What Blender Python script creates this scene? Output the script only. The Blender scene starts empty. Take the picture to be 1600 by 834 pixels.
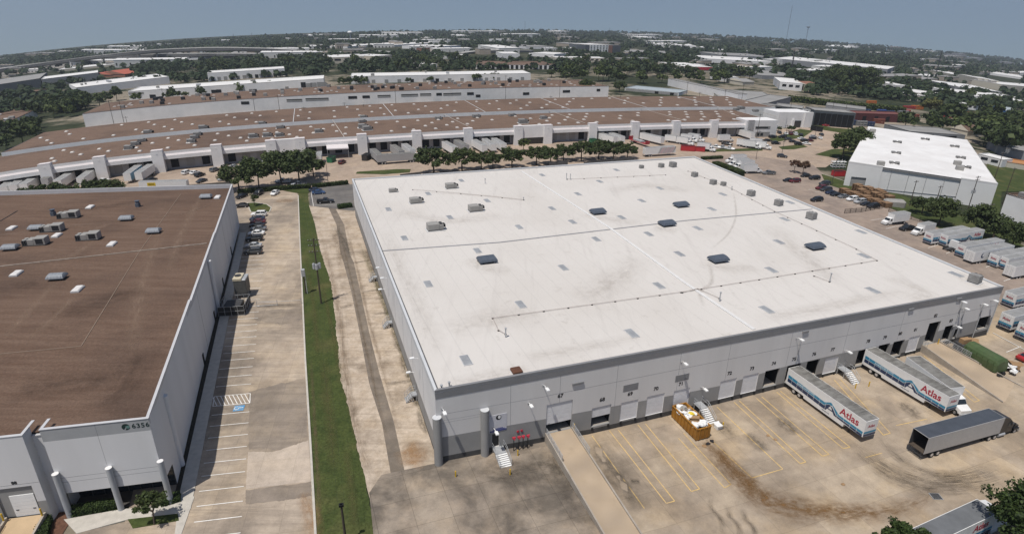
import bpy, bmesh, math, random
import numpy as np
from mathutils import Vector, Matrix
random.seed(7)
rnd = random.Random(11)
scene = bpy.context.scene
COL = scene.collection
PI = math.pi
R = math.radians

# ---------------------------------------------------------------- survey: camera, terrain, sight lines
FPX, YH, ROLL, CH = 940.0, 18.0, 0.8, 60.0
_p = math.atan((417 - YH) / FPX); _r = math.radians(ROLL)
CF = (0, math.cos(_p), -math.sin(_p)); _U = (0, math.sin(_p), math.cos(_p)); _R0 = (1, 0, 0)
CR = tuple(a * math.cos(_r) + b * math.sin(_r) for a, b in zip(_R0, _U))
CU = tuple(-a * math.sin(_r) + b * math.cos(_r) for a, b in zip(_R0, _U))
MA = (-10.3, 69.0); MBp = (99.2, 110.7)            # front corners of the white warehouse
_L = math.hypot(MBp[0] - MA[0], MBp[1] - MA[1])
UX, UY = (MBp[0] - MA[0]) / _L, (MBp[1] - MA[1]) / _L
NX, NY = UY, -UX                                    # outward normal of its dock front
FANG = math.atan2(UY, UX)                           # direction of the dock front
NANG = math.atan2(NY, NX)
COURT = [(-8, 0), (0, -.2), (17, -1.1), (24, -1.7), (48, -1.95), (74, -1.6), (92, -1.35), (119, -.5), (135, 0)]

def lerp(a, b, t): return a + (b - a) * t
def interp(tab, x):
    if x <= tab[0][0]: return tab[0][1]
    for (a, b), (c, d) in zip(tab, tab[1:]):
        if x <= c: return lerp(b, d, (x - a) / (c - a))
    return tab[-1][1]
def sstep(a, b, x):
    t = min(1, max(0, (x - a) / (b - a))); return t * t * (3 - 2 * t)

def zt(x, y):
    """height of the ground: truck court dips towards the docks, land falls away far off"""
    r = math.hypot(x, y)
    z = 0.0
    u = (x - MA[0]) * UX + (y - MA[1]) * UY
    v = (x - MA[0]) * NX + (y - MA[1]) * NY
    if -8 < u < 135 and v > -14:
        z += interp(COURT, u) * sstep(-14, -4, v)
    if r > 140:
        u2 = 1.0 if y <= 1 else min(1.0, (x / y) ** 2)
        if x > 0: u2 *= .9
        z -= r * .044 * (1 - math.exp(-(r - 140) / 90)) * u2
        if r > 300: z -= r * .014 * (1 - math.exp(-(r - 300) / 1500))
    return z

def ray(px, py):
    a = (px - 800) / FPX; b = -(py - 417) / FPX
    return tuple(f + a * r + b * u for f, r, u in zip(CF, CR, CU))
def G(px, py, z=0.0):
    """where the sight line of a photo pixel meets the ground (or z above it)"""
    d = ray(px, py)
    f = lambda t: CH + t * d[2] - zt(t * d[0], t * d[1]) - z
    t = 30.0
    while f(t) > 0:
        t *= 1.02
        if t > 9000: break
    a, b = t / 1.02, t
    for i in range(26):
        m = (a + b) / 2
        if f(m) > 0: a = m
        else: b = m
    return (b * d[0], b * d[1], CH + b * d[2])
def PR(P):
    v = (P[0], P[1], P[2] - CH); dot = lambda a, b: sum(i * j for i, j in zip(a, b))
    w = dot(v, CF); return (800 + FPX * dot(v, CR) / w, 417 - FPX * dot(v, CU) / w)
def upz(py, x, y):
    """height of the point above (x, y) seen at picture row py"""
    lo, hi = -300., 500.
    for i in range(44):
        m = (lo + hi) / 2
        if PR((x, y, m))[1] > py: lo = m
        else: hi = m
    return lo
def plane_hit(px, py, o, n):
    d = ray(px, py)
    t = (o[0] * n[0] + o[1] * n[1]) / (d[0] * n[0] + d[1] * n[1])
    return (t * d[0], t * d[1], CH + t * d[2])

# ---------------------------------------------------------------- materials
MATS = {}
def _nt(name):
    m = bpy.data.materials.new(name); m.use_nodes = True
    nt = m.node_tree; b = nt.nodes['Principled BSDF']
    return m, nt, b
def N(nt, t, **kw):
    n = nt.nodes.new(t)
    for k, v in kw.items():
        if k.startswith('i_'):
            n.inputs[k[2:].replace('_', ' ')].default_value = v
        else: setattr(n, k, v)
    return n
def _mix(nt, fac, a, b, mode='MIX'):
    n = nt.nodes.new('ShaderNodeMix'); n.data_type = 'RGBA'; n.blend_type = mode
    for s, v in ((0, fac), (6, a), (7, b)):
        if isinstance(v, (int, float)): n.inputs[s].default_value = v
        elif isinstance(v, tuple): n.inputs[s].default_value = (*v, 1)[:4]
        else: nt.links.new(v, n.inputs[s])
    return n.outputs[2]
def _ramp(nt, src, lo, hi, a=0., b=1.):
    n = nt.nodes.new('ShaderNodeMapRange'); n.inputs[1].default_value = lo; n.inputs[2].default_value = hi
    n.inputs[3].default_value = a; n.inputs[4].default_value = b
    nt.links.new(src, n.inputs[0]); return n.outputs[0]
def _math(nt, op, a, b=0.0, c=None):
    n = nt.nodes.new('ShaderNodeMath'); n.operation = op
    for i, v in enumerate((a, b) if c is None else (a, b, c)):
        if isinstance(v, (int, float)): n.inputs[i].default_value = v
        else: nt.links.new(v, n.inputs[i])
    return n.outputs[0]
def _pos(nt, rot=0.0, scale=(1, 1, 1), obj=False):
    if obj: src = nt.nodes.new('ShaderNodeTexCoord').outputs['Object']
    else: src = nt.nodes.new('ShaderNodeNewGeometry').outputs['Position']
    mp = nt.nodes.new('ShaderNodeMapping'); mp.vector_type = 'POINT'
    mp.inputs['Rotation'].default_value = (0, 0, -rot); mp.inputs['Scale'].default_value = scale
    nt.links.new(src, mp.inputs['Vector']); return mp.outputs[0]
def _noise(nt, vec, scale, detail=4, rough=.55, dist=0.0):
    n = N(nt, 'ShaderNodeTexNoise'); n.inputs['Scale'].default_value = scale; n.inputs['Detail'].default_value = detail
    n.inputs['Roughness'].default_value = rough; n.inputs['Distortion'].default_value = dist
    nt.links.new(vec, n.inputs['Vector']); return n.outputs['Fac']
def mat(name, c, rough=.7, var=.12, scale=.8, metal=0., spec=.3, obj=True, rot=0., stretch=(1, 1, 1), c2=None, amt=.5, scale2=.15, bump=0.):
    """painted, rusted or plain surface: base colour, fine mottle and an optional second tone in patches"""
    if name in MATS: return MATS[name]
    m, nt, b = _nt(name)
    v = _pos(nt, rot, stretch, obj)
    n1 = _noise(nt, v, scale, 5)
    f = _ramp(nt, n1, .3, .7, 1 - var, 1 + var)
    col = _mix(nt, 1.0, (*c, 1), (1, 1, 1, 1), 'MULTIPLY')
    mul = nt.nodes.new('ShaderNodeVectorMath'); mul.operation = 'SCALE'
    if c2 is not None:
        n2 = _noise(nt, v, scale2, 6, .6)
        k = _ramp(nt, n2, .5 - .12, .5 + .2, 0, amt)
        col = _mix(nt, k, (*c, 1), (*c2, 1))
    nt.links.new(col, mul.inputs[0]); nt.links.new(f, mul.inputs['Scale'])
    nt.links.new(mul.outputs[0], b.inputs['Base Color'])
    b.inputs['Roughness'].default_value = rough; b.inputs['Metallic'].default_value = metal
    b.inputs['Specular IOR Level'].default_value = spec
    if bump:
        bp = N(nt, 'ShaderNodeBump'); bp.inputs['Strength'].default_value = bump; bp.inputs['Distance'].default_value = .05
        nt.links.new(n1, bp.inputs['Height']); nt.links.new(bp.outputs[0], b.inputs['Normal'])
    MATS[name] = m; return m
def paved(name, c, dark, warm, rot=FANG, slab=5.0, joint=.45, s1=.11, s2=.5, amt=.75, wamt=.5, thr=.5, streak=0.):
    """concrete paving: slab joints, dark traffic stains, warm silt, fine grain"""
    if name in MATS: return MATS[name]
    m, nt, b = _nt(name)
    v = _pos(nt, rot)
    big = _noise(nt, v, s1, 7, .62, .3)
    mid = _noise(nt, v, s2, 6, .65)
    fine = _noise(nt, v, 5.0, 4, .7)
    k1 = _ramp(nt, big, thr - .06, thr + .16, 0, amt)
    v2 = _pos(nt, rot + .5, (1, 1, 1))
    wn = _noise(nt, v2, s1 * 1.7, 5, .6)
    k2 = _ramp(nt, wn, .45, .65, 0, wamt)
    col = _mix(nt, k2, (*c, 1), (*warm, 1))
    brk = N(nt, 'ShaderNodeTexBrick'); nt.links.new(v, brk.inputs['Vector'])
    brk.offset = 0.0; brk.inputs['Scale'].default_value = 1.0
    brk.inputs['Brick Width'].default_value = slab; brk.inputs['Row Height'].default_value = slab
    brk.inputs['Mortar Size'].default_value = .045; brk.inputs['Mortar Smooth'].default_value = .6
    brk.inputs['Color1'].default_value = (1.0, 1, 1, 1); brk.inputs['Color2'].default_value = (.88, .88, .9, 1)
    brk.inputs['Mortar'].default_value = (1 - joint, 1 - joint, 1 - joint, 1)
    col = _mix(nt, k1, col, (*dark, 1))
    col = _mix(nt, 1.0, col, brk.outputs['Color'], 'MULTIPLY')
    if streak:
        sv = _pos(nt, rot, (.05, 1, 1)); sn = _noise(nt, sv, .9, 6, .7)
        col = _mix(nt, _ramp(nt, sn, .48, .72, 0, streak), col, (*dark, 1))
    mul = nt.nodes.new('ShaderNodeVectorMath'); mul.operation = 'SCALE'
    g = _math(nt, 'ADD', _ramp(nt, mid, .3, .7, .84, 1.14), _ramp(nt, fine, .3, .7, -.08, .08))
    nt.links.new(col, mul.inputs[0]); nt.links.new(g, mul.inputs['Scale'])
    nt.links.new(mul.outputs[0], b.inputs['Base Color'])
    b.inputs['Roughness'].default_value = .9; b.inputs['Specular IOR Level'].default_value = .15
    MATS[name] = m; return m
def glassy(name, c=(.02, .025, .03), rough=.08):
    return mat(name, c, rough, .05, spec=.6)

# ---------------------------------------------------------------- mesh building
class Mesh:
    """collects faces; build() links them as ONE mesh object"""
    def __init__(s): s.v = []; s.f = []; s.m = []; s.mats = []; s.smooth = []
    def mi(s, m):
        if m not in s.mats: s.mats.append(m)
        return s.mats.index(m)
    def face(s, pts, m, smooth=False):
        i = len(s.v); s.v += [tuple(p) for p in pts]; s.f.append(tuple(range(i, i + len(pts)))); s.m.append(s.mi(m)); s.smooth.append(smooth)
    def idx(s, verts, faces, m, smooth=False):
        i = len(s.v); s.v += [tuple(p) for p in verts]; k = s.mi(m)
        for f in faces: s.f.append(tuple(a + i for a in f)); s.m.append(k); s.smooth.append(smooth)
    def prism(s, poly, z0, z1, m, mtop=None, bottom=True):
        """vertical prism; z0 / z1 numbers or per-vertex lists"""
        n = len(poly); a = z0 if isinstance(z0, (list, tuple)) else [z0] * n; b = z1 if isinstance(z1, (list, tuple)) else [z1] * n
        lo = [(p[0], p[1], a[i]) for i, p in enumerate(poly)]; hi = [(p[0], p[1], b[i]) for i, p in enumerate(poly)]
        ar = sum(poly[i][0] * poly[(i + 1) % n][1] - poly[(i + 1) % n][0] * poly[i][1] for i in range(n))
        if ar < 0: lo.reverse(); hi.reverse()
        for i in range(n):
            j = (i + 1) % n; s.face([lo[i], lo[j], hi[j], hi[i]], m)
        s.face(hi, mtop or m)
        if bottom: s.face(lo[::-1], m)
    def box(s, x0, x1, y0, y1, z0, z1, m, mtop=None):
        s.prism([(x0, y0), (x1, y0), (x1, y1), (x0, y1)], z0, z1, m, mtop)
    def bevbox(s, x0, x1, y0, y1, z0, z1, b, m):
        """box with chamfered top edges and vertical corners"""
        def ring(i, z): return [(x0 + i + b, y0 + i, z), (x1 - i - b, y0 + i, z), (x1 - i, y0 + i + b, z), (x1 - i, y1 - i - b, z), (x1 - i - b, y1 - i, z), (x0 + i + b, y1 - i, z), (x0 + i, y1 - i - b, z), (x0 + i, y0 + i + b, z)]
        a, c, d = ring(0, z0), ring(0, z1 - b), ring(b, z1)
        s.loft([a, c, d], m, cap=True)
    def loft(s, rings, m, cap=True, smooth=False, closed=True):
        n = len(rings[0]); v = [p for r in rings for p in r]; f = []
        for k in range(len(rings) - 1):
            for i in range(n if closed else n - 1):
                j = (i + 1) % n; f.append((k * n + i, k * n + j, (k + 1) * n + j, (k + 1) * n + i))
        s.idx(v, f, m, smooth)
        if cap: s.face(rings[0][::-1], m); s.face(rings[-1], m)
    def tube(s, a, b, r, m, n=6, r2=None, cap=True, smooth=True):
        a = Vector(a); b = Vector(b); d = (b - a)
        if d.length < 1e-6: return
        d.normalize(); x = d.orthogonal().normalized(); y = d.cross(x); r2 = r if r2 is None else r2
        ra = [a + (x * math.cos(2 * PI * i / n) + y * math.sin(2 * PI * i / n)) * r for i in range(n)]
        rb = [b + (x * math.cos(2 * PI * i / n) + y * math.sin(2 * PI * i / n)) * r2 for i in range(n)]
        s.loft([ra, rb], m, cap, smooth)
    def beam(s, a, b, w, h, m):
        """rectangular bar from a to b, w wide, h high"""
        a = Vector(a); b = Vector(b); d = (b - a).normalized(); x = d.cross(Vector((0, 0, 1)))
        x = x.normalized() if x.length > 1e-4 else Vector((1, 0, 0)); z = x.cross(d)
        q = [(-.5, -.5), (.5, -.5), (.5, .5), (-.5, .5)]
        s.loft([[a + x * w * i + z * h * j for i, j in q], [b + x * w * i + z * h * j for i, j in q]], m)
    def wheel(s, x, y, z, r, w, m, mh, n=14, ax='y'):
        rr = []
        for yy, k in ((-w / 2, .86), (-w / 2 + .03, 1), (w / 2 - .03, 1), (w / 2, .86)):
            rr.append([(x + r * k * math.cos(2 * PI * i / n), y + yy, z + r * k * math.sin(2 * PI * i / n)) for i in range(n)])
        s.loft(rr, m, cap=True)
        for sg in (-1, 1):
            o = y + sg * (w / 2 + .004)
            q = [(x + r * .58 * math.cos(2 * PI * i / n), o, z + r * .58 * math.sin(2 * PI * i / n)) for i in range(n)]
            s.face(q, mh)
    def build(s, name, parent=None, loc=None, rz=0., **tags):
        me = bpy.data.meshes.new(name); me.from_pydata(s.v, [], s.f)
        for m in s.mats: me.materials.append(m)
        if len(s.mats) > 1: me.polygons.foreach_set('material_index', s.m)
        if any(s.smooth): me.polygons.foreach_set('use_smooth', s.smooth)
        me.update()
        o = bpy.data.objects.new(name, me); COL.objects.link(o)
        if parent is not None: o.parent = parent
        if loc is not None: o.location = loc; o.rotation_euler = (0, 0, rz)
        tag(o, **tags); return o
def tag(o, label=None, cat=None, group=None, kind=None):
    for k, v in (('label', label), ('category', cat), ('group', group), ('kind', kind)):
        if v: o[k] = v
    return o
def thing(name, label, cat, loc=(0, 0, 0), rz=0., group=None):
    o = bpy.data.objects.new(name, None); COL.objects.link(o); o.empty_display_size = .5
    o.location = loc; o.rotation_euler = (0, 0, rz); tag(o, label, cat, group); return o
KIDS = {}
def dup(root, loc, rz, label, group=None, scale=None):
    """a copy of a thing with copies of its parts and sub-parts (meshes shared)"""
    if root.name not in KIDS: KIDS[root.name] = [(c, list(c.children)) for c in root.children]
    r = root.copy(); COL.objects.link(r); r.location = loc; r.rotation_euler = (0, 0, rz); r['label'] = label
    if scale is not None: r.scale = (scale,) * 3 if isinstance(scale, (int, float)) else scale
    if group: r['group'] = group
    for c, sub in KIDS[root.name]:
        k = c.copy(); COL.objects.link(k); k.parent = r
        for g in sub:
            d = g.copy(); COL.objects.link(d); d.parent = k
    return r
def text(s, size, m, name='lettering', parent=None, origin=(0, 0, 0), right=(1, 0, 0), up=(0, 0, 1), bold=.0, depth=.01, shear=0., align='CENTER', spacing=1.0):
    """raised lettering lying in the plane of right / up"""
    cu = bpy.data.curves.new('lettering', 'FONT'); cu.body = s; cu.size = size; cu.align_x = align; cu.align_y = 'CENTER'
    cu.extrude = depth; cu.offset = bold; cu.shear = shear; cu.resolution_u = 3; cu.space_character = spacing
    t = bpy.data.objects.new('lettering', cu)
    me = bpy.data.meshes.new_from_object(t); bpy.data.objects.remove(t); bpy.data.curves.remove(cu)
    rx = Vector(right).normalized(); u = Vector(up).normalized(); n = rx.cross(u); o = Vector(origin)
    me.transform(Matrix(((rx.x, u.x, n.x, o.x), (rx.y, u.y, n.y, o.y), (rx.z, u.z, n.z, o.z), (0, 0, 0, 1))))
    me.materials.clear(); me.materials.append(m); me.name = name
    ob = bpy.data.objects.new(name, me); COL.objects.link(ob)
    if parent is not None: ob.parent = parent
    return ob
class Frame:
    """local building frame: u along the front, v inwards, z up"""
    def __init__(s, o, ang, z=0.): s.o = o; s.a = ang; s.c = math.cos(ang); s.s = math.sin(ang); s.z = z
    def P(s, u, v, z=0.): return (s.o[0] + u * s.c - v * s.s, s.o[1] + u * s.s + v * s.c, s.z + z)
    def L(s, p):
        x, y = p[0] - s.o[0], p[1] - s.o[1]; q = (x * s.c + y * s.s, -x * s.s + y * s.c)
        return q if len(p) < 3 else (*q, p[2] - s.z)
    def loc(s): return (s.o[0], s.o[1], s.z)
    def front(s, px, py, v=0.):
        """(u, z) of a photo pixel on the front plane (v metres inwards)"""
        o = s.P(0, v); h = plane_hit(px, py, o, (-s.s, s.c)); q = s.L(h); return (q[0], q[2])
    def side(s, px, py, u=0.):
        o = s.P(u, 0); h = plane_hit(px, py, o, (s.c, s.s)); q = s.L(h); return (q[1], q[2])
    def at(s, px, py, z):
        """(u, v) of a photo pixel on the level z metres above the frame"""
        d = ray(px, py); t = (z + s.z - CH) / d[2]; return s.L((d[0] * t, d[1] * t))

# ---------------------------------------------------------------- shared materials
WHITE = mat('white_paint', (.72, .72, .71), .55, .05)
WALLW = mat('white_wall_paint', (.70, .69, .68), .75, .05, .3, c2=(.55, .54, .53), amt=.35, scale2=.12, obj=False)
WALLG = mat('pale_grey_wall_paint', (.63, .625, .625), .8, .05, .25, c2=(.54, .535, .53), amt=.6, scale2=.5, obj=False, stretch=(1, 1, .07))
WALLM = mat('warehouse_grey_wall_paint', (.60, .585, .57), .8, .05, .25, c2=(.51, .495, .48), amt=.6, scale2=.5, obj=False, stretch=(1, 1, .07))
BANDG = mat('mid_grey_wall_paint', (.28, .275, .265), .8, .07, .4, c2=(.2, .2, .2), amt=.5, obj=False)
PLINTH = mat('dark_grey_plinth_paint', (.055, .055, .055), .85, .2, .8, c2=(.1, .095, .09), amt=.6, scale2=.5, obj=False)
CAPG = mat('grey_parapet_metal', (.20, .20, .205), .55, .06, .5, obj=False)
GALV = mat('galvanised_steel', (.42, .43, .44), .5, .12, 2.0, metal=.3)
STEEL = mat('dark_steel', (.05, .05, .052), .6, .2)
BLACK = mat('black_paint', (.012, .012, .013), .5, .1)
RUBBER = mat('black_rubber', (.018, .018, .018), .85, .2)
HUB = mat('bright_wheel_hub', (.55, .55, .56), .35, .1, metal=.5)
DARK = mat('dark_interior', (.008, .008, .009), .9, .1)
GLASS = glassy('dark_glass')
DOORW = mat('pale_door_panel', (.62, .62, .63), .6, .06, 1.0)
YELLOW = mat('yellow_paint', (.55, .35, .03), .6, .12, 3.0)
LINEY = mat('yellow_line_paint', (.60, .41, .15), .85, .18, 2.5, c2=(.46, .34, .2), amt=.75, scale2=.9, obj=False)
LINEW = mat('white_line_paint', (.76, .74, .70), .85, .12, 2.5, c2=(.5, .45, .38), amt=.45, scale2=.7, obj=False)
CONC = mat('bare_concrete', (.36, .32, .27), .9, .12, .9, c2=(.25, .215, .18), amt=.7, scale2=.35, obj=False)
CURB = mat('kerb_concrete', (.45, .42, .37), .9, .12, 1.2, obj=False)
WOOD = mat('weathered_pole_wood', (.07, .055, .042), .9, .2, 2.)
# ---------------------------------------------------------------- the ground and everything painted on it
HAZE, EXPO = 1.3e-4, 0.0
def ground_material():
    m, nt, b = _nt('open_ground')
    v = _pos(nt)
    n1 = _noise(nt, v, .006, 6, .6); n2 = _noise(nt, v, .05, 6, .65); n3 = _noise(nt, v, .6, 5, .7)
    g = _mix(nt, _ramp(nt, n2, .35, .65), (.02, .028, .014, 1), (.045, .05, .026, 1))
    t = _mix(nt, _ramp(nt, n3, .3, .7), (.26, .215, .165, 1), (.34, .29, .23, 1))
    k = _math(nt, 'MULTIPLY', _ramp(nt, n1, .44, .5), _ramp(nt, n2, .4, .52))
    ln = nt.nodes.new('ShaderNodeVectorMath'); ln.operation = 'LENGTH'; nt.links.new(v, ln.inputs[0])
    k = _math(nt, 'MULTIPLY', k, _ramp(nt, ln.outputs['Value'], 500, 1100, .9, .06))
    col = _mix(nt, k, g, t)
    nt.links.new(col, b.inputs['Base Color']); b.inputs['Roughness'].default_value = .95; b.inputs['Specular IOR Level'].default_value = .1
    return m
GROUND = ground_material()
def grass_material(name, c1, c2, c3, s=.35):
    m, nt, b = _nt(name)
    v = _pos(nt); n1 = _noise(nt, v, s, 6, .65); n2 = _noise(nt, v, 2.5, 5, .75); n3 = _noise(nt, v, .12, 4, .5)
    col = _mix(nt, _ramp(nt, n1, .35, .65), (*c1, 1), (*c2, 1))
    col = _mix(nt, _ramp(nt, n3, .52, .72, 0, .6), col, (*c3, 1))
    mul = nt.nodes.new('ShaderNodeVectorMath'); mul.operation = 'SCALE'
    nt.links.new(col, mul.inputs[0]); nt.links.new(_ramp(nt, n2, .3, .7, .6, 1.4), mul.inputs['Scale'])
    nt.links.new(mul.outputs[0], b.inputs['Base Color']); b.inputs['Roughness'].default_value = .95; b.inputs['Specular IOR Level'].default_value = .1
    bp = N(nt, 'ShaderNodeBump'); bp.inputs['Strength'].default_value = .5; bp.inputs['Distance'].default_value = .1
    nt.links.new(n2, bp.inputs['Height']); nt.links.new(bp.outputs[0], b.inputs['Normal'])
    return m
GRASS = grass_material('mown_grass', (.038, .053, .017), (.062, .077, .024), (.12, .105, .045))
GRAVEL = paved('crushed_gravel', (.48, .40, .315), (.18, .14, .10), (.38, .30, .215), rot=R(15), slab=400, joint=0, s1=.16, s2=1.6, amt=.8, wamt=.8, thr=.55, streak=.5)
PATHM = paved('old_asphalt_path', (.185, .155, .125), (.11, .092, .072), (.27, .22, .165), rot=R(105), slab=6, joint=.3, s1=.3, amt=.5)
LOTM = paved('left_lot_concrete', (.43, .355, .275), (.18, .15, .12), (.45, .345, .225), rot=R(100), slab=4.6, joint=.25, s1=.07, amt=.8, wamt=.45, thr=.47, streak=.6)
YARDM = paved('stained_yard_concrete', (.33, .275, .215), (.105, .09, .075), (.40, .31, .215), slab=4.8, joint=.4, s1=.13, amt=.85, wamt=.5, thr=.44)
COURTM = paved('dock_court_concrete', (.405, .33, .245), (.21, .17, .13), (.44, .33, .205), slab=6, joint=.3, s1=.08, amt=.75, wamt=.65, thr=.47)
ROADM = paved('service_road_concrete', (.38, .30, .23), (.24, .19, .15), (.40, .30, .215), rot=R(18), slab=6, joint=.2, s1=.05, amt=.5, wamt=.5)
PINKM = paved('car_park_concrete', (.30, .24, .195), (.17, .14, .12), (.34, .26, .2), rot=R(15), slab=6, joint=.2, s1=.06, amt=.55, wamt=.5)
ASPH = paved('grey_asphalt', (.15, .14, .13), (.09, .085, .08), (.2, .18, .155), rot=FANG, slab=40, joint=0, s1=.12, amt=.5)

ASPH2 = paved('pale_highway_land', (.26, .24, .215), (.10, .10, .085), (.3, .26, .21), rot=0, slab=400, joint=0, s1=.02, s2=.08, amt=.8)
def ground_sheet():
    rs = [0.01] + list(np.arange(6, 300, 3.0)) + list(np.arange(300, 700, 8)) + list(np.geomspace(700, 3650, 70))
    az = list(np.arange(-64, 64.01, 1.0)) + list(np.arange(70, 291, 6.0))
    V, Fc = [], []
    n = len(az)
    for r in rs:
        for a in az:
            rr = r if abs(a) <= 64 else min(r, 900 + r * .05)
            x, y = rr * math.sin(R(a)), rr * math.cos(R(a)); V.append((x, y, zt(x, y)))
    for i in range(len(rs) - 1):
        for j in range(n):
            k = (j + 1) % n; Fc.append((i * n + k, i * n + j, (i + 1) * n + j, (i + 1) * n + k))
    m = Mesh(); m.idx(V, [f[::-1] for f in Fc], GROUND); return m.build('ground', kind='structure')
ground_sheet()

def drape_bm(poly, off, cell, zf=None):
    bm = bmesh.new(); vs = [bm.verts.new((x, y, 0)) for x, y in poly]; bm.faces.new(vs)
    xs = [p[0] for p in poly]; ys = [p[1] for p in poly]
    for ax, lo, hi in ((0, min(xs), max(xs)), (1, min(ys), max(ys))):
        k = math.ceil(lo / cell) * cell
        while k < hi:
            no = (1, 0, 0) if ax == 0 else (0, 1, 0); p = (k, 0, 0) if ax == 0 else (0, k, 0)
            bmesh.ops.bisect_plane(bm, geom=bm.verts[:] + bm.edges[:] + bm.faces[:], plane_co=p, plane_no=no)
            k += cell
    bmesh.ops.triangulate(bm, faces=bm.faces[:])
    for v in bm.verts: v.co.z = (zf or zt)(v.co.x, v.co.y) + off
    bm.normal_update()
    for f in bm.faces:
        if f.normal.z < 0: f.normal_flip()
    return bm
def drape(name, poly, m, off, cell=2.5, thick=0., **tags):
    """flat sheet lying on the ground (poly in metres)"""
    bm = drape_bm(poly, off, cell)
    if thick:
        e = [x for x in bm.edges if x.is_boundary]; g = bmesh.ops.extrude_edge_only(bm, edges=e)['geom']
        for v in g:
            if isinstance(v, bmesh.types.BMVert): v.co.z -= thick
    me = bpy.data.meshes.new(name); bm.to_mesh(me); bm.free(); me.materials.append(m)
    o = bpy.data.objects.new(name, me); COL.objects.link(o)
    tag(o, **(tags or {'kind': 'structure'})); return o
def pxpoly(pts): return [G(*p)[:2] for p in pts]

drape('parking_lot', pxpoly([(255, 860), (495, 860), (493, 834), (477, 560), (466, 306), (460, 296), (372, 297), (345, 330), (262, 600), (225, 700), (200, 800), (180, 860)]), LOTM, .06)
GS = pxpoly([(493, 860), (590, 860), (571, 754), (545, 640), (532, 592), (527, 530), (518, 444), (500, 390), (492, 350), (483, 322), (481, 300), (466, 300), (466, 306), (477, 560), (493, 834)])
def ragged(P_, a):
    q = random.Random(3); out = []
    for (x0, y0), (x1, y1) in zip(P_, P_[1:] + P_[:1]):
        n = max(1, int(math.hypot(x1 - x0, y1 - y0) / .7)); k = a if (x0 + x1) / 2 > (-36 + (65 - (y0 + y1) / 2) * .16) else 0
        for i in range(n): t = i / n; out.append((lerp(x0, x1, t) + q.uniform(-a, a) * (k > 0) + .5 * a * math.sin(y0 + i * .4) * (k > 0), lerp(y0, y1, t)))
    return out
drape('grass_strip', ragged(GS, .13), GRASS, .075, kind='structure')
drape('gravel_strip', pxpoly([(600, 860), (570, 750), (543, 640), (530, 592), (525, 530), (516, 444), (498, 390), (490, 350), (482, 321), (552, 318), (620, 420), (720, 700), (690, 724), (600, 748)]), GRAVEL, .065)
drape('asphalt_path', pxpoly([(512, 322), (522, 322), (538, 352), (546, 396), (553, 411), (563, 456), (577, 520), (592, 580), (616, 662), (634, 744), (612, 748), (597, 662), (577, 600), (564, 530), (549, 456), (537, 411), (532, 396), (526, 352)]), PATHM, .085)
drape('front_yard', pxpoly([(586, 860), (577, 770), (596, 742), (690, 722), (720, 700), (870, 660), (960, 860)]), YARDM, .09)
drape('truck_court', pxpoly([(868, 660), (1600, 470), (1800, 560), (1800, 860), (950, 860)]), COURTM, .08)
drape('highway_land', pxpoly([(-60, 131), (0, 122), (150, 103), (300, 93), (420, 87.5), (560, 86), (560, 82), (420, 83.5), (300, 88), (150, 96), (0, 112), (-60, 120)]), ASPH2, .5, 30)
drape('rear_road', pxpoly([(-160, 372), (100, 322), (200, 322), (300, 304), (372, 300), (470, 300), (640, 292), (1000, 262), (1090, 262), (1180, 262), (1290, 262), (1345, 226), (1330, 190), (1270, 190), (1250, 198), (1215, 204), (1000, 205), (650, 222), (340, 244), (76, 276), (-160, 318)]), ROADM, .10, 5)
drape('side_parking_lot', pxpoly([(1090, 262), (1080, 245), (1150, 240), (1270, 258), (1310, 292), (1375, 312), (1450, 335), (1500, 352), (1720, 430), (1800, 560), (1600, 500), (1500, 440)]), PINKM, .13, 4)
drape('rear_parking_lot', pxpoly([(484, 322), (484, 294), (600, 284), (640, 300), (552, 330)]), ASPH, .125, 4)
def grass_patch(pts, off=.17): drape('lawn', pxpoly(pts), GRASS, off, 4, kind='structure')
for p in ([(1273, 242), (1300, 233.7), (1345, 232), (1345, 262), (1322, 250)],
          [(1283, 272), (1300, 277), (1330, 287), (1335, 297), (1318, 297), (1290, 288)],
          [(1350, 300), (1400, 303), (1480, 330), (1540, 352), (1600, 385), (1600, 420), (1500, 372), (1440, 345), (1380, 322)],
          [(1545, 225), (1575, 225), (1600, 265), (1600, 300), (1565, 300), (1560, 350), (1535, 340)],
          [(1190, 222), (1215, 213), (1250, 202), (1270, 205), (1255, 215), (1215, 222)],
          [(1216, 230), (1252, 226), (1262, 230), (1240, 234), (1222, 234)],
          [(1090, 235), (1190, 232), (1192, 236), (1105, 238)],
          [(556, 272), (558, 269), (620, 265), (642, 265), (640, 270), (600, 273)],
          [(430, 296), (462, 294), (483, 292), (483, 302), (462, 302), (440, 298)],
          [(205, 298), (225, 297), (228, 304), (205, 303)],
          [(386, 318), (398, 317), (417, 320), (424, 325), (421, 332), (392, 332)],
          [(1150, 178), (1250, 190), (1300, 200), (1360, 205), (1420, 207), (1440, 212), (1350, 214), (1250, 198), (1180, 190)]):
    grass_patch(p)

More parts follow.
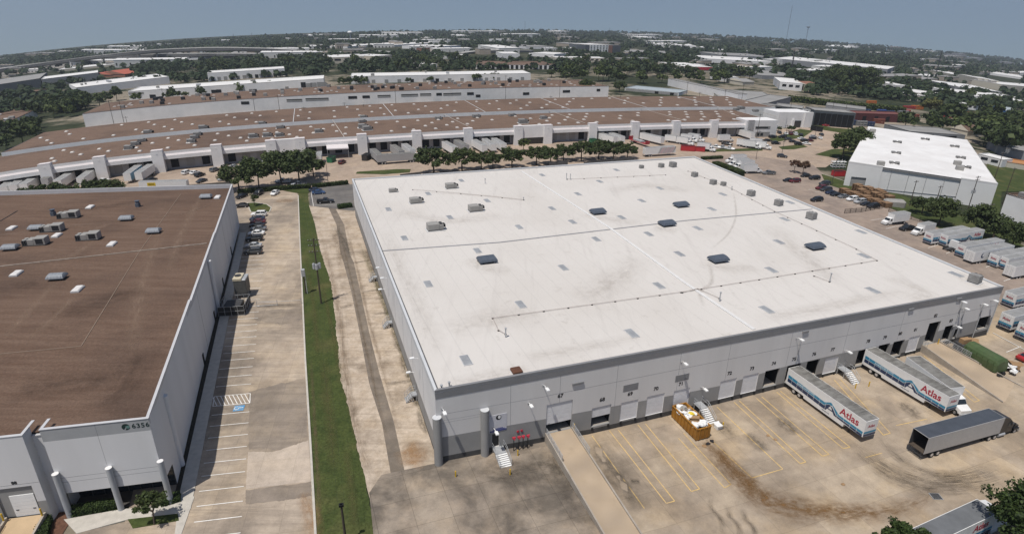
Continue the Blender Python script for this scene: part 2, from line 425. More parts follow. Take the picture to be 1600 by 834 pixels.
# painted lines ---------------------------------------------------
def stripe(m, pts, w, mt, off=.11):
    """paint line along a list of ground points, following the ground"""
    q = []
    for (a, b) in zip(pts, pts[1:]):
        n = max(1, int(math.hypot(b[0] - a[0], b[1] - a[1]) / 1.5))
        q += [(lerp(a[0], b[0], i / n), lerp(a[1], b[1], i / n)) for i in range(n)]
    q.append(pts[-1][:2])
    for a, b in zip(q, q[1:]):
        dx, dy = b[0] - a[0], b[1] - a[1]; l = math.hypot(dx, dy)
        if l < 1e-6: continue
        x, y = -dy / l * w / 2, dx / l * w / 2
        P = [(a[0] + x, a[1] + y), (a[0] - x, a[1] - y), (b[0] - x, b[1] - y), (b[0] + x, b[1] + y)]
        m.face([(p[0], p[1], zt(*p) + off) for p in P], mt)
yl = Mesh()
for ln in ([(925, 681), (1006.7, 794.5)], [(952, 673), (1041, 786.6), (1054, 783), (966, 672)], [(996.5, 664), (1080, 768), (1093, 764), (1008, 662)],
           [(1060, 685), (1132, 762.5), (1142, 757), (1068, 677)], [(1112.5, 689), (1174.6, 747), (1223, 733), (1120, 636)],
           [(1147, 628.5), (1250, 724.5), (1259, 722), (1155, 626.5)], [(1182, 622.7), (1285, 713), (1295, 710), (1190, 620)],
           [(1213.5, 613), (1317, 701), (1328, 699), (1219, 611)], [(1303, 593.5), (1380, 680), (1391, 677), (1312, 592)], [(1400, 665), (1448, 655)],
           [(1435, 556.6), (1522, 628.5)], [(1443, 556), (1530, 626), (1522, 628.5)], [(1395, 575), (1440, 612)], [(1352, 715), (1378, 708)]):
    stripe(yl, [G(*p) for p in ln], .14, LINEY)
yl.build('yard_line_marking', kind='structure')
wl = Mesh()
RE = [(404.8, 487.4), (403.7, 497), (402, 507), (401.4, 516.6), (400.8, 526), (400, 538), (398.6, 549), (397, 560), (395, 573), (393.6, 586), (392.4, 600), (391.2, 615), (390.5, 630), (389.8, 643.6), (388.6, 660.7), (387.5, 678.7), (386.2, 697.4), (384.8, 717), (383, 737), (381.4, 760), (379.7, 783), (378, 807), (376, 832.6), (374, 856),
      (412, 400), (411.6, 406), (411.2, 413), (410.8, 419.5), (410.4, 427), (410, 439), (408, 450), (407, 459), (406, 468), (405.5, 478)]
a, b = G(311.6, 744.8), G(383, 737)
SD = ((a[0] - b[0]), (a[1] - b[1])); l = math.hypot(*SD); SD = (SD[0] / l, SD[1] / l); STALL = math.atan2(-SD[1], -SD[0])
for p in RE:
    g = G(*p); stripe(wl, [g, (g[0] + SD[0] * 5.7, g[1] + SD[1] * 5.7)], .13, LINEW)
g0, g1 = G(391.2, 615), G(390.5, 630)
stripe(wl, [g0, g1], .13, LINEW); stripe(wl, [(g0[0] + SD[0] * 5.7, g0[1] + SD[1] * 5.7), (g1[0] + SD[0] * 5.7, g1[1] + SD[1] * 5.7)], .13, LINEW)
for i in range(9):
    t = i / 9 * 5.7; t2 = t + .9
    stripe(wl, [(g0[0] + SD[0] * t2, g0[1] + SD[1] * t2), (g1[0] + SD[0] * t, g1[1] + SD[1] * t)], .12, LINEW, .112)
wl.build('parking_line_marking', kind='structure')
# accessible bay symbol
BLUEP = mat('blue_symbol_paint', (.06, .25, .48), .8, .15, 2., c2=(.3, .36, .4), amt=.6, scale2=1.2)
c = G(373.5, 638); sm = Mesh(); ca, sa = math.cos(STALL), math.sin(STALL)
def sp(u, v): return (c[0] + u * ca - v * sa, c[1] + u * sa + v * ca)
P4 = [sp(-.8, -.75), sp(.8, -.75), sp(.8, .75), sp(-.8, .75)]
sm.face([(p[0], p[1], zt(*p) + .114) for p in P4], BLUEP)
stripe(sm, [sp(-.35 + .38 * math.cos(t), .05 + .38 * math.sin(t)) for t in [PI * .35 + i * .32 for i in range(14)]], .1, LINEW, .12)
stripe(sm, [sp(.5, .1), sp(-.05, .05), sp(-.1, -.3), sp(-.5, -.4)], .11, LINEW, .121)
stripe(sm, [sp(.62, .12), sp(.5, .12)], .18, LINEW, .122)
sm.build('accessible_bay_marking', kind='structure')
# white lines of the other car parks
ol = Mesh()
for a, b in (((691, 0), (0, 0)),)[:0]: pass
for ln in ([(487, 306), (490, 323)], [(487, 296), (487, 306)], [(487, 322), (530, 320)], [(378, 304), (375, 300)], [(424, 306), (423, 302)], [(434, 305), (435, 301)],
           [(1572, 551), (1595, 542)], [(1590, 561), (1600, 557)], [(1360, 345), (1395, 340)], [(1384, 358), (1410, 352)], [(1450, 388), (1470, 382)], [(1478, 397), (1495, 390)], [(1540, 418), (1565, 410)], [(1568, 440), (1600, 428)]):
    stripe(ol, [G(*p) for p in ln], .14, LINEW, .17)
for i in range(9):
    t = i / 8; a = (lerp(1262, 1350, t), lerp(297, 326, t)); g = G(*a); d = R(18)
    stripe(ol, [g, (g[0] + 5 * math.cos(d), g[1] + 5 * math.sin(d))], .13, LINEW, .17)
ol.build('car_park_line_marking', kind='structure')
# kerbs
def kerb(pts, w=.3, h=.14, name='kerb'):
    m = Mesh(); q = [G(*p) for p in pts]; stripe(m, q, w, CURB, h + .07)
    qq = []
    for s in (-1, 1):
        for a, b in zip(q, q[1:]):
            dx, dy = b[0] - a[0], b[1] - a[1]; l = math.hypot(dx, dy); x, y = -dy / l * w / 2 * s, dx / l * w / 2 * s
            n = max(1, int(l / 1.5))
            for i in range(n):
                A = (lerp(a[0], b[0], i / n) + x, lerp(a[1], b[1], i / n) + y); B = (lerp(a[0], b[0], (i + 1) / n) + x, lerp(a[1], b[1], (i + 1) / n) + y)
                m.face([(*A, zt(*A)), (*B, zt(*B)), (*B, zt(*B) + h + .07), (*A, zt(*A) + h + .07)][::s], CURB)
    m.build(name, kind='structure')
kerb([(495, 860), (493, 834), (485, 690), (477, 560), (472, 450), (468, 360), (466, 306)])
kerb([(386, 318), (398, 317), (417, 320), (424, 325), (421, 332), (392, 332), (386, 318)])
kerb([(1551, 521), (1600, 547), (1640, 566)])
kerb([(1283, 272), (1300, 277), (1330, 287), (1375, 312)])
# stains: rust run-off, tyre marks -------------------------------
def stain_material(name, c, dens, sc=.8, lo=.35, hi=.65, stretch=(1, 1, 1)):
    m, nt, b = _nt(name)
    uv = nt.nodes.new('ShaderNodeUVMap'); sx = nt.nodes.new('ShaderNodeSeparateXYZ'); nt.links.new(uv.outputs[0], sx.inputs[0])
    e = _math(nt, 'MULTIPLY', _math(nt, 'SUBTRACT', 1.0, _math(nt, 'ABSOLUTE', _math(nt, 'MULTIPLY_ADD', sx.outputs[0], 2.0, -1.0))), 1.6)
    f = _math(nt, 'MULTIPLY', _math(nt, 'SUBTRACT', 1.0, _math(nt, 'POWER', _math(nt, 'ABSOLUTE', _math(nt, 'MULTIPLY_ADD', sx.outputs[1], 2.0, -1.0)), 3.0)), 1.0)
    mp = nt.nodes.new('ShaderNodeMapping'); mp.inputs['Scale'].default_value = stretch
    nt.links.new(uv.outputs[0], mp.inputs['Vector'])
    n = _ramp(nt, _noise(nt, mp.outputs[0], sc, 6, .7), lo, hi)
    n2 = _ramp(nt, _noise(nt, _pos(nt), .5, 6, .7), .3, .65, .25, 1)
    al = _math(nt, 'MULTIPLY', _math(nt, 'MULTIPLY', e, f), _math(nt, 'MULTIPLY', n, n2))
    al = _math(nt, 'MINIMUM', _math(nt, 'MULTIPLY', al, dens), .95)
    b.inputs['Base Color'].default_value = (*c, 1); b.inputs['Roughness'].default_value = .95; b.inputs['Specular IOR Level'].default_value = .05
    nt.links.new(al, b.inputs['Alpha']); return m
def ribbon(name, pts, widths, m, off, zf=None, proj=None):
    """stain on the ground with its own outline; UV runs across and along it"""
    q = [Vector((*(proj or G)(*p)[:2], 0)) for p in pts]
    if not isinstance(widths, (list, tuple)): widths = [widths] * len(q)
    C = []
    for i in range(len(q) - 1):
        p0, p1, p2, p3 = q[max(0, i - 1)], q[i], q[i + 1], q[min(len(q) - 1, i + 2)]
        for k in range(6):
            t = k / 6
            C.append((.5 * ((2 * p1) + (p2 - p0) * t + (2 * p0 - 5 * p1 + 4 * p2 - p3) * t * t + (3 * p1 - p0 - 3 * p2 + p3) * t ** 3), lerp(widths[i], widths[i + 1], t)))
    C.append((q[-1], widths[-1]))
    V, Fc, UVs = [], [], []
    K = 4
    for i, (c, w) in enumerate(C):
        a, b = C[max(0, i - 1)][0], C[min(len(C) - 1, i + 1)][0]; d = (b - a).normalized(); n = Vector((-d.y, d.x, 0))
        for k in range(K + 1):
            p = c + n * w * (k / K - .5); V.append((p.x, p.y, (zf or zt)(p.x, p.y) + off)); UVs.append((k / K, i / (len(C) - 1)))
    for i in range(len(C) - 1):
        for k in range(K):
            o = i * (K + 1) + k; Fc.append((o, o + 1, o + K + 2, o + K + 1))
    me = bpy.data.meshes.new(name); me.from_pydata(V, [], Fc); uv = me.uv_layers.new(name='UVMap')
    for lp in me.loops: uv.data[lp.index].uv = UVs[lp.vertex_index]
    me.materials.append(m); o = bpy.data.objects.new(name, me); COL.objects.link(o); o['kind'] = 'structure'; return o
RUST = stain_material('rust_stain', (.175, .098, .042), .85, 6., .3, .68, (1.5, 5, 1))
ribbon('rust_stain', [(1083, 662), (1108, 695), (1135, 730), (1170, 762), (1205, 785), (1260, 797), (1320, 801), (1380, 800), (1430, 787), (1465, 768)], [3.5, 5, 6, 6.5, 7, 6.5, 5, 4, 3, 2], RUST, .118)
ribbon('rust_stain', [(1100, 690), (1130, 715), (1165, 750), (1200, 778)], [2, 3, 3.4, 3], RUST, .121)
SKID = stain_material('tyre_marks', (.11, .09, .07), .8, 11., .44, .62, (7, .5, 1))
ribbon('tyre_mark', [(1330, 690), (1365, 718), (1400, 738), (1440, 752), (1490, 753), (1530, 748), (1575, 732)], [3, 4, 4.5, 5, 5, 5.5, 6], SKID, .119)
ribbon('tyre_mark', [(1335, 705), (1375, 737), (1420, 757), (1470, 764), (1530, 757)], [2, 3, 4, 4, 4], SKID, .122)
ribbon('tyre_mark', [(1370, 680), (1400, 712), (1445, 738), (1500, 744), (1550, 730)], [2, 2.5, 3, 3, 3], SKID, .124)
for k, (x, y) in enumerate(((1108, 790), (1135, 800), (1160, 805))):
    ribbon('tyre_mark', [(x, y - 10), (x + 6, y + 8), (x + 18, y + 22), (x + 24, y + 50)], 1.1, SKID, .126 + .002 * k)
GRIME = stain_material('dark_grime', (.10, .085, .068), .62, 3., .3, .68, (2, 2, 1))
ribbon('oil_stain', [(925, 690), (945, 720), (975, 760), (1000, 800)], [4, 6, 6, 4], GRIME, .116)
ribbon('oil_stain', [(858, 700), (885, 740), (915, 790), (945, 850)], [5, 8, 8, 8], GRIME, .128)
ribbon('oil_stain', [(730, 735), (790, 742), (850, 730), (905, 740)], [5, 7, 8, 6], GRIME, .130)
ribbon('oil_stain', [(985, 752), (1000, 753)], 1.3, GRIME, .13)
for k, (x, y) in enumerate(((1180, 690), (1228, 664), (1345, 640), (1420, 640), (1130, 668))):
    ribbon('oil_stain', [(x - 14, y - 12), (x, y), (x + 18, y + 16)], [2, 4, 2.5], GRIME, .132 + .002 * k)
ribbon('oil_stain', [(1245, 590), (1262, 604), (1290, 622)], [3, 4, 3], GRIME, .145)
NEWC = paved('greyer_new_concrete', (.27, .225, .18), (.15, .125, .1), (.33, .265, .19), rot=R(100), slab=4.6, joint=.25, s1=.12, amt=.6, wamt=.5, streak=.6)
PALE = paved('pale_new_concrete', (.47, .395, .32), (.35, .29, .23), (.49, .4, .3), rot=R(100), slab=4.6, joint=.2, s1=.1, amt=.4)
def rag2(p, a, n=14):
    q = random.Random(9); o = []
    for (x0, y0), (x1, y1) in zip(p, p[1:] + p[:1]): o += [(lerp(x0, x1, i / n) + q.uniform(-a, a) * .8, lerp(y0, y1, i / n) + q.uniform(-a, a)) for i in range(n)]
    return o
drape('concrete_patch', pxpoly(rag2([(389, 612), (478, 590), (481, 686), (462, 692), (448, 702), (428, 704), (410, 699), (389, 703)], 1.3)), NEWC, .07)
drape('concrete_patch', pxpoly(rag2([(388, 706), (428, 706), (482, 688), (486, 752), (384, 764)], .6)), PALE, .075)
drape('concrete_patch', pxpoly(rag2([(384, 766), (486, 753), (487, 775), (440, 782), (384, 788)], 1.)), NEWC, .08)
drape('concrete_patch', pxpoly(rag2([(398, 486), (472, 482), (473, 500), (440, 508), (397, 500)], 1.)), NEWC, .07)
ribbon('dark_patch', [(405, 478), (440, 478), (470, 476)], [3, 2.5, 2], GRIME, .085)
ribbon('dark_patch', [(520, 352), (540, 380), (548, 405)], [2.5, 3, 2.5], GRIME, .09)
ribbon('dark_patch', [(532, 482), (551, 476)], 2.2, GRIME, .09)
for x, y in ((545, 411), (563, 456), (580, 491), (600, 600)):
    ribbon('dark_patch', [(x + 2, y + 1), (x + 28, y - 3), (x + 48, y - 5)], 1.6, GRIME, .092)
for k in range(7):
    t = k / 6; x, y = lerp(575, 655, t), lerp(405, 655, t)
    ribbon('dark_patch', [(x - 3, y - 14), (x + 5, y + 8), (x + 12, y + 22)], [.8, 1.8, .9], GRIME, .094)
WASH = stain_material('orange_silt', (.38, .23, .12), .7, 3., .3, .7, (2, 2, 1))
ribbon('silt_stain', [(636, 700), (650, 725)], 5, WASH, .1)
ribbon('silt_stain', [(470, 770), (486, 800), (490, 840)], [2, 3, 3], WASH, .09)
ribbon('silt_stain', [(430, 314), (460, 314)], 5, WASH, .1)
# loose stones, worn soil and weeds along the strip beside the white warehouse
EDGE = stain_material('worn_soil', (.17, .12, .075), .5, 5., .34, .64, (2, 6, 1)); WEED = stain_material('dry_weeds', (.10, .095, .04), .9, 7., .42, .62, (3, 9, 1))
for k, (pts, w, mt) in enumerate((([(497, 350), (516, 420), (531, 500), (541, 590), (560, 680), (580, 750)], 1.8, EDGE), ([(540, 352), (556, 410), (574, 490), (596, 570), (625, 680)], 1.0, EDGE), ([(528, 352), (545, 420), (560, 490), (582, 590), (606, 690)], .7, EDGE), ([(562, 380), (590, 450), (625, 540), (672, 690)], 1.6, WEED), ([(566, 372), (596, 448), (632, 540), (680, 690)], 1.3, EDGE),
        ([(520, 360), (530, 390), (534, 420)], 2.6, EDGE), ([(640, 690), (652, 712), (640, 730)], 4., WASH), ([(500, 430), (520, 520), (538, 620)], 1.2, WEED), ([(486, 560), (494, 700), (500, 820)], .8, EDGE), ([(540, 700), (548, 760), (556, 830)], 1.6, WEED), ([(505, 560), (514, 640), (522, 740)], 2.2, WEED), ([(478, 400), (490, 480), (497, 560)], 1.3, WEED))):
    ribbon('worn_soil', pts, w, mt, .1 + .003 * k)
# ---------------------------------------------------------------- the white roofed warehouse in the middle
MF = Frame(MA, FANG)
MW = 117.17
MC, MD = MF.L((68.3, 225.8)), MF.L((-49.7, 181.1))
RZ = (12.2, 10.2, 10.5, 11.8)
def mzr(u, v):
    s = u / MW; t = v / 118.7
    return (RZ[0] * (1 - s) + RZ[1] * s) * (1 - t) + (RZ[3] * (1 - s) + RZ[2] * s) * t
def RT(px, py, dz=-.3):
    z = 11.
    for i in range(4):
        u, v = MF.at(px, py, z); z = mzr(u, v) + dz
    return u, v, z
def roof_white():
    m, nt, b = _nt('white_membrane_roof')
    v = _pos(nt, FANG); big = _noise(nt, v, .035, 6, .6); mid = _noise(nt, v, .4, 6, .7)
    sep = nt.nodes.new('ShaderNodeSeparateXYZ'); nt.links.new(v, sep.inputs[0])
    lap = _math(nt, 'ABSOLUTE', _math(nt, 'SUBTRACT', _math(nt, 'FRACT', _math(nt, 'DIVIDE', sep.outputs[0], 3.05)), .5))
    lap = _ramp(nt, lap, .46, .5, 0, .22)
    strk = _noise(nt, _pos(nt, FANG, (1, .06, 1)), .5, 5, .7)
    col = _mix(nt, _ramp(nt, big, .46, .7, 0, .5), (.565, .535, .50, 1), (.48, .445, .405, 1))
    col = _mix(nt, _ramp(nt, mid, .6, .8, 0, .6), col, (.33, .295, .26, 1))
    col = _mix(nt, _ramp(nt, strk, .55, .8, 0, .5), col, (.39, .36, .335, 1))
    col = _mix(nt, lap, col, (.3, .29, .28, 1))
    nt.links.new(col, b.inputs['Base Color']); b.inputs['Roughness'].default_value = .7; b.inputs['Specular IOR Level'].default_value = .25
    return m
ROOFW = roof_white()
main = thing('warehouse', 'large pale grey warehouse with a flat white roof and numbered dock doors', 'warehouse', MF.loc(), FANG)

def wall_grid(m, P, us, seg, v, zones):
    """vertical wall faces: us = sorted edges, seg(i) -> solid (z0, z1) pairs as functions of u; zones = [(zfun, material)] bottom up"""
    for i in range(len(us) - 1):
        a, b = us[i], us[i + 1]
        if b - a < 1e-4: continue
        for f0, f1 in seg(a, b):
            lo = (f0(a), f0(b)); 
            for k, (zf, mt) in enumerate(zones):
                top = (f1(a), f1(b)) if zf is None else (min(max(zf(a), lo[0]), f1(a)), min(max(zf(b), lo[1]), f1(b)))
                if top[0] - lo[0] > .01 or top[1] - lo[1] > .01:
                    m.face([P(a, v, lo[0]), P(b, v, lo[1]), P(b, v, top[1]), P(a, v, top[0])], mt)
                lo = top
K = lambda c: (lambda u: c)
# dock doors: corners read as (x, y) top left, top right, bottom left, bottom right; kind; number; number position
DOORS = [((853.5, 632), (893.5, 625), (853.5, 676), (893.5, 670), 'raised', '67', (875.6, 618)),
         ((924, 638), (954, 631), (924, 667), (953.5, 660), 'half', '68', (941, 624)),
         ((969, 629.5), (996, 623.5), (969, 657), (996, 651), 'white', '69', (984.6, 615)),
         ((1009.5, 620), (1036.7, 614), (1009.5, 649), (1036.7, 643), 'white', '70', (1025, 607)),
         ((1050.7, 611), (1075.6, 606), (1052, 640), (1077, 634), 'white', '71', (1064, 599.5)),
         ((1123.6, 597), (1148.5, 590), (1123.6, 623.5), (1149, 617), 'white', '72', (1140, 583)),
         ((1159, 589), (1183, 582), (1159, 615), (1183.5, 609), 'white', '73', (1175, 575.5)),
         ((1194, 580.5), (1216, 575), (1193, 606), (1216, 599.5), 'open', '74', (1209, 567.7)),
         ((1228, 572.5), (1250, 567), (1227, 598), (1249, 591), 'open', '75', (1240.6, 561)),
         ((1258.5, 566), (1278.7, 560.5), (1258.5, 590), (1278.7, 584), 'open', '76', (1272, 553)),
         ((1287, 561.5), (1308, 556), (1287, 584.5), (1308, 578.5), 'white', '77', (1301, 546)),
         ((1338, 549), (1358, 544), (1338, 573), (1358, 567.5), 'open', '78', (1356.6, 533)),
         ((1370, 541), (1387.5, 536), (1370, 564), (1387.5, 559), 'open', '79', (1382.7, 527)),
         ((1393, 536), (1411, 530), (1392, 559), (1410, 554), 'open', '80', (1406.7, 521)),
         ((1418, 529), (1435, 523), (1417, 550.5), (1434, 545.5), 'white', '81', (1430.7, 515)),
         ((1449, 507), (1468.7, 500.5), (1444, 540), (1462, 534), 'open', '82', (1462, 493)),
         ((1473, 511), (1488.5, 507.5), (1473, 534), (1486, 530.5), 'open', '83', (1486, 501)),
         ((1490.5, 515), (1496.5, 513.5), (1490, 529), (1496, 527.5), 'open', '', None),
         ((1532, 497), (1555, 490.5), (1530, 516), (1553, 509), 'open', '', None),
         ((769, 678), (780, 676), (769, 699), (780, 696), 'person', '', None)]
OPEN = []
for tl, tr, bl, br, kind, num, npx in DOORS:
    a, b, c, d = (MF.front(*q) for q in (tl, tr, bl, br))
    OPEN.append((min((a[0] + c[0]) / 2, MW - 4.3) if kind == 'open' and not num and tl[0] > 1500 else (a[0] + c[0]) / 2, min((b[0] + d[0]) / 2, MW - .6), (c[1] + d[1]) / 2, (a[1] + b[1]) / 2, kind, num, npx))
OPEN.sort()
BANDT = [MF.front(*q) for q in ((688, 683), (853, 654), (1116, 605), (1224, 573), (1313, 552), (1400, 536), (1515, 503))]
BANDT = [(u, min(z, 4.4)) for u, z in BANDT]
band = lambda u: interp([(BANDT[0][0], BANDT[0][1])] + BANDT[1:], u)
base = lambda u: interp(COURT, u) - .8
plinth = lambda u: interp(COURT, u) + 1.0
ztop = lambda u: mzr(u, 0)
ZON = [(plinth, PLINTH), (band, BANDG), (None, WALLM)]
wm = Mesh()
P = lambda u, v, z: (u, v, z)
us = sorted({0., MW} | {o[0] for o in OPEN} | {o[1] for o in OPEN} | {8., 40., 85., 107.})
def seg(a, b):
    cs = [(base, ztop)]
    for o in OPEN:
        if o[0] - 1e-4 <= a and b <= o[1] + 1e-4: return [(base, K(o[2])), (K(o[3]), ztop)]
    return cs
wall_grid(wm, P, us, seg, 0., ZON)
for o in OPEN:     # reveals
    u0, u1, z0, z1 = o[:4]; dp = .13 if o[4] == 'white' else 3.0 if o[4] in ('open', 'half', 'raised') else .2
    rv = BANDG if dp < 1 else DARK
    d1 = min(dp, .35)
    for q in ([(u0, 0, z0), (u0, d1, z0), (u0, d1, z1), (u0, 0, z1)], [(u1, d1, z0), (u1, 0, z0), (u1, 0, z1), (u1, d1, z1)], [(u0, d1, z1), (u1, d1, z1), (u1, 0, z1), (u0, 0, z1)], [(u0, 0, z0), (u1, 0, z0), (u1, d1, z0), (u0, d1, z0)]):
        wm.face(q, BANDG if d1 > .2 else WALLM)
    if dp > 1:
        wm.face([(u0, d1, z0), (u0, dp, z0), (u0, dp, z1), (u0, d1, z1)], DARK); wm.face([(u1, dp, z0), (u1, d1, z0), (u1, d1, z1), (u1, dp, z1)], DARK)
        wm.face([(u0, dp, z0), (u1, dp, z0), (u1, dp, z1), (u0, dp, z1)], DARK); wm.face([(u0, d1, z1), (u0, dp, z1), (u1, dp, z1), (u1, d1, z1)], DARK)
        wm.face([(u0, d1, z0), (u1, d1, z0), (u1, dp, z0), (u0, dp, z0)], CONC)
# the other three walls
SIDEB = lambda v: 3.0
def sidewall(A, B, za, zb, flip=False):
    for lo, hi, mt in ((-3, .35, PLINTH), (.35, 3.4, BANDG)):
        wm.face([(*A, lo), (*B, lo), (*B, hi), (*A, hi)], mt)
    wm.face([(*A, 3.4), (*B, 3.4), (*B, zb), (*A, za)], WALLW if A == (0, 0) else WALLM)
sidewall((0, 0), MD, RZ[0], RZ[3]); sidewall((MW, 0), MC, RZ[1], RZ[2]); sidewall(MD, MC, RZ[3], RZ[2])
JOINT = mat('panel_joint_sealant', (.22, .22, .23), .9, .1)
for px in (798, 875.6, 965, 1063, 1140, 1236, 1325, 1410, 1500):
    u = MF.front(px, 600 - (px - 870) * .18)[0]
    z0 = base(u) + 2
    for o in OPEN:
        if o[0] - .1 < u < o[1] + .1: z0 = o[3] + .02
    wm.box(u - .025, u + .025, -.004, .01, z0, ztop(u) - 1.4, JOINT)
wm.prism([(.5, -.005), (16.6, -.005), (16.6, .01), (.5, .01)], [8.1, 7.35, 7.35, 8.1], [8.14, 7.39, 7.39, 8.14], JOINT)
wm.prism([(16.7, -.005), (117, -.005), (117, .01), (16.7, .01)], [7.4, 6.0, 6.0, 7.4], [7.45, 6.05, 6.05, 7.45], JOINT)
for dz in (1.1, 1.5): wm.prism([(.5, -.005), (7, -.005), (7, .01), (.5, .01)], [8.1 - dz, 7.8 - dz] + [7.8 - dz, 8.1 - dz], [8.13 - dz, 7.83 - dz, 7.83 - dz, 8.13 - dz], JOINT)
for k in range(1, 13):
    t = k / 13; a = (lerp(0, MD[0], t) - .004, lerp(0, MD[1], t)); wm.box(a[0] - .012, a[0] + .01, a[1] - .02, a[1] + .02, .4, 10.6, JOINT)
wm.build('wall', main)
rm = Mesh()
q = [(0, 0), (MW, 0), MC, MD]
def bil(s, t): return tuple(lerp(lerp(q[0][k], q[1][k], s), lerp(q[3][k], q[2][k], s), t) for k in (0, 1))
GV = [[bil(i / 14, j / 14) for i in range(15)] for j in range(15)]
for j in range(14):
    for i in range(14): rm.face([(*p, mzr(*p) - .3) for p in (GV[j][i], GV[j][i + 1], GV[j + 1][i + 1], GV[j + 1][i])], ROOFW)
cz = (58, 59)
def inset(p, d): 
    v = Vector((cz[0] - p[0], cz[1] - p[1])); return (p[0] + (d if v.x > 0 else -d), p[1] + (d if v.y > 0 else -d))
qi = [inset(p, .35) for p in q]; qo = [inset(p, -.06) for p in q]
PARW = mat('pale_parapet_metal', (.52, .53, .54), .6, .05, obj=False)
for i in range(4):
    j = (i + 1) % 4; mt = CAPG if i == 0 else PARW
    rm.prism([qo[i], qo[j], qi[j], qi[i]], [RZ[i] - .32, RZ[j] - .32, RZ[j] - .32, RZ[i] - .32], [RZ[i] + .06, RZ[j] + .06, RZ[j] + .06, RZ[i] + .06], mt)
    # fascia below the cap
    w = .05
    dx, dy = q[j][0] - q[i][0], q[j][1] - q[i][1]; l = math.hypot(dx, dy); n = (dy / l * w, -dx / l * w)
    for d0, d1, mm in ((.42, 1.35, CAPG),) if i == 0 else ((.40, .9, PARW),):
        pp = [(q[i][0] + n[0], q[i][1] + n[1]), (q[j][0] + n[0], q[j][1] + n[1]), q[j], q[i]]
        rm.prism(pp, [RZ[i] - d1, RZ[j] - d1, RZ[j] - d1, RZ[i] - d1], [RZ[i] - d0, RZ[j] - d0, RZ[j] - d0, RZ[i] - d0], mm)
GUT = mat('dark_roof_edge', (.10, .10, .105), .8, .1, obj=False)
def roofline(pts, w, h, mt, dz=-.3):
    p = [RT(*a, dz=dz) for a in pts]
    for a, b in zip(p, p[1:]): rm.beam((a[0], a[1], a[2] + h / 2), (b[0], b[1], b[2] + h / 2), w, h, mt)
rm.beam((.5, .4, RZ[0] - .25), (MD[0] + .5, MD[1], RZ[3] - .25), .22, .12, GUT)
SEAM = mat('expansion_joint', (.25, .25, .26), .8, .15, obj=False)
roofline([(594, 392.5), (780, 379), (1070, 345), (1269, 327)], .42, .1, SEAM)
SEAMW = mat('raised_membrane_seam', (.60, .59, .575), .75, .06, obj=False)
roofline([(815, 268), (952, 356), (1070, 442), (1178, 515)], .7, .16, SEAMW)
rm.build('roof', main)
SKY = mat('translucent_skylight', (.30, .31, .32), .4, .12, 1.2, c2=(.22, .225, .235), amt=.8, scale2=.4)
SKYF = mat('skylight_curb', (.50, .50, .50), .7, .1)
for px, py in ((607, 327.5), (669, 303), (721, 282.5), (632, 372.5), (703, 340), (761, 314), (746, 392), (811, 355), (669, 444), (880, 418.5), (813.5, 476), (931.5, 374), (894.5, 347), (862.5, 326),
               (847, 274), (963, 266), (937, 284), (903, 303.5), (1031, 294.7), (1002.5, 314), (971, 340), (1013.5, 366), (1061.6, 397), (1029.5, 446.5), (987, 521), (728, 563), (1112, 327), (1129, 304),
               (1090, 357), (1226, 343), (1234, 316.6), (1217, 378.4), (1345, 362.5), (1205, 422), (1349.6, 400), (1363.7, 454), (1493, 429), (1197.7, 484)):
    u, v, z = RT(px, py)
    s = Mesh(); s.box(u - .72, u + .72, v - 1.45, v + 1.45, z - .05, z + .13, SKYF)
    s.loft([[(u - .64, v - 1.37, z + .13), (u + .64, v - 1.37, z + .13), (u + .64, v + 1.37, z + .13), (u - .64, v + 1.37, z + .13)], [(u - .5, v - 1.2, z + .24), (u + .5, v - 1.2, z + .24), (u + .5, v + 1.2, z + .24), (u - .5, v + 1.2, z + .24)]], SKY)
    s.build('skylight', main)
HATCH = mat('rusty_roof_hatch', (.11, .05, .03), .8, .2)
u, v, z = RT(807, 581); s = Mesh(); s.bevbox(u - .75, u + .75, v - .75, v + .75, z, z + .5, .08, HATCH); s.box(u - .85, u + .85, v - .85, v + .85, z, z + .12, SKYF); s.build('roof_hatch', main)
COND = mat('roof_conduit_steel', (.36, .31, .28), .7, .15)
def conduit(pts, n):
    m = Mesh(); p = [RT(*a) for a in pts]
    for a, b in zip(p, p[1:]):
        m.tube((a[0], a[1], a[2] + .2), (b[0], b[1], b[2] + .2), .045, COND, 5)
        k = max(1, int(math.hypot(b[0] - a[0], b[1] - a[1]) / n))
        for i in range(k + 1):
            t = i / k; x, y, z = (lerp(a[j], b[j], t) for j in range(3)); m.box(x - .16, x + .16, y - .12, y + .12, z, z + .17, STEEL)
    m.build('roof_conduit', main)
conduit([(790, 523), (779, 517), (770, 498), (1064, 457.5), (1370, 407.7), (1338, 390), (1276, 361), (1210, 331), (1144, 296), (1075, 268)], 4.6)
conduit([(1066, 458), (1090, 452), (1124, 467)], 3.); conduit([(1272, 432), (1296, 441)], 2.); conduit([(886, 281), (1040, 274)], 5)
conduit([(645, 297), (720, 303), (818, 313)], 6)
for px, py, h in ((790, 527, 1.6), (1124, 471, 1.8), (1296, 441, 1.9), (758, 287, 1.5), (885, 280, 1.8), (891, 281, 1.8), (818, 313, .8), (1143, 297, 1.), (702, 604, .7), (690, 607, .5)):
    u, v, z = RT(px, py); s = Mesh(); s.tube((u, v, z), (u, v, z + h), .11, GALV, 8); s.tube((u, v, z + h), (u, v, z + h + .14), .2, GALV, 8); s.build('vent_pipe', main)

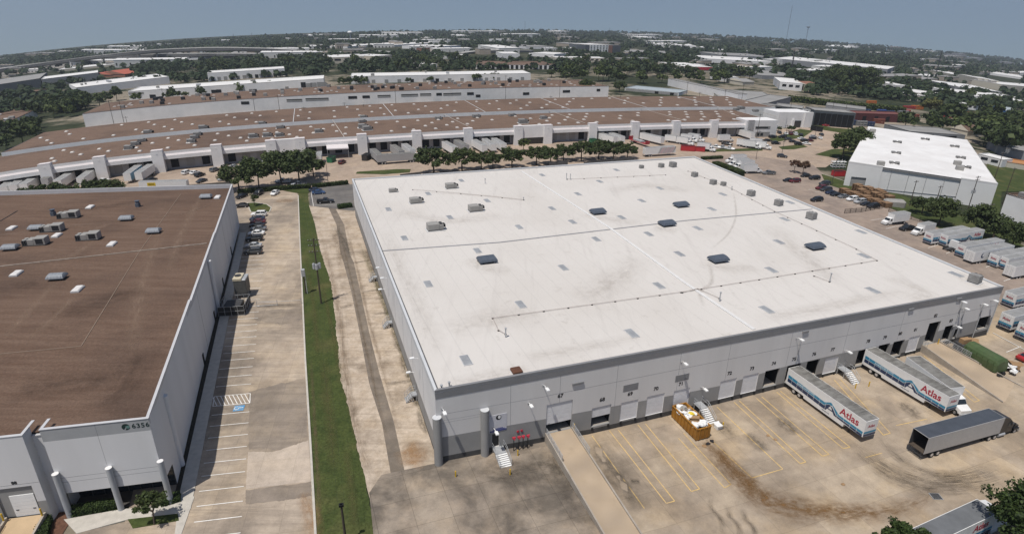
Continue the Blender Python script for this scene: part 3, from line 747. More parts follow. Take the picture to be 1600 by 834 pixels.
# doors, numbers, lights, columns, sign
for (u0, u1, z0, z1, kind, num, npx) in OPEN:
    d = Mesh()
    if kind == 'white': za, vv = z0, .125
    elif kind == 'half': za, vv = z0 + (z1 - z0) * .47, .14
    elif kind == 'raised': za, vv = z0 + (z1 - z0) * .30, .14
    elif kind == 'person':
        d.box(u0, u1, .19, .25, z0, z1, BLACK); d.build('door', main); continue
    else: za = None
    if za is not None:
        n = 5
        for i in range(n):
            a, b = lerp(za, z1, i / n), lerp(za, z1, (i + 1) / n)
            d.box(u0, u1, vv, vv + .06, a + .012, b - .012, DOORW)
        d.box(u0, u1, vv + .03, vv + .08, za, z1, BANDG)
        dd = d.build('dock_door', main)
        if kind == 'raised':
            w = Mesh(); w.box(u0 + .3, u0 + .7, vv - .02, vv, za + .1, za + .3, GALV); w.build('handle', dd)
    if kind != 'person' and u1 - u0 > 2 and kind != 'raised' and num not in ('', '82', '83'):
        for uu in (u0 + .1, u1 - .4): bm_ = Mesh(); bm_.box(uu, uu + .3, -.16, 0, z0 - .55, z0 - .1, RUBBER); bm_.build('dock_bumper', main)
    if num and npx:
        a = MF.front(*npx); text(num, .92, BLACK, 'door_number', main, (a[0], -.012, a[1]), (1, 0, 0), (0, 0, 1), .03)
for x0, y0, x1, y1 in ((974.5, 600, 996.5, 609), (1056, 586, 1075.5, 593)):
    a, b = MF.front(x0, y0), MF.front(x1, y1); d = Mesh()
    zc = (a[1] + b[1]) / 2; hh = .62
    d.box(a[0], b[0], -.03, .01, zc - hh, zc + hh, BANDG)
    for i in range(7): d.box(a[0] + .05, b[0] - .05, -.05, -.03, zc - hh + .1 + i * .17, zc - hh + .2 + i * .17, CAPG)
    d.build('wall_vent', main)
for px, py in ((905, 597), (1258, 517), (1423, 482.5), (1498, 466)):
    a = MF.front(px, py); d = Mesh(); d.bevbox(a[0] - 1.2 if px < 1000 else a[0] - .6, a[0] + .7, -.25, .0, a[1] - .25, a[1] + .15, .04, CAPG); d.build('scupper', main)
def wall_light(px, py, arm=1.25, drop=.35, parent=main):
    u, z = MF.front(px, py, -arm); m = Mesh()
    m.tube((u, 0, z - drop), (u, -arm * .5, z), .05, WHITE, 6); m.tube((u, -arm * .5, z), (u, -arm, z), .05, WHITE, 6); m.box(u - .12, u + .12, -.05, 0, z - drop - .2, z - drop + .2, GALV)
    m.bevbox(u - .24, u + .24, -arm - .75, -arm + .05, z - .1, z + .12, .04, WHITE); m.build('wall_light', parent)
for px, py in ((854, 606), (694, 643), (829, 632), (1070, 567), (1251, 529.5), (1101, 607), (1326, 549), (1505, 471), (1509, 481.5), (1538, 475), (1554, 469), (775, 674), (1497, 510)): wall_light(px, py, 1.3 if px < 1000 and px != 829 else .9 if px < 1500 else .6)
for px, pt, pb in ((683.5, 652, 723), (758, 640, 712)):
    uu = max(.05, MF.front(px, pb - 4, -.35)[0]); zz = MF.front(px, pt, -.35)[1]
    m = Mesh(); m.tube((uu, -.28, -2), (uu, -.28, zz), .62, BANDG, 20); m.tube((uu, -.28, zz), (uu, -.28, zz + .04), .64, PARW, 20); m.build('column', main)
for px0, py0, px1, py1 in ((1509, 481, 1497, 525), (1538, 474, 1524, 526), (1565.5, 467, 1551, 517), (1252, 530, 1258, 562), (1505, 471, 1502, 500)):
    a, b = MF.front(px0, py0, -.12), MF.front(px1, py1, -.12); m = Mesh(); m.tube((min(a[0], MW - .1), -.12, a[1]), (min(a[0], MW - .1), -.12, b[1]), .09, GALV, 8); m.build('downpipe', main)
a, b = MF.front(764, 655), MF.front(791.5, 665)
m = Mesh(); m.box(a[0], b[0], -.05, 0, b[1] - .6, a[1] + .55, mat('sign_board', (.50, .50, .53), .6, .05)); sg = m.build('wall_sign', main)
SB = mat('sign_blue', (.05, .06, .2), .6, .1); m = Mesh(); m.box(a[0] + .1, b[0] - .02, -.062, -.05, b[1] - .55, b[1] - .3, SB)
m.box(a[0] + .9, b[0] - .6, -.061, -.05, b[1] - .1, b[1] + .02, SB); m.box(a[0] + .6, b[0] - .3, -.061, -.05, b[1] - .25, b[1] - .15, SB); m.build('printed_lines', sg)
m = Mesh(); cx, cz_ = (a[0] + b[0]) / 2 + .1, a[1] + .05
m.face([(cx + .42 * math.cos(t), -.065, cz_ + .42 * math.sin(t)) for t in [i * PI / 10 for i in range(20)]], BLACK)
m.face([(cx + .1 + .22 * math.cos(t), -.069, cz_ + .05 + .3 * math.sin(t)) for t in [i * PI / 8 for i in range(16)]], WHITE); m.build('round_emblem', sg)
# red hose valves beside the stairs, on black standpipes
RED = mat('red_enamel', (.38, .03, .05), .5, .1)
for i, px in enumerate((803, 811, 817.5, 825)):
    u, z = MF.front(px, 684 - i * 1.2, -.7); m = Mesh(); g = interp(COURT, u)
    m.tube((u, -.7, g), (u, -.7, z), .07, BLACK, 8); m.tube((u - .25, -.7, z + .05), (u + .25, -.7, z + .05), .17, RED, 10); m.tube((u, -.7, z - .15), (u, -.95, z - .05), .13, RED, 8); m.build('hose_valve', main)
for px, py in ((809, 673.5), (815, 672)):
    u, z = MF.front(px, py); m = Mesh(); m.tube((u, -.12, z), (u, 0, z), .2, RED, 12); m.build('alarm_bell', main)
# side wall lights and the small steel stairs at the side doors
for px, py in ((598, 434), (595, 451.5), (645, 559), (639.5, 581), (591, 418)):
    v, z = MF.side(px, py, -.8); m = Mesh(); m.beam((0, v, z - .2), (-.8, v, z), .08, .08, WHITE); m.bevbox(-1.3, -.6, v - .2, v + .2, z - .08, z + .1, .03, WHITE); m.build('wall_light', main)

def stairs(name, label, loc, rz, w, h, depth, n, run=.28, rails=True, tread=None, group=None):
    """steel landing at height h against a wall (local +y is the wall) with steps going down along -y"""
    t = thing(name, label, 'stairs', loc, rz, group); m = Mesh()
    m.box(-w / 2, w / 2, -depth, -.02, h - .12, h, GALV)
    for x in (-w / 2 + .06, w / 2 - .06):
        for y in (-depth + .08, -.2): m.box(x - .05, x + .05, y - .05, y + .05, 0, h - .12, GALV)
    m.build('landing', t)
    s = Mesh()
    for i in range(n):
        z = h * (1 - (i + 1) / (n + 1)); y = -depth - run * (i + .5); s.box(-w / 2, w / 2, y - run / 2, y + run / 2 - .03, z - .05, z, tread or WHITE)
    y1 = -depth - run * n
    for x in (-w / 2 - .02, w / 2 + .02): s.beam((x, -depth, h - .12), (x, y1, .1), .05, .22, GALV)
    s.build('flight', t)
    for x in (-w / 2 - .05, w / 2 + .05):
        r = Mesh()
        for dz in (.55, 1.05):
            r.tube((x, -.05, h + dz), (x, -depth, h + dz), .03, GALV, 6); r.tube((x, -depth, h + dz), (x, y1, dz + .1), .03, GALV, 6)
        for y, z in ((-.1, h), (-depth, h), (y1, .05), ((y1 - depth) / 2, h / 2)): r.tube((x, y, z), (x, y, z + 1.05), .03, GALV, 6)
        r.build('handrail', t)
    return t
du0 = [o for o in OPEN if o[4] == 'person'][0]
u = (du0[0] + du0[1]) / 2; g = zt(*MF.P(u, -2)[:2]); h = du0[2] - g
stairs('dock_stairs', 'grey steel stairs up to the black door left of dock door 67', (*MF.P(u + .3, 0)[:2], g), FANG, 1.7, h, 1.6, 7, .3)
u = MF.front(1094, 640, -1.)[0]; g = zt(*MF.P(u, -2)[:2])
stairs('dock_stairs', 'grey steel stairs right behind the orange open dumpster', (*MF.P(u, 0)[:2], g), FANG, 1.5, 1.55, 1.8, 8, .3)
u = MF.front(1318, 583, -1.)[0]; g = zt(*MF.P(u, -2)[:2])
stairs('dock_stairs', 'grey steel stairs between the two parked moving trailers', (*MF.P(u, 0)[:2], g), FANG, 1.6, 1.5, 1.8, 7, .3)
for px, py, lb in ((640, 612, 'nearest the dock corner, of three along the gravel'), (596.5, 473, 'middle one of three along the gravel'), (570, 400, 'farthest of three along the gravel strip')):
    v, z = MF.side(px, py + 8, -.8); p = MF.P(v * MD[0] / MD[1], v)
    stairs('side_stairs', 'pale side door steps ' + lb, (p[0], p[1], 0), FANG - PI / 2, 1.3, 1.2, .9, 4, .26, tread=GALV)

# dirt on the white roof
def mz_w(x, y): u, v = MF.L((x, y)); return mzr(u, v) - .3
def rproj(px, py): u, v, z = RT(px, py); return MF.P(u, v)
RSTAIN = stain_material('roof_dirt', (.30, .25, .20), .2, 4., .3, .7, (2, 3, 1)); RARC = stain_material('roof_scuff', (.28, .235, .19), .35, 6., .35, .65, (2, 8, 1))
for k, (pts, w) in enumerate(((((1146, 300), (1150, 335), (1138, 365), (1112, 388)), 1.5), (((1108, 408), (1112, 440), (1094, 456), (1100, 480)), 2.2), (((735, 402), (758, 418), (800, 424)), 4.), (((690, 602), (760, 588), (830, 574)), 2.5), (((1380, 430), (1440, 455), (1430, 475)), 4.),
        (((620, 330), (700, 345), (790, 335)), 5.), (((905, 335), (950, 342), (1000, 350)), 4.), (((1020, 355), (1060, 362)), 4.), (((1090, 412), (1150, 420), (1180, 416)), 4.), (((600, 360), (640, 450), (690, 560)), 3.), (((1500, 425), (1525, 445), (1545, 448)), 3.), (((820, 560), (900, 545), (1010, 525)), 2.5), (((640, 300), (760, 306), (820, 314)), 1.4), (((700, 520), (760, 500), (850, 490)), 6.), (((900, 470), (960, 440), (1000, 400)), 6.), (((1180, 500), (1300, 478), (1420, 452)), 3.), (((950, 300), (1010, 290), (1080, 300)), 5.), (((1200, 350), (1260, 400), (1300, 440)), 5.))):
    ribbon('roof_stain', pts, w * (1.6 if k > 1 else .55), RARC if k < 2 else RSTAIN, .02 + .003 * k, mz_w, rproj)
# ---------------------------------------------------------------- the brown roofed warehouse on the left
LF = Frame((-44.6, 60.7), R(12.2))
LH = 13.3
LBR = LF.L((-82.2, 171.1))
LBL = LF.L(LF.P(*LF.at(-60, 333, 11.6))[:2])
def lzr(u, v): return LH - .9 - 1.1 * v / LBR[1]
def LRT(px, py, dz=0.):
    z = 11.6
    for i in range(4):
        u, v = LF.at(px, py, z); z = lzr(u, v) + dz
    return u, v, z
def roof_brown(name, rot, c1=(.105, .066, .047), c2=(.155, .105, .078), c3=(.062, .043, .035), stretch=.1):
    m, nt, b = _nt(name)
    v = _pos(nt, rot); a = _noise(nt, _pos(nt, rot, (stretch, 1, 1)), .8, 6, .72); big = _noise(nt, v, .035, 5, .6); f = _noise(nt, v, 3., 5, .8)
    s2 = _noise(nt, _pos(nt, rot + R(60), (.06, 1, 1)), .22, 5, .6)
    col = _mix(nt, _ramp(nt, a, .3, .7), (*c1, 1), (*c2, 1))
    col = _mix(nt, _ramp(nt, big, .5, .68, 0, .65), col, (*c3, 1))
    col = _mix(nt, _ramp(nt, s2, .6, .75, 0, .5), col, (.2, .14, .105, 1))
    mul = nt.nodes.new('ShaderNodeVectorMath'); mul.operation = 'SCALE'
    nt.links.new(col, mul.inputs[0]); nt.links.new(_ramp(nt, f, .3, .7, .72, 1.28), mul.inputs['Scale'])
    nt.links.new(mul.outputs[0], b.inputs['Base Color']); b.inputs['Roughness'].default_value = .95; b.inputs['Specular IOR Level'].default_value = .08
    return m
ROOFB = roof_brown('brown_gravel_roof', R(8))
lb = thing('warehouse', 'grey warehouse with a brown gravel roof beside the striped parking lot', 'warehouse', LF.loc(), LF.a)
V2 = -.7
BU, RU = LF.front(61, 672)[0], LF.front(38, 690, V2)[0]            # main block, recess, left block
wl_ = Mesh(); P = lambda u, v, z: (u, v, z)
PB = 1.75                                   # parapet band
zl = lambda u: LH
def pl(u0, u1, v, z0, z1, m): wl_.face([(u0, v, z0), (u1, v, z0), (u1, v, z1), (u0, v, z1)], m)
SOF = 3.5
pl(BU, 0, 0, SOF, LH - PB, WALLG); pl(BU, 0, 0, LH - PB, LH, mat('parapet_band_paint', (.33, .335, .34), .8, .05, obj=False))
wl_.face([(BU, 0, SOF), (BU, 3.2, SOF), (0, 3.2, SOF), (0, 0, SOF)], WALLG)          # soffit
wl_.face([(BU, 0, -.2), (BU, 3.2, -.2), (BU, 3.2, SOF), (BU, 0, SOF)], WALLG)
wl_.face([(BU, 0, -.2), (BU, 0, LH), (BU, 1, LH), (BU, 1, -.2)], BANDG)
pl(RU, BU, .8, -.5, LH - 1.2, WALLG)
wl_.face([(RU, V2, -2), (RU, 1, -2), (RU, 1, LH), (RU, V2, LH)], WALLG)
# left block with the dock door opening
DL = [LF.front(*q, V2) for q in ((14, 776), (52, 771), (24, 808), (62, 803))]
d0, d1, dz0, dz1 = (DL[0][0] + DL[2][0]) / 2, (DL[1][0] + DL[3][0]) / 2, (DL[2][1] + DL[3][1]) / 2, (DL[0][1] + DL[1][1]) / 2
LZ = [(K(3.4), BANDG), (None, WALLG)]
def seg(a, b):
    if d0 - 1.2 - 1e-4 <= a and b <= d1 + .2 + 1e-4: return [(K(-2), K(dz0)), (K(dz1 + 1.3), zl)]
    return [(K(-2), zl)]
wall_grid(wl_, P, [-95., d0 - 1.2, d1 + .2, RU], seg, V2, LZ)
for uu in (d0 - 1.2, d1 + .2): wl_.face([(uu, V2, dz0), (uu, V2 + .2, dz0), (uu, V2 + .2, dz1 + 1.3), (uu, V2, dz1 + 1.3)], BANDG)
pl(d0 - 1.2, d1 + .2, V2 + .2, dz0, dz1 + 1.3, BANDG)
# right wall, back wall, left wall
def sw(A, B, za, zb):
    wl_.face([(*A, -.5), (*B, -.5), (*B, zb), (*A, za)], WALLG)
SH1 = [(0, LH), (.30, LH - .15), (.3001, LH - .5), (.62, LH - .55), (.6201, LH - .8), (1, LH - .9)]
for (a, za), (b, zb) in zip(SH1, SH1[1:]):
    if b - a > .01: sw((LBR[0] * a, max(0, LBR[1] * a) if a else 3.2), (LBR[0] * b, LBR[1] * b), za, zb)
wl_.face([(0, 0, SOF), (0, 3.2, SOF), (0, 3.2, LH), (0, 0, LH)], WALLG)
sw(LBR, (-95, LBR[1] + 3), LH - .9, LH - .9)
def lin(t): return (LBR[0] * t, LBR[1] * t)
JD = mat('recessed_reveal', (.16, .16, .165), .9, .1)
wl_.box(-5.95, -5.92, -.004, .01, 6.6, LH, JD)
for z in (5.9, 5.2): wl_.box(BU + .1, -.1, -.004, .01, z, z + .035, JD)
wl_.box(-60, RU, V2 - .004, V2 + .01, 6.3, 6.34, JD)
wl_.build('wall', lb)
# parapet caps and roof
rf = Mesh(); CAPL = mat('parapet_cap_paint', (.47, .47, .48), .7, .05, obj=False)
rf.box(BU - .05, .06, -.06, .34, LH, LH + .06, CAPL); rf.box(-95, RU + .05, V2 - .06, V2 + .34, LH, LH + .06, CAPL); rf.box(BU - .05, BU + .3, .34, 2.2, LH, LH + .06, CAPL); rf.box(RU - .3, RU + .05, V2 + .34, 2.2, LH, LH + .06, CAPL)
rf.box(RU + .05, BU - .05, .7, 1.1, LH - 1.25, LH - 1.15, CAPL)
for (a, za), (b, zb) in zip(SH1, SH1[1:]):
    if b - a < .01: continue
    A, B = lin(a), lin(b); rf.prism([(A[0] - .33, A[1] + .3 * (a == 0)), (A[0] + .06, A[1]), (B[0] + .06, B[1]), (B[0] - .33, B[1])], [za - .9] * 2 + [zb - .9] * 2, [za + .05] * 2 + [zb + .05] * 2, CAPL)
rf.prism([(LBR[0], LBR[1] - .3), (LBR[0], LBR[1] + .05), (-95, LBR[1] + 3.05), (-95, LBR[1] + 2.7)], LH - 2.2, LH - .85, CAPL)
rf.face([(.0, .3, lzr(0, 0)), (LBR[0], LBR[1], lzr(0, LBR[1])), (-95, LBR[1] + 3, lzr(0, LBR[1])), (-95, V2 + .3, lzr(0, 0)), (RU, V2 + .3, lzr(0, 0)), (RU, 1, lzr(0, 1)), (BU, 1, lzr(0, 1)), (BU, .3, lzr(0, 0))], ROOFB)
EXP = mat('pale_expansion_cover', (.24, .2, .165), .8, .35, 1., obj=False)
def lline(pts, w, h, mt):
    p = [LRT(*a) for a in pts]
    for a, b in zip(p, p[1:]): rf.beam((a[0], a[1], a[2] + h / 2), (b[0], b[1], b[2] + h / 2), w, h, mt)
lline([(-40, 421), (323, 380.6)], .38, .14, EXP)
CAB = mat('pale_roof_cable', (.23, .175, .13), .8, .1)
lline([(283, 303), (219, 391.7), (127, 541), (0, 553)], .1, .08, CAB); lline([(0, 368), (120, 352), (283, 335), (330, 320)], .08, .06, CAB); lline([(0, 346), (27, 330)], .2, .1, BLACK)
rf.build('roof', lb)
for px, py in ((18.5, 357.6), (89, 369), (141, 324.5), (175, 382.5), (26, 428.5), (121.7, 453), (340, 309)):
    u, v, z = LRT(px, py); s = Mesh(); s.box(u - .7, u + .7, v - 1.3, v + 1.3, z, z + .3, SKYF); s.bevbox(u - .62, u + .62, v - 1.2, v + 1.2, z + .3, z + .48, .1, mat('white_skylight', (.62, .60, .58), .5, .08)); s.build('skylight', lb)
COLG = mat('grey_column_paint', (.36, .37, .38), .8, .06, obj=False)
for px, pt, py, pb in ((86, 741, 109, 806), (166, 732, 188, 792), (249.5, 721, 266, 781)):
    uu = LF.front(py, pb, -.45)[0]; zt_ = LF.front(px, pt, -.45)[1]
    m = Mesh(); m.tube((uu, -.35, -.3), (uu, -.35, zt_), .36, COLG, 20); m.tube((uu, -.35, zt_), (uu, -.35, zt_ + .06), .38, WALLW, 20); m.build('column', lb)
g = Mesh(); g.box(BU + .1, -.1, 3.15, 3.25, 0, SOF, GLASS)
for i in range(9): uu = BU + .1 + i * 1.46; g.box(uu - .05, uu + .05, 3.08, 3.15, 0, SOF, STEEL)
for z in (1.0, 2.4): g.box(BU + .1, -.1, 3.09, 3.15, z, z + .08, STEEL)
g.build('glazing', lb)
m = Mesh(); m.box(BU, 0, 0.02, 3.1, -.1, .05, mat('dark_porch_floor', (.06, .055, .05), .7, .2)); m.build('porch_floor', lb)
m = Mesh(); uu = LF.front(184, 770)[0]; m.box(uu - .12, uu - .02, -.1, .25, .1, SOF, mat('dark_red_strip', (.2, .02, .015), .6, .1)); m.build('door_trim', lb)
DG = mat('dark_green_lettering', (.012, .03, .028), .6, .1); LG = mat('light_green_logo', (.12, .22, .2), .6, .1)
a = LF.front(216.5, 664.5); text('6356', .92, DG, 'lettering', lb, (a[0] + .22, -.015, a[1]), bold=.01, spacing=1.12)
a = LF.front(196.5, 666.5); m = Mesh()
pts = [(a[0] + .46 * math.cos(t), -.02, a[1] + .46 * math.sin(t)) for t in [PI * .1 + i * PI * 1.2 / 14 for i in range(15)]]; m.face(pts + [(a[0], -.02, a[1])], DG)
m.face([(a[0] - .05, -.024, a[1] + .1), (a[0] + .2, -.024, a[1] - .3), (a[0] + .46, -.024, a[1] - .1), (a[0] + .36, -.024, a[1] + .22)], LG)
m.face([(a[0] + .46 * math.cos(t), -.02, a[1] + .46 * math.sin(t)) for t in [PI * 1.42 + i * PI * .5 / 8 for i in range(9)]] + [(a[0] + .1, -.02, a[1] - .1)], DG); m.build('round_logo', lb)
d = Mesh()
for i in range(6):
    z = lerp(dz0, dz1, i / 6); d.box(d0, d1, V2 + .1, V2 + .19, z + .01, lerp(dz0, dz1, (i + 1) / 6) - .01, WHITE)
dd = d.build('dock_door', lb)
h = Mesh()
for uu in (d0 + .25, d1 - .55): h.box(uu, uu + .3, V2 + .06, V2 + .1, dz0 + 1.0, dz0 + 1.1, BLACK)
h.build('handle', dd)
a = LF.front(22, 754, V2); text('88', .6, BLACK, 'door_number', lb, (a[0], V2 - .015, a[1]), bold=.02)
for px, py, w in ((358, 300, .5), (268, 640, .55)):
    v, z = LF.side(px, py, .0); t = min(.97, max(.05, v / LBR[1]))
    A = lin(t); m = Mesh(); m.tube((A[0] + .35, A[1], 0), (A[0] + .35, A[1], LH - 1.4), w * .8, WALLG, 16); m.build('column', lb)
for t in (.12, .35, .5, .72, .85):
    A = lin(t); m = Mesh(); m.box(A[0] - .02, A[0] + .015, A[1] - .03, A[1] + .03, .2, LH - 1.2, JD); m.build('downpipe', lb)
for t in (.18, .3, .45, .6, .78):
    A = lin(t); m = Mesh(); m.box(A[0] - .02, A[0] + .05, A[1] - .6, A[1] + .6, 0, 2.2, DARK); m.box(A[0] - .02, A[0] + .07, A[1] - .75, A[1] - .6, 0, 2.35, WHITE); m.build('side_door', lb)

# pavement, beds, hedges round the entrance -------------------------------------------
def lpoly(pts): return [LF.P(*p)[:2] for p in pts]
drape('sidewalk', lpoly([(1.2, -2), (3.0, -2), (3.0 + LBR[0], LBR[1] - 6), (1.2 + LBR[0], LBR[1] - 6)]), CURB, .16, 3, .2, kind='structure')
drape('sidewalk', pxpoly([(100, 812), (190, 796), (270, 788), (300, 772), (304, 777), (284, 834), (280, 860), (270, 860), (277, 806), (200, 812), (120, 834)]), CURB, .14, 3, .2, kind='structure')
drape('front_drive', pxpoly([(100, 838), (205, 813), (278, 806), (272, 870), (90, 870)]), LOTM, .10, 3)
drape('planting_bed', pxpoly([(80, 802), (104, 800), (108, 818), (98, 834), (90, 850), (78, 850)]), mat('brown_bark_mulch', (.11, .055, .035), .95, .35, 3., obj=False), .1, 3, kind='structure')
drape('planting_bed', pxpoly([(200, 812), (278, 803), (280, 814), (208, 826)]), GRASS, .17, 2, .12, kind='structure')
drape('planting_bed', lpoly([(.25, 1), (1.1, 1), (1.1 + LBR[0], LBR[1] - 8), (.25 + LBR[0], LBR[1] - 8)]), mat('dark_soil', (.03, .026, .018), .95, .35, 3., obj=False), .15, 3, kind='structure')
# loading ramp in front of the left dock door
m = Mesh(); za = dz0 + 0
m.prism([(d0 - .9, V2 - .05), (d1 + .5, V2 - .05), (d1 + .5, -22), (d0 - .9, -22)], [-2] * 4, [za, za, za - 2.2, za - 2.2], mat('tan_ramp_concrete', (.46, .34, .21), .9, .12, .6, c2=(.36, .26, .16), amt=.7, obj=False))
rp = m.build('loading_ramp'); rp.location = LF.loc(); rp.rotation_euler = (0, 0, LF.a); tag(rp, 'tan concrete ramp up to the white dock door at lower left', 'ramp')
for uu in (d0 - 1.1, d1 + .5):
    m = Mesh(); m.prism([(uu, V2 - .1), (uu + .25, V2 - .1), (uu + .25, -22), (uu, -22)], -2, [za + .35, za + .35, za - 1.8, za - 1.8], CONC); m.build('side_wall', rp)
for uu, nm in ((d0 - 1.0, 'left of'), (d1 + .55, 'right of')):
    m = Mesh(); m.tube((0, 0, -.3), (0, 0, 1.1), .1, YELLOW, 10); m.tube((0, 0, 1.1), (0, 0, 1.15), .08, YELLOW, 10); o = m.build('bollard'); o.location = LF.P(uu, V2 - .6, za + .25); tag(o, 'yellow bollard %s the white dock door at lower left' % nm, 'bollard')
m = Mesh(); u_ = d0 - 1.0
for dz in (.5, 1.0): m.tube((u_, V2 - 1.5, za + dz + .2), (u_, -16, za - 1.4 + dz + .2), .035, WHITE, 6)
for i in range(8): v_ = lerp(V2 - 1.5, -16, i / 7); m.tube((u_, v_, za - .1 - 1.4 * i / 7), (u_, v_, za + 1.2 - 1.4 * i / 7), .03, WHITE, 6)
o = m.build('handrail'); o.location = LF.loc(); o.rotation_euler = (0, 0, LF.a); tag(o, 'white tube handrail along the tan ramp at lower left', 'handrail')

# service equipment by the shaded wall ------------------------------------------------
g = G(381, 462); TAN = mat('tan_enamel', (.52, .46, .34), .5, .06)
t = thing('cooling_tower', 'tan box shaped cooling tower beside the shaded wall', 'cooling tower', (g[0], g[1], 0), R(10))
m = Mesh()
for x in (-1.1, 1.1):
    for y in (-1.3, 1.3): m.box(x - .08, x + .08, y - .08, y + .08, 0, 1.4, STEEL)
m.build('leg', t); m = Mesh(); m.bevbox(-1.3, 1.3, -1.6, 1.6, 1.4, 4.4, .1, mat('dark_louvre_casing', (.09, .09, .085), .6, .2, 3.)); m.build('casing', t)
m = Mesh(); m.bevbox(-1.35, .5, -1.65, 1.65, 4.4, 5.0, .08, TAN); m.bevbox(.55, 1.35, -1.65, 1.65, 4.4, 4.7, .06, GALV); m.tube((-.5, 0, 5.0), (-.5, 0, 5.15), .7, STEEL, 16); m.build('fan_deck', t)
g = G(367, 486); t = thing('equipment_cage', 'dark fenced equipment cage between the wall and the parking stalls', 'cage', (g[0], g[1], 0), R(10))
m = Mesh()
for x0, y0, x1, y1 in ((-2.6, -2.4, 2.6, -2.4), (2.6, -2.4, 2.6, 3.4), (2.6, 3.4, -2.6, 3.4), (-2.6, 3.4, -2.6, -2.4)):
    for i in range(5): a = (lerp(x0, x1, i / 4), lerp(y0, y1, i / 4)); m.tube((*a, 0), (*a, 2.3), .05, GALV, 6)
    for z in (.2, 1.2, 2.25): m.tube((x0, y0, z), (x1, y1, z), .03, GALV, 6)
m.build('frame', t); m = Mesh()
m.box(-2.55, 2.55, -2.36, -2.33, .1, 2.2, mat('dark_privacy_slats', (.03, .03, .03), .8, .3, 6., stretch=(8, 8, 1))); m.box(2.5, 2.55, -2.3, 3.3, .1, 2.2, MATS['dark_privacy_slats']); m.build('slat_panel', t)
m = Mesh(); m.bevbox(-2, 1.5, -1.5, 2.5, 0, 1.6, .1, STEEL); m.build('pump_skid', t)
# sliding gate posts across the lot
g0, g1 = G(402, 480), G(471, 475); t = thing('barrier_gate', 'thin grey pipe gate standing across the parking lot', 'gate', (g0[0], g0[1], 0), math.atan2(g1[1] - g0[1], g1[0] - g0[0]))
Lg = math.hypot(g1[0] - g0[0], g1[1] - g0[1]); m = Mesh()
for x in (0, 4.2, Lg): m.tube((x, 0, 0), (x, 0, 1.5), .06, GALV, 6)
m.build('post', t); m = Mesh(); m.tube((0, 0, 1.1), (Lg, 0, 1.0), .035, GALV, 6); m.tube((0, 0, 1.45), (4.2, 0, 1.1), .03, GALV, 6); m.tube((0, .0, .3), (4.2, 0, .3), .05, GALV, 6); m.build('boom', t)

def lz_w(x, y): u, v = LF.L((x, y)); return lzr(u, v)
def lproj(px, py): u, v, z = LRT(px, py); return LF.P(u, v)
LST = stain_material('washed_gravel_streak', (.27, .19, .14), .62, 5., .32, .68, (2, 4, 1)); LDK = stain_material('dark_ponding_stain', (.05, .035, .028), .35, 3., .3, .7, (2, 2, 1))
for k, (mt, pts, w) in enumerate(((LST, ((88, 440), (50, 480), (5, 530)), 2.4), (LST, ((122, 455), (90, 490), (40, 535)), 2.), (LST, ((256, 352), (235, 400), (215, 480), (205, 560)), 4.), (LST, ((320, 300), (285, 360), (262, 430)), 3.), (LST, ((150, 375), (110, 400), (60, 410)), 3.), (LST, ((170, 350), (140, 362)), 3.), (LDK, ((20, 610), (100, 600), (190, 590)), 9), (LDK, ((90, 500), (160, 470), (230, 450)), 8), (LDK, ((150, 640), (200, 600), (225, 540)), 6), (LDK, ((60, 330), (150, 325), (230, 312)), 6), (LDK, ((20, 450), (60, 440)), 6))):
    ribbon('roof_stain', pts, w, mt, .02 + .004 * k, lz_w, lproj)
# ---------------------------------------------------------------- rooftop plant, shared kinds
VENTB = mat('slate_blue_vent_hood', (.075, .09, .115), .45, .1, 2.)
VENTD = mat('dark_vent_throat', (.02, .02, .022), .8, .1)
HVAC = mat('grey_air_unit_casing', (.30, .29, .27), .55, .1, 2., c2=(.22, .21, .195), amt=.7, scale2=.5)
HVACW = mat('weathered_air_unit_casing', (.24, .235, .225), .6, .15, 2., c2=(.15, .145, .14), amt=.8, scale2=.6)
def make_vent(m_=VENTB, w=3.9, d=2.9, h=.75):
    t = thing('roof_ventilator', 'x', 'ventilator', group='hooded roof ventilators')
    b = Mesh(); b.box(-w * .32, w * .32, -d * .32, d * .32, 0, .55, VENTD); b.build('curb', t)
    k = Mesh(); rings = []
    for z, f, g in ((.45, 1, 1), (.62, 1, 1), (.62 + h * .45, .93, .86), (.62 + h * .85, .84, .5), (.62 + h, .8, .12)):
        rings.append([(-w / 2 * f, -d / 2 * g, z), (w / 2 * f, -d / 2 * g, z), (w / 2 * f, d / 2 * g, z), (-w / 2 * f, d / 2 * g, z)])
    k.loft(rings, m_)
    for i in range(-2, 3):
        x = i * w * .18
        k.beam((x, -d / 2 * 1.0, .63), (x, -d / 2 * .86, .64 + h * .45), .07, .05, m_); k.beam((x, -d / 2 * .86, .64 + h * .45), (x, -d / 2 * .12, .64 + h), .07, .05, m_); k.beam((x, d / 2 * .12, .64 + h), (x, d / 2 * .86, .64 + h * .45), .07, .05, m_)
    k.build('hood', t); return t
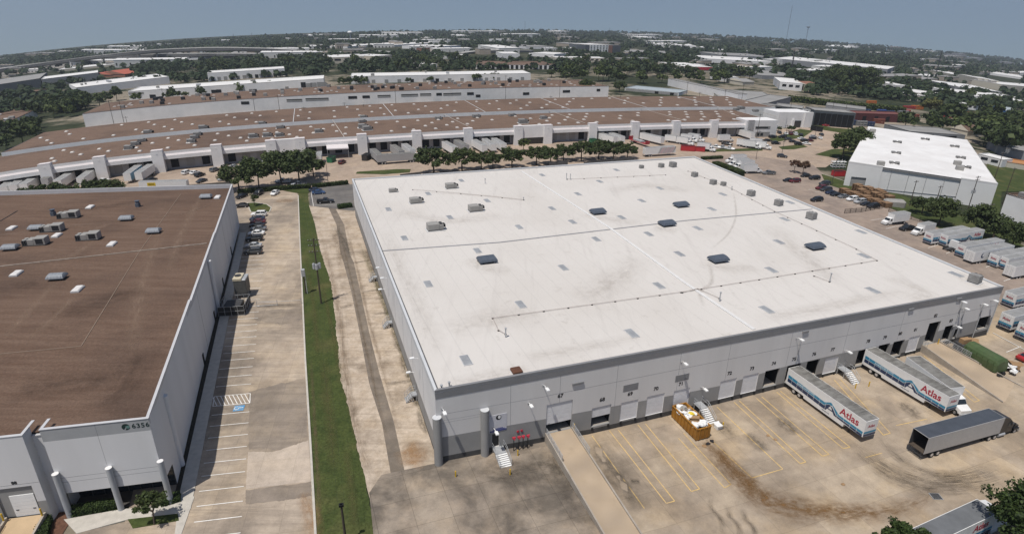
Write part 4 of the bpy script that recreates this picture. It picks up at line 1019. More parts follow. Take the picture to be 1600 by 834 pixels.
def make_ac(m_=HVAC, w=3.6, d=2.2, h=1.6):
    t = thing('rooftop_air_unit', 'x', 'air conditioner', group='rooftop air units')
    b = Mesh(); b.box(-w / 2 - .4, w / 2 + .3, -d / 2 - .3, d / 2 + .3, 0, .12, SKYF); b.box(-w / 2, w / 2, -d / 2, d / 2, .12, .35, STEEL); b.build('curb', t)
    c = Mesh(); c.bevbox(-w / 2, w * .22, -d / 2, d / 2, .35, h + .1, .05, m_); c.bevbox(w * .225, w / 2, -d / 2 + .05, d / 2 - .05, .35, h - .15, .05, m_)
    for i in range(4): x = -w / 2 + .1 + i * w * .17; c.box(x, x + w * .15, -d / 2 - .012, -d / 2, .5, h - .05, m_)
    c.build('casing', t)
    f = Mesh()
    for x, y in ((w * .36, -d * .22), (w * .36, d * .22)): f.tube((x, y, h - .15), (x, y, h + .02), .36, STEEL, 12)
    f.build('fan', t); k = Mesh(); k.prism([(w / 2, -d * .3), (w / 2 + .5, -d * .3), (w / 2 + .5, d * .3), (w / 2, d * .3)], [h * .5, h * .35, h * .35, h * .5], h - .3, DARK); k.build('intake_hood', t); return t
def make_pack(m_=HVAC):
    t = thing('rooftop_air_unit', 'x', 'air conditioner', group='rooftop air units')
    b = Mesh(); b.box(-2.3, 2.3, -1, 1, 0, .25, STEEL); b.build('curb', t)
    c = Mesh(); c.bevbox(.1, 2.3, -1.1, 1.1, .25, 1.75, .05, m_); c.bevbox(-1.2, .05, -1, 1, .25, 1.45, .05, m_); c.build('casing', t)
    f = Mesh()
    for i in range(3): f.box(-2.3 + i * .38, -2.1 + i * .38, -.9, .9, .25, 1.2, STEEL)
    for y in (-.5, .5): f.tube((-1.75, y, 1.2), (-1.75, y, 1.42), .42, m_, 12)
    f.build('fan_bank', t); k = Mesh(); k.box(.5, 1.9, -1.125, -1.1, .45, 1.55, VENTD); k.build('coil_grille', t); return t
def onroof(fr, rt, px, py, dz=0.):
    u, v, z = rt(px, py); return fr.P(u, v, z - fr.z)
SPOTS = [(761, 409, 'front left quarter of the white roof, beside a skylight'), (934, 333.5, 'on the white roof, left of three in the middle'), (1042, 352, 'on the white roof, just in front of the long joint'), (1064, 322.5, 'on the white roof, the farthest one'),
         (1122, 408, 'on the white roof, nearest to the raised seam'), (1273, 388, 'on the right half of the white roof')]
v0 = make_vent()
for i, (x, y, l) in enumerate(SPOTS):
    p = onroof(MF, RT, x, y); lb_ = 'slate blue hooded ventilator ' + l
    if i == 0: v0.location = p; v0.rotation_euler = (0, 0, FANG); v0['label'] = lb_
    else: dup(v0, p, FANG, lb_)
ACS = [(680, 359, 1.05, 'nearest of the five at the back left'), (743, 329.5, 1.0, 'right of the five at the back left'), (650, 317, .9, 'second from the left edge'), (705, 294, .9, 'closest to the rear edge at left'), (614, 300, .62, 'smallest, in the rear left corner'),
       (1002, 263, .6, 'narrow one, leftmost along the rear edge'), (1033, 261.5, .75, 'middle one along the rear edge'), (1051, 261, .95, 'largest along the rear edge'), (1085, 276, .8, 'alone near the rear right corner'), (1114, 288, .8, 'left of a close pair'), (1130, 290, .65, 'right of a close pair'),
       (1173, 306, .9, 'third up the right edge'), (1216, 321, .9, 'second up the right edge'), (1267, 342, 1., 'on the right edge beside the joint'), (1522, 441, .95, 'alone at the front right corner')]
a0 = make_ac(); a1 = make_ac(HVACW, 2.6, 2.6, 2.3)
for i, (x, y, s, l) in enumerate(ACS):
    p = onroof(MF, RT, x, y); s *= 1 if i < 5 else .8; lb_ = 'grey air unit on the white roof, ' + l; src = a0 if i < 5 else a1
    if i in (0, 5): src.location = p; src.rotation_euler = (0, 0, FANG); src['label'] = lb_; src.scale = (s,) * 3
    else: dup(src, p, FANG + (0 if i < 5 else .2), lb_, scale=s)
PK = make_pack()
for i, (x, y, l) in enumerate(((57, 382, 'nearest of the four packaged ones'), (139, 374, 'rightmost of the four packaged ones'), (82.4, 361, 'third of the four packaged ones'), (108, 340, 'farthest of the four packaged ones'))):
    p = onroof(LF, LRT, x, y); lb_ = 'grey twin air unit on brown roof, ' + l
    if i == 0: PK.location = p; PK.rotation_euler = (0, 0, LF.a); PK['label'] = lb_
    else: dup(PK, p, LF.a, lb_)
LV = make_vent(mat('grey_ribbed_vent_hood', (.22, .235, .255), .5, .1, 2.), 3., 2.3, .6)
for i, (x, y, l) in enumerate(((90, 436, 'nearest to the viewer'), (17, 390, 'at the left edge of the picture'), (58, 359, 'left of the air units'), (198, 344, 'behind the right hand air unit'), (240.6, 364, 'on the thin cable line'), (322, 310, 'in the far right corner'))):
    p = onroof(LF, LRT, x, y); lb_ = 'pale grey hooded ventilator on the brown roof, ' + l
    if i == 0: LV.location = p; LV.rotation_euler = (0, 0, LF.a); LV['label'] = lb_
    else: dup(LV, p, LF.a, lb_)
for x, y, l in ((84, 337, 'behind the air units at left'), (216, 323, 'near the far edge')):
    m = Mesh(); m.bevbox(-.5, .5, -.5, .5, 0, 1.1, .1, VENTB); m.tube((0, 0, 1.1), (0, 0, 1.5), .45, VENTB, 12); m.tube((0, 0, 1.5), (0, 0, 1.65), .6, VENTB, 12); o = m.build('exhaust_fan'); o.location = onroof(LF, LRT, x, y); tag(o, 'small blue exhaust fan on the brown roof ' + l, 'fan', 'blue exhaust fans')

# ---------------------------------------------------------------- the long multi tenant warehouses beyond the road
FA0, FA1 = (-147.7, 245.6), (62.8, 313.4)
RANG = math.atan2(FA1[1] - FA0[1], FA1[0] - FA0[0])
RF = Frame(FA0, RANG)
def RW(u, v, z):
    x, y, _ = RF.P(u, v); return (x, y, zt(x, y) + z)
def rl(u, v, z):       # row local coordinates with the ground folded in
    x, y, _ = RF.P(u, v); return (u, v, zt(x, y) + z)
def rhit(px, py, v=0.):
    u, z = RF.front(px, py, v); x, y, _ = RF.P(u, v); return u, z - zt(x, y)
ROOFR = roof_brown('brown_row_roof', RANG + PI / 2, (.125, .084, .062), (.185, .128, .097), (.08, .057, .046), .25)
rowA = thing('row_warehouse', 'long white warehouse with truck bays between piers and a brown roof', 'warehouse', RF.loc(), RANG)
RH = 8.3
def rstrip(m, u0, u1, v0, z0, v1, z1, mt, step=12.):
    """face between two lines along the row that both follow the ground"""
    n = max(1, int(math.ceil((u1 - u0) / step)))
    for i in range(n):
        a, b = lerp(u0, u1, i / n), lerp(u0, u1, (i + 1) / n)
        m.face([rl(a, v0, z0), rl(b, v0, z0), rl(b, v1, z1), rl(a, v1, z1)], mt)
PIERS = [(76, 253, 300), (160, 244, 287), (249, 236, 271), (340.5, 227, 262), (425, 220, 255), (470, 216, 250), (566, 210, 240), (651, 206, 236), (731, 201, 231), (809, 198, 228), (855, 196, 225), (925, 191.5, 220), (991, 190, 219), (1055, 187, 216), (1114, 187, 214), (1170, 187, 215)]
PU = []
for px, t, b in PIERS:
    u, z = rhit(px, (t + b) / 2); PU.append(u)
U0, U1 = -95., rhit(1214, 200)[0]
PU = [u for u in PU]
step0 = PU[2] - PU[1]
EXTRA = [PU[0] - step0, PU[0] - 2 * step0]
wa = Mesh()
# roof, back edge found from the picture
def row_level(px, py, h):
    g_ = G(px, py, h); return RF.L(g_[:2])
VBA = sum(row_level(*q, RH)[1] for q in ((300, 213), (540, 190.5), (800, 175)))/3
rstrip(wa, U0, U1, 0.4, RH - .35, VBA, RH - .1, ROOFR)
for dv, z0, z1, mt in ((0., RH - 1.2, RH, WALLW),): rstrip(wa, U0, U1, dv, z0, dv, z1, mt)
rstrip(wa, U0, U1, 0, RH, .4, RH, CAPG); rstrip(wa, U0, U1, .4, RH, .4, RH - .4, CAPG)
ra = wa.build('roof', rowA)
wb = Mesh()
# recessed wall of each bay, canopy fascia, piers
rstrip(wb, U0, U1, 2.6, -1, 2.6, RH - 1.2, mat('grey_bay_wall', (.33, .33, .335), .8, .07, .4, obj=False))
CAN = mat('pinkish_white_canopy', (.62, .575, .57), .6, .05, obj=False)
rstrip(wb, U0, U1, -.5, RH - 3.2, -.5, RH - 1.75, WALLW); rstrip(wb, U0, U1, -.5, RH - 1.75, .0, RH - 1.0, CAN); rstrip(wb, U0, U1, -.5, RH - 3.2, 2.6, RH - 3.2, BANDG)
# end walls, back wall
for uu in (U0, U1): wb.face([rl(uu, 0, -2), rl(uu, VBA, -2), rl(uu, VBA, RH - .1), rl(uu, 0, RH)], WALLW)
rstrip(wb, U0, U1, VBA, -2, VBA, RH - .1, WALLW)
wb.build('wall', rowA)
def rbox(m, u0, u1, v0, v1, z0, z1, mt):
    c = [rl(u0, v0, 0)[2], rl(u1, v0, 0)[2], rl(u1, v1, 0)[2], rl(u0, v1, 0)[2]]
    m.prism([(u0, v0), (u1, v0), (u1, v1), (u0, v1)], [a + z0 for a in c], [a + z1 for a in c], mt)
ALLP = sorted(EXTRA + PU)
for u in ALLP:
    m = Mesh(); rbox(m, u - 2.1, u + 2.1, -1.6, 1.2, -1, RH + .9, WALLW); rbox(m, u - 2.15, u + 2.15, -1.65, 1.25, RH + .9, RH + 1.0, CAN)
    pr = m.build('pier', rowA)
    k = Mesh(); k.beam(rl(u - .3, -1.63, RH - .4), rl(u + .15, -1.72, RH - .4), .12, .12, WHITE); k.build('wall_light', pr)
# office blocks between paired piers
for a, b in ((4, 5), (9, 10)):
    u0, u1 = PU[a] + 2.1, PU[b] - 2.1; m = Mesh(); rbox(m, u0, u1, -.7, 1.0, 3.4, RH + .9, WALLW); m.build('office_front', rowA)
    m = Mesh(); rbox(m, u0, u1, .4, .6, 0, 3.4, GLASS); m.build('office_window', rowA)
# dock doors of every bay
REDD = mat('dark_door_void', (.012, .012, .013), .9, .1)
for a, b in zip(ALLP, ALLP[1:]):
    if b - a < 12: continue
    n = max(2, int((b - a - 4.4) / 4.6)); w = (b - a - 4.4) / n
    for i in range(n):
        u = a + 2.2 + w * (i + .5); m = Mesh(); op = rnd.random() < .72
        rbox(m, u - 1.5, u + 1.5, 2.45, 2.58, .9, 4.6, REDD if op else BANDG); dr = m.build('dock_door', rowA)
        if not op:
            for k in range(3): pass
# entrance block at the right end of the row
def rblock(pxl, pyl, pxr, pyr, v0, v1, h, nm, glass=True):
    u0 = rhit(pxl, pyl, v0)[0]; u1 = rhit(pxr, pyr, v0)[0]; m = Mesh(); rbox(m, u0, u1, v0, v1, -2, h, WALLW); rbox(m, u0 + .3, u1 - .3, v0 + .3, v1 - .3, h - .4, h - .35, ROOFR); o = m.build(nm, rowA)
    return u0, u1
ua, ub = rblock(1165, 205, 1213, 205, -1.6, 8, RH + .9, 'office_front')
m = Mesh(); rbox(m, ua + 6, ub - 4.5, -1.7, -1.55, 4.6, 6.0, BANDG); rbox(m, ua + 6.3, ub - 6, -1.74, -1.7, 4.9, 5.7, GLASS); m.build('sign_panel', rowA)
m = Mesh()
for i in range(3): rbox(m, ua + 5.2 + i * 2.4, ua + 7 + i * 2.4, -1.72, -1.6, .8, 2.4, GLASS)
rbox(m, ua + 4.8, ub - 4.2, -1.66, -1.55, .2, 2.9, BANDG); m.build('office_window', rowA)
uc, ud = rblock(1213, 195, 1266, 195, 26, VBA - 2, RH + .9, 'office_front')
m = Mesh(); rbox(m, uc + 13, uc + 18, 25.7, 26.05, 0, 4.2, GLASS); rbox(m, uc + 22, uc + 24, 25.8, 26.05, 0, 4.2, GLASS); m.build('office_window', rowA)
for k in (11, 19.5): m = Mesh(); rbox(m, uc + k, uc + k + 1.6, 25.2, 26, 0, 5, WALLW); m.build('pier', rowA)
for k, w in ((uc, 6), (ud - 6, 6)): m = Mesh(); rbox(m, k, k + w, 25, 26, -1, RH + 1.1, WALLW); m.build('pier', rowA)
# roof skylights and white joint lines
SKW = mat('white_dome_skylight', (.5, .46, .42), .4, .06)
def rp_(px, py, h=RH, base=None):
    g_ = G(px, py, h); return RF.L(g_[:2])
JNT = mat('pale_joint_cover', (.40, .36, .32), .8, .15, obj=False); JL = Mesh()
for a, b in (((518, 185), (538, 214)), ((690, 177), (735, 199)), ((850, 170), (914, 192)), ((990, 166), (1072, 189)), ((1107, 162), (1165, 186)), ((1157, 166), (1214, 182))):
    p, q_ = rp_(*a), rp_(*b); 
    for i in range(4):
        s, e = (lerp(p[0], q_[0], i / 4), lerp(p[1], q_[1], i / 4)), (lerp(p[0], q_[0], (i + 1) / 4), lerp(p[1], q_[1], (i + 1) / 4))
        JL.beam(rl(*s, RH - .15), rl(*e, RH - .15), .32, .12, JNT)
JL.build('roof_joint', rowA)
def row_roof_lights(parent, v0, v1, u0, u1, h, nv, du, cap, seed):
    r_ = random.Random(seed); n = 0; out = []
    for j in range(nv):
        v = lerp(v0, v1, (j + .5) / nv); u = u0 + (j % 2) * du / 2 + r_.uniform(0, 3)
        while u < u1:
            if r_.random() > .08: out.append((u, v + r_.uniform(-.6, .6)))
            u += du
    r_.shuffle(out)
    for u, v in out[:cap]:
        x, y, z = rl(u, v, h); m = Mesh(); m.box(u - .75, u + .75, v - 1.1, v + 1.1, z, z + .22, SKYF); m.bevbox(u - .68, u + .68, v - 1., v + 1., z + .22, z + .5, .18, SKW); m.build('skylight', parent)
row_roof_lights(rowA, 4, VBA - 3, U0 + 45, U1 - 4, RH - .33, 4, 10.5, 100, 3)
# second row
VB0 = VBA + 9.; HB = 8.6
VBB = sum(row_level(*q, HB)[1] for q in ((300, 183), (540, 167), (800, 151))) / 3
UB0 = row_level(22, 229, HB)[0]; UB1 = row_level(1131, 149, HB)[0]
rowB = thing('row_warehouse', 'second long warehouse with a brown roof behind a white back wall', 'warehouse', RF.loc(), RANG)
m = Mesh(); rstrip(m, UB0, UB1, VB0, -2, VB0, HB, WALLW); rstrip(m, UB0, UB1, VBB, -2, VBB, HB - .2, WALLW)
for uu in (UB0, UB1): m.face([rl(uu, VB0, -2), rl(uu, VBB, -2), rl(uu, VBB, HB - .2), rl(uu, VB0, HB)], WALLW)
m.build('wall', rowB); m = Mesh(); rstrip(m, UB0, UB1, VB0 + .3, HB - .3, VBB, HB - .15, ROOFR); rstrip(m, UB0, UB1, VB0, HB, VB0 + .3, HB, CAPG); rstrip(m, UB0, UB1, VB0 + .3, HB, VB0 + .3, HB - .3, CAPG)
for k in range(6):
    uu = lerp(UB0, UB1, .3 + k * .12); m.beam(rl(uu, VB0 + 1, HB - .2), rl(uu, VBB - 1, HB - .1), .32, .12, SKYF)
m.build('roof', rowB)
row_roof_lights(rowB, VB0 + 3, VBB - 3, UB0 + 4, UB1 - 4, HB - .3, 4, 13, 95, 4)
# third row, turned a little: white wall towards us
HC = 10.5
TC0 = G(134, 199); TC1 = G(950, 152)
TF = Frame(TC0[:2], math.atan2(TC1[1] - TC0[1], TC1[0] - TC0[0]))
def tl_(u, v, z): x, y, _ = TF.P(u, v); return (u, v, zt(x, y) + z)
def tstrip(m, u0, u1, v0, z0, v1, z1, mt, step=14.):
    n = max(1, int(math.ceil((u1 - u0) / step)))
    for i in range(n):
        a, b = lerp(u0, u1, i / n), lerp(u0, u1, (i + 1) / n); m.face([tl_(a, v0, z0), tl_(b, v0, z0), tl_(b, v1, z1), tl_(a, v1, z1)], mt)
TL = math.hypot(TC1[0] - TC0[0], TC1[1] - TC0[1])
HC = upz(178, *TC0[:2]) - TC0[2]
TVB = sum(TF.L(G(*q, HC)[:2])[1] for q in ((400, 140), (620, 131), (820, 126.5))) / 3
rowC = thing('row_warehouse', 'third long warehouse with a tall white front and a brown roof full of vents', 'warehouse', TF.loc(), TF.a)
m = Mesh(); tstrip(m, 0, TL, 0, -2, 0, HC, WALLW); tstrip(m, 0, TL, TVB, -2, TVB, HC, WALLW)
for uu in (0, TL): m.face([tl_(uu, 0, -2), tl_(uu, TVB, -2), tl_(uu, TVB, HC), tl_(uu, 0, HC)], WALLW)
m.build('wall', rowC); m = Mesh(); tstrip(m, 0, TL, .2, HC - .05, TVB, HC - .05, ROOFR); tstrip(m, 0, TL, -.02, HC - .3, -.02, HC + .05, CAPG); m.build('roof', rowC)
for px, py, w in ((383, 161, 5), (460, 157, 10), (487, 155.5, 8), (505, 155, 7), (551, 152.5, 6), (572, 151.5, 5), (600, 150.5, 9), (640, 149, 12), (665, 148, 8), (686, 147.5, 4), (700, 147.5, 7), (713, 147, 7), (735, 146.5, 5), (747, 150, 3.5), (822, 146.5, 5), (885, 143, 6), (935, 141, 3)):
    u, z = TF.front(px, py); x, y, _ = TF.P(u, 0); m = Mesh(); m.box(u - w / 2, u + w / 2, -.12, .05, z - .9, z + .9, BANDG if w > 6 else REDD); m.box(u - w / 2, u + w / 2, -.15, -.12, z + .2, z + .7, GLASS); m.build('window', rowC)
r_ = random.Random(21)
for k in range(140):
    u, v = r_.uniform(12, TL - 8), r_.uniform(3, TVB - 3); x, y, z = tl_(u, v, HC - .05); m = Mesh()
    if k % 2: m.box(u - .8, u + .8, v - 1.2, v + 1.2, z, z + .35, SKW); m.build('skylight', rowC)
    else: m.bevbox(u - 1.2, u + 1.2, v - 1., v + 1., z, z + 1.9, .1, [VENTD, HVAC, VENTD, HVACW][k // 2 % 4]); m.build('roof_vent', rowC)
# plant standing on the first row
a2 = make_ac(HVACW, 3.4, 2.4, 1.5); a2['label'] = 'x'
AA = [(202, 231, 1), (212, 225, 1), (222, 220, 1), (299, 221, 1), (304, 215, 1), (309, 210, 1), (232, 207, 1.1), (318, 200, 1.2), (396, 213, 1.1), (418, 211.5, 1.1), (437, 211, 1.), (438, 199, 1.), (410, 193, 1.), (498, 205, 1.), (567, 198, 1.2), (574, 201.5, 1.2), (566, 190, 1.), (568, 183, 1.), (685, 185, 1.), (744, 182, 1.1), (800, 180, 1.), (817, 190.5, 1.3), (849, 184, 1.), (1157, 169, 1.2), (1150, 171, 1.), (1180, 173, 1.)]
ordn = ['first', 'second', 'third', 'fourth', 'fifth', 'sixth', 'seventh', 'eighth', 'ninth', 'tenth', 'eleventh', 'twelfth', 'thirteenth', 'fourteenth', 'fifteenth', 'sixteenth', 'seventeenth', 'eighteenth', 'nineteenth', 'twentieth', 'twenty-first', 'twenty-second', 'twenty-third', 'twenty-fourth', 'twenty-fifth', 'twenty-sixth', 'twenty-seventh', 'twenty-eighth', 'twenty-ninth', 'thirtieth', 'thirty-first', 'thirty-second', 'thirty-third', 'thirty-fourth', 'thirty-fifth', 'thirty-sixth', 'thirty-seventh', 'thirty-eighth', 'thirty-ninth', 'fortieth']
AA.sort()
for i, (px, py, s) in enumerate(AA):
    g_ = G(px, py + 2, RH - .3); lb_ = 'weathered air unit on the first long brown roof, %s from the left end' % ordn[i]
    if i == 0: a2.location = g_; a2.rotation_euler = (0, 0, RANG); a2['label'] = lb_; a2.scale = (s,) * 3; a2['group'] = 'air units on the long roof'
    else: dup(a2, g_, RANG + (i % 3) * .1, lb_, scale=s, group='air units on the long roof')
# ---------------------------------------------------------------- buildings beyond and beside the three warehouses
WR = mat('white_far_roof', (.68, .67, .65), .7, .05, .1, obj=False, c2=(.55, .53, .51), amt=.5, scale2=.05)
GRW = mat('grey_far_wall', (.22, .225, .235), .8, .05, .1, obj=False); SLW = mat('slate_far_wall', (.075, .085, .095), .8, .05, .1, obj=False)
CRW = mat('cream_far_wall', (.50, .46, .38), .8, .05, .1, obj=False); GRR = mat('grey_far_roof', (.27, .265, .255), .8, .08, .1, obj=False, c2=(.2, .19, .18), amt=.5, scale2=.06)
REDR = mat('red_metal_roof', (.38, .10, .06), .6, .06, .2, obj=False); BRK = mat('brick_far_wall', (.25, .12, .08), .85, .06, .2, obj=False)
BLUER = mat('pale_blue_roof', (.34, .38, .40), .6, .06, .2, obj=False)
def fb(label, bl, br, hpx, rpx, wall=WALLW, roof=WR, nm='far_building', cat='building', doors=0, wins=0, dz=(0, 3.8), gable=0., dark=.45, group=None, units=0):
    """box building: front base line between two photo points, height and visible roof depth in photo pixels"""
    A, B = G(*bl), G(*br); ang = math.atan2(B[1] - A[1], B[0] - A[0]); L = math.hypot(B[0] - A[0], B[1] - A[1]); F = Frame(A[:2], ang)
    h = max(2.5, upz(bl[1] - hpx, A[0], A[1]) - A[2]); mx, my = (bl[0] + br[0]) / 2, (bl[1] + br[1]) / 2
    q = G(mx, my - hpx - rpx, h); v = F.L(q[:2])[1]; v = min(160, max(8, v))
    zz = lambda u, w: zt(*F.P(u, w)[:2])
    cs = [(0, 0), (L, 0), (L, v), (0, v)]; zs = [zz(*c) for c in cs]; z0 = min(zs)
    t = thing(nm, label, cat, (A[0], A[1], z0), ang, group); zs = [z - z0 for z in zs]
    m = Mesh()
    for i in range(4):
        j = (i + 1) % 4; m.face([(*cs[i], -2), (*cs[j], -2), (*cs[j], zs[j] + h), (*cs[i], zs[i] + h)], wall)
    m.build('wall', t); m = Mesh()
    if gable:
        rid = [(0, v / 2, (zs[0] + zs[3]) / 2 + h + gable), (L, v / 2, (zs[1] + zs[2]) / 2 + h + gable)]
        a = [(c[0] + (-.4 if c[0] == 0 else .4), c[1] + (-.5 if c[1] == 0 else .5), zs[i] + h - .1) for i, c in enumerate(cs)]
        m.face([a[0], a[1], rid[1], rid[0]], roof); m.face([a[2], a[3], rid[0], rid[1]], roof); m.face([a[1], a[2], rid[1]], wall); m.face([a[3], a[0], rid[0]], wall)
    else:
        m.face([(c[0], c[1], zs[i] + h - .4) for i, c in enumerate(cs)], roof)
        for i in range(4):
            j = (i + 1) % 4; d = Vector((cs[j][0] - cs[i][0], cs[j][1] - cs[i][1])).normalized(); n = Vector((-d.y, d.x)) * .4
            m.prism([cs[i], cs[j], (cs[j][0] + n.x, cs[j][1] + n.y), (cs[i][0] + n.x, cs[i][1] + n.y)], [zs[i] + h - .45, zs[j] + h - .45] * 1 + [zs[j] + h - .45, zs[i] + h - .45], [zs[i] + h + .05, zs[j] + h + .05, zs[j] + h + .05, zs[i] + h + .05], roof)
    m.build('roof', t)
    r_ = random.Random(hash(label) % 999 if False else len(label) * 7 + int(bl[0]))
    for k, n, zz0, zz1, wd, nm2 in ((0, doors, dz[0], dz[1], 3.2, 'dock_door'), (1, wins, h * .45, h * .75, None, 'window')):
        for i in range(n):
            u = L * (i + .7) / (n + .4); w = wd or L / n * .55; zb = lerp(zs[0], zs[1], u / L); m = Mesh()
            m.box(u - w / 2, u + w / 2, -.15, .05, zb + zz0, zb + min(zz1, h - .5), DARK if r_.random() < dark else BANDG if k == 0 else GLASS); m.build(nm2, t)
    for i in range(units):
        u, w = r_.uniform(.08, .92) * L, r_.uniform(.15, .8) * v; zb = zz(u, w) - z0 + h - .4; m = Mesh(); s = r_.uniform(.8, 1.6); m.bevbox(u - s, u + s, w - s, w + s, zb, zb + 1.6, .1, [HVAC, HVACW, GALV][i % 3]); m.build('roof_unit', t)
    return t
# -- right hand white roofed warehouse (own shape)
A, B = G(1317.5, 290), G(1546, 327); WF = Frame(A[:2], math.atan2(B[1] - A[1], B[0] - A[0])); WL = math.hypot(B[0] - A[0], B[1] - A[1])
h0 = upz(252.5, *A[:2]) - A[2]; h1 = upz(287, *B[:2]) - B[2]
wh = thing('warehouse', 'white warehouse with a bright white roof beside the stacked pallets', 'warehouse', (A[0], A[1], A[2]), WF.a); WF.z = A[2]
zA, zB = h0, B[2] - A[2] + h1
bk0 = G(1355, 196, 0); 
def wat(px, py, z):
    u, v = WF.at(px, py, z); return (u, v)
ul, vl = wat(1357, 197, h0 - 1.5); ur, vr = wat(1511, 218, zB - 1.0)
u1 = WF.front(1375, 280)[0]; u2 = WF.front(1496, 300)[0]
zl_ = lambda u: lerp(zA, zB, u / WL); gl = lambda u: lerp(0, B[2] - A[2], u / WL)
m = Mesh(); o0, o1 = WF.front(1329, 282)[0], WF.front(1352, 285)[0]; oz = WF.front(1340, 277)[1]
WBR = mat('bright_white_wall', (.66, .66, .65), .75, .04, .2, c2=(.56, .56, .55), amt=.4, obj=False)
for a, b, lo in ((0, o0, None), (o0, o1, oz), (o1, u1, None), (u1, u2, None), (u2, WL, None)):
    dv = .5 if a == u1 else 0; dh = -.6 if a == u1 else 0
    m.face([(a, dv, lo if lo else gl(a) - 2), (b, dv, lo if lo else gl(b) - 2), (b, dv, zl_(b) + dh), (a, dv, zl_(a) + dh)], WBR)
m.face([(o0, .4, -1), (o1, .4, -1), (o1, .4, oz), (o0, .4, oz)], BANDG)
m.face([(0, 0, -3), (ul, vl, -8), (ul, vl, h0 - 1.5), (0, 0, h0)], WBR); m.face([(WL, 0, -8), (ur, vr, -16), (ur, vr, zB - 1.), (WL, 0, zB)], WBR)
for k in range(1, 5):
    uu = lerp(u1, u2, k / 4.4 - .1); m.tube((uu, .35, gl(uu) - 1), (uu, .35, zl_(uu) - 1), .09, GALV, 6)
m.build('wall', wh); m = Mesh()
n = 10
RWH = mat('bright_white_roof', (.70, .69, .675), .7, .04, .2, obj=False, c2=(.52, .49, .47), amt=.5, scale2=.09)
for i in range(n):
    for j in range(2):
        pass
Z00, Z10, Z11, Z01 = zA - .2, zB - .2, zB - 1.2, h0 - 1.7
m.face([(0, .0, Z00), (WL, 0., Z10), (ur, vr, Z11), (ul, vl, Z01)], RWH)
m.box(u1, u2, .3, .55, 0, .01, CAPG); m.prism([(u1, .1), (u2, .1), (u2, .45), (u1, .45)], [zl_(u1) - 1.1, zl_(u2) - 1.1] * 1 + [zl_(u2) - 1.1, zl_(u1) - 1.1], [zl_(u1) - .5, zl_(u2) - .5, zl_(u2) - .5, zl_(u1) - .5], CAPG)
for a, b in ((0, u1), (u2, WL)): m.prism([(a, -.05), (b, -.05), (b, .5), (a, .5)], [zl_(a) - .3, zl_(b) - .3, zl_(b) - .3, zl_(a) - .3], [zl_(a) + .15, zl_(b) + .15, zl_(b) + .15, zl_(a) + .15], RWH)
def wroof(u, v): 
    t = min(1, max(0, v / vl)); return lerp(zl_(u) - .2, lerp(Z01, Z11, (u - ul) / (ur - ul)), t)
m.build('roof', wh)
for px, py in ((1403, 218), (1446, 216), (1401, 235.5), (1398, 252), (1491, 231), (1499.6, 251), (1506.6, 268)):
    u, v = wat(px, py, (zA + zB) / 2 - (px - 1430) * .04); z = wroof(u, v); m = Mesh()
    for k in (-1, 1): m.box(u + k * 1.1 - .7, u + k * 1.1 + .7, v - .7, v + .7, z, z + .9, HVACW); m.beam((u + k * 1.6, v - 1.3, z + .2), (u - k * .3, v + 1.5, z + .25), .3, .3, STEEL)
    m.build('roof_vent', wh)
for px, py in ((1377, 253), (1365, 199), (1494, 262), (1497, 271)):
    u, v = wat(px, py, (zA + zB) / 2 - (px - 1430) * .04); z = wroof(u, v); m = Mesh(); m.bevbox(u - 1.3, u + 1.3, v - 1, v + 1, z, z + 1.7, .1, HVAC); m.build('roof_unit', wh)
# -- the rest, from near to far
fb('white walled building with a brown roof at the right edge', (1557, 350), (1680, 392), 48, 14, WALLW, ROOFR, units=3)
fb('grey shed with a pale ribbed roof behind the white warehouse', (1418, 218), (1505, 224), 13, 9, GRW, GRR, wins=2)
fb('tan house with a brown gable roof between dark trees', (1510, 214), (1545, 213), 9, 6, CRW, ROOFR, gable=3.)
fb('low white shed with an awning beside the right hand poles', (1525, 252), (1563, 262), 12, 6, WALLW, WR, wins=2)
fb('grey shed roof at the right edge above the orange one', (1562, 244), (1660, 262), 14, 10, GRW, GRR)
fb('orange roofed stall at the far right', (1572, 262), (1660, 276), 9, 7, CRW, mat('orange_roof', (.42, .20, .08), .7, .1, obj=False))
fb('dark open storage shed with white end panels', (1208, 184), (1250, 189), 19, 5, SLW, GRR, doors=4, dark=1., dz=(0, 7))
fb('longest dark open storage shed with tool racks', (1268, 196), (1332, 201), 24, 5, SLW, GRR, doors=7, dark=1., dz=(0, 8))
fb('narrow open shed with a white side in the storage yard', (1250, 191), (1270, 195), 22, 4, WALLW, GRR, doors=2, dark=1., dz=(0, 8))
fb('tan workshop with one big dark gate', (1186, 180), (1208, 184), 18, 3, CRW, GRR, doors=1, dark=1., dz=(0, 6))
fb('grey workshop with a dark gate beside the tan one', (1150, 175), (1187, 180), 16, 18, GRW, GRR, doors=1, dark=1.)
fb('long white wall warehouse running away to the right', (1043, 134), (1152, 160), 11, 3, WALLW, GRR)
fb('red roofed open shed at the end of the storage yard', (1336, 190), (1416, 192), 13, 4, mat('maroon_far_wall', (.10, .03, .03), .8, .1, obj=False), mat('maroon_roof', (.16, .06, .05), .7, .1, obj=False), doors=4, dark=1.)
fb('grey roofed hall behind the dark storage shed', (1288, 176), (1350, 184), 12, 5, GRW, GRR)
fb('long grey ribbed roof in front of the white sheds', (1127, 161), (1226, 168), 6, 16, CRW, GRR)
fb('white metal roofed shed left of the brick house', (1217, 140), (1252, 143), 12, 7, WALLW, WR, wins=3)
fb('low long shed with a ribbed grey roof under the trees', (1190, 124), (1266, 126), 6, 8, GRW, GRR)
fb('brick house with a terracotta hip roof', (1262, 142), (1280, 142), 9, 5, CRW, BRK, gable=2.)
fb('white cottage among the sheds right of the vans', (1128, 128), (1153, 129), 8, 4, WALLW, WR)
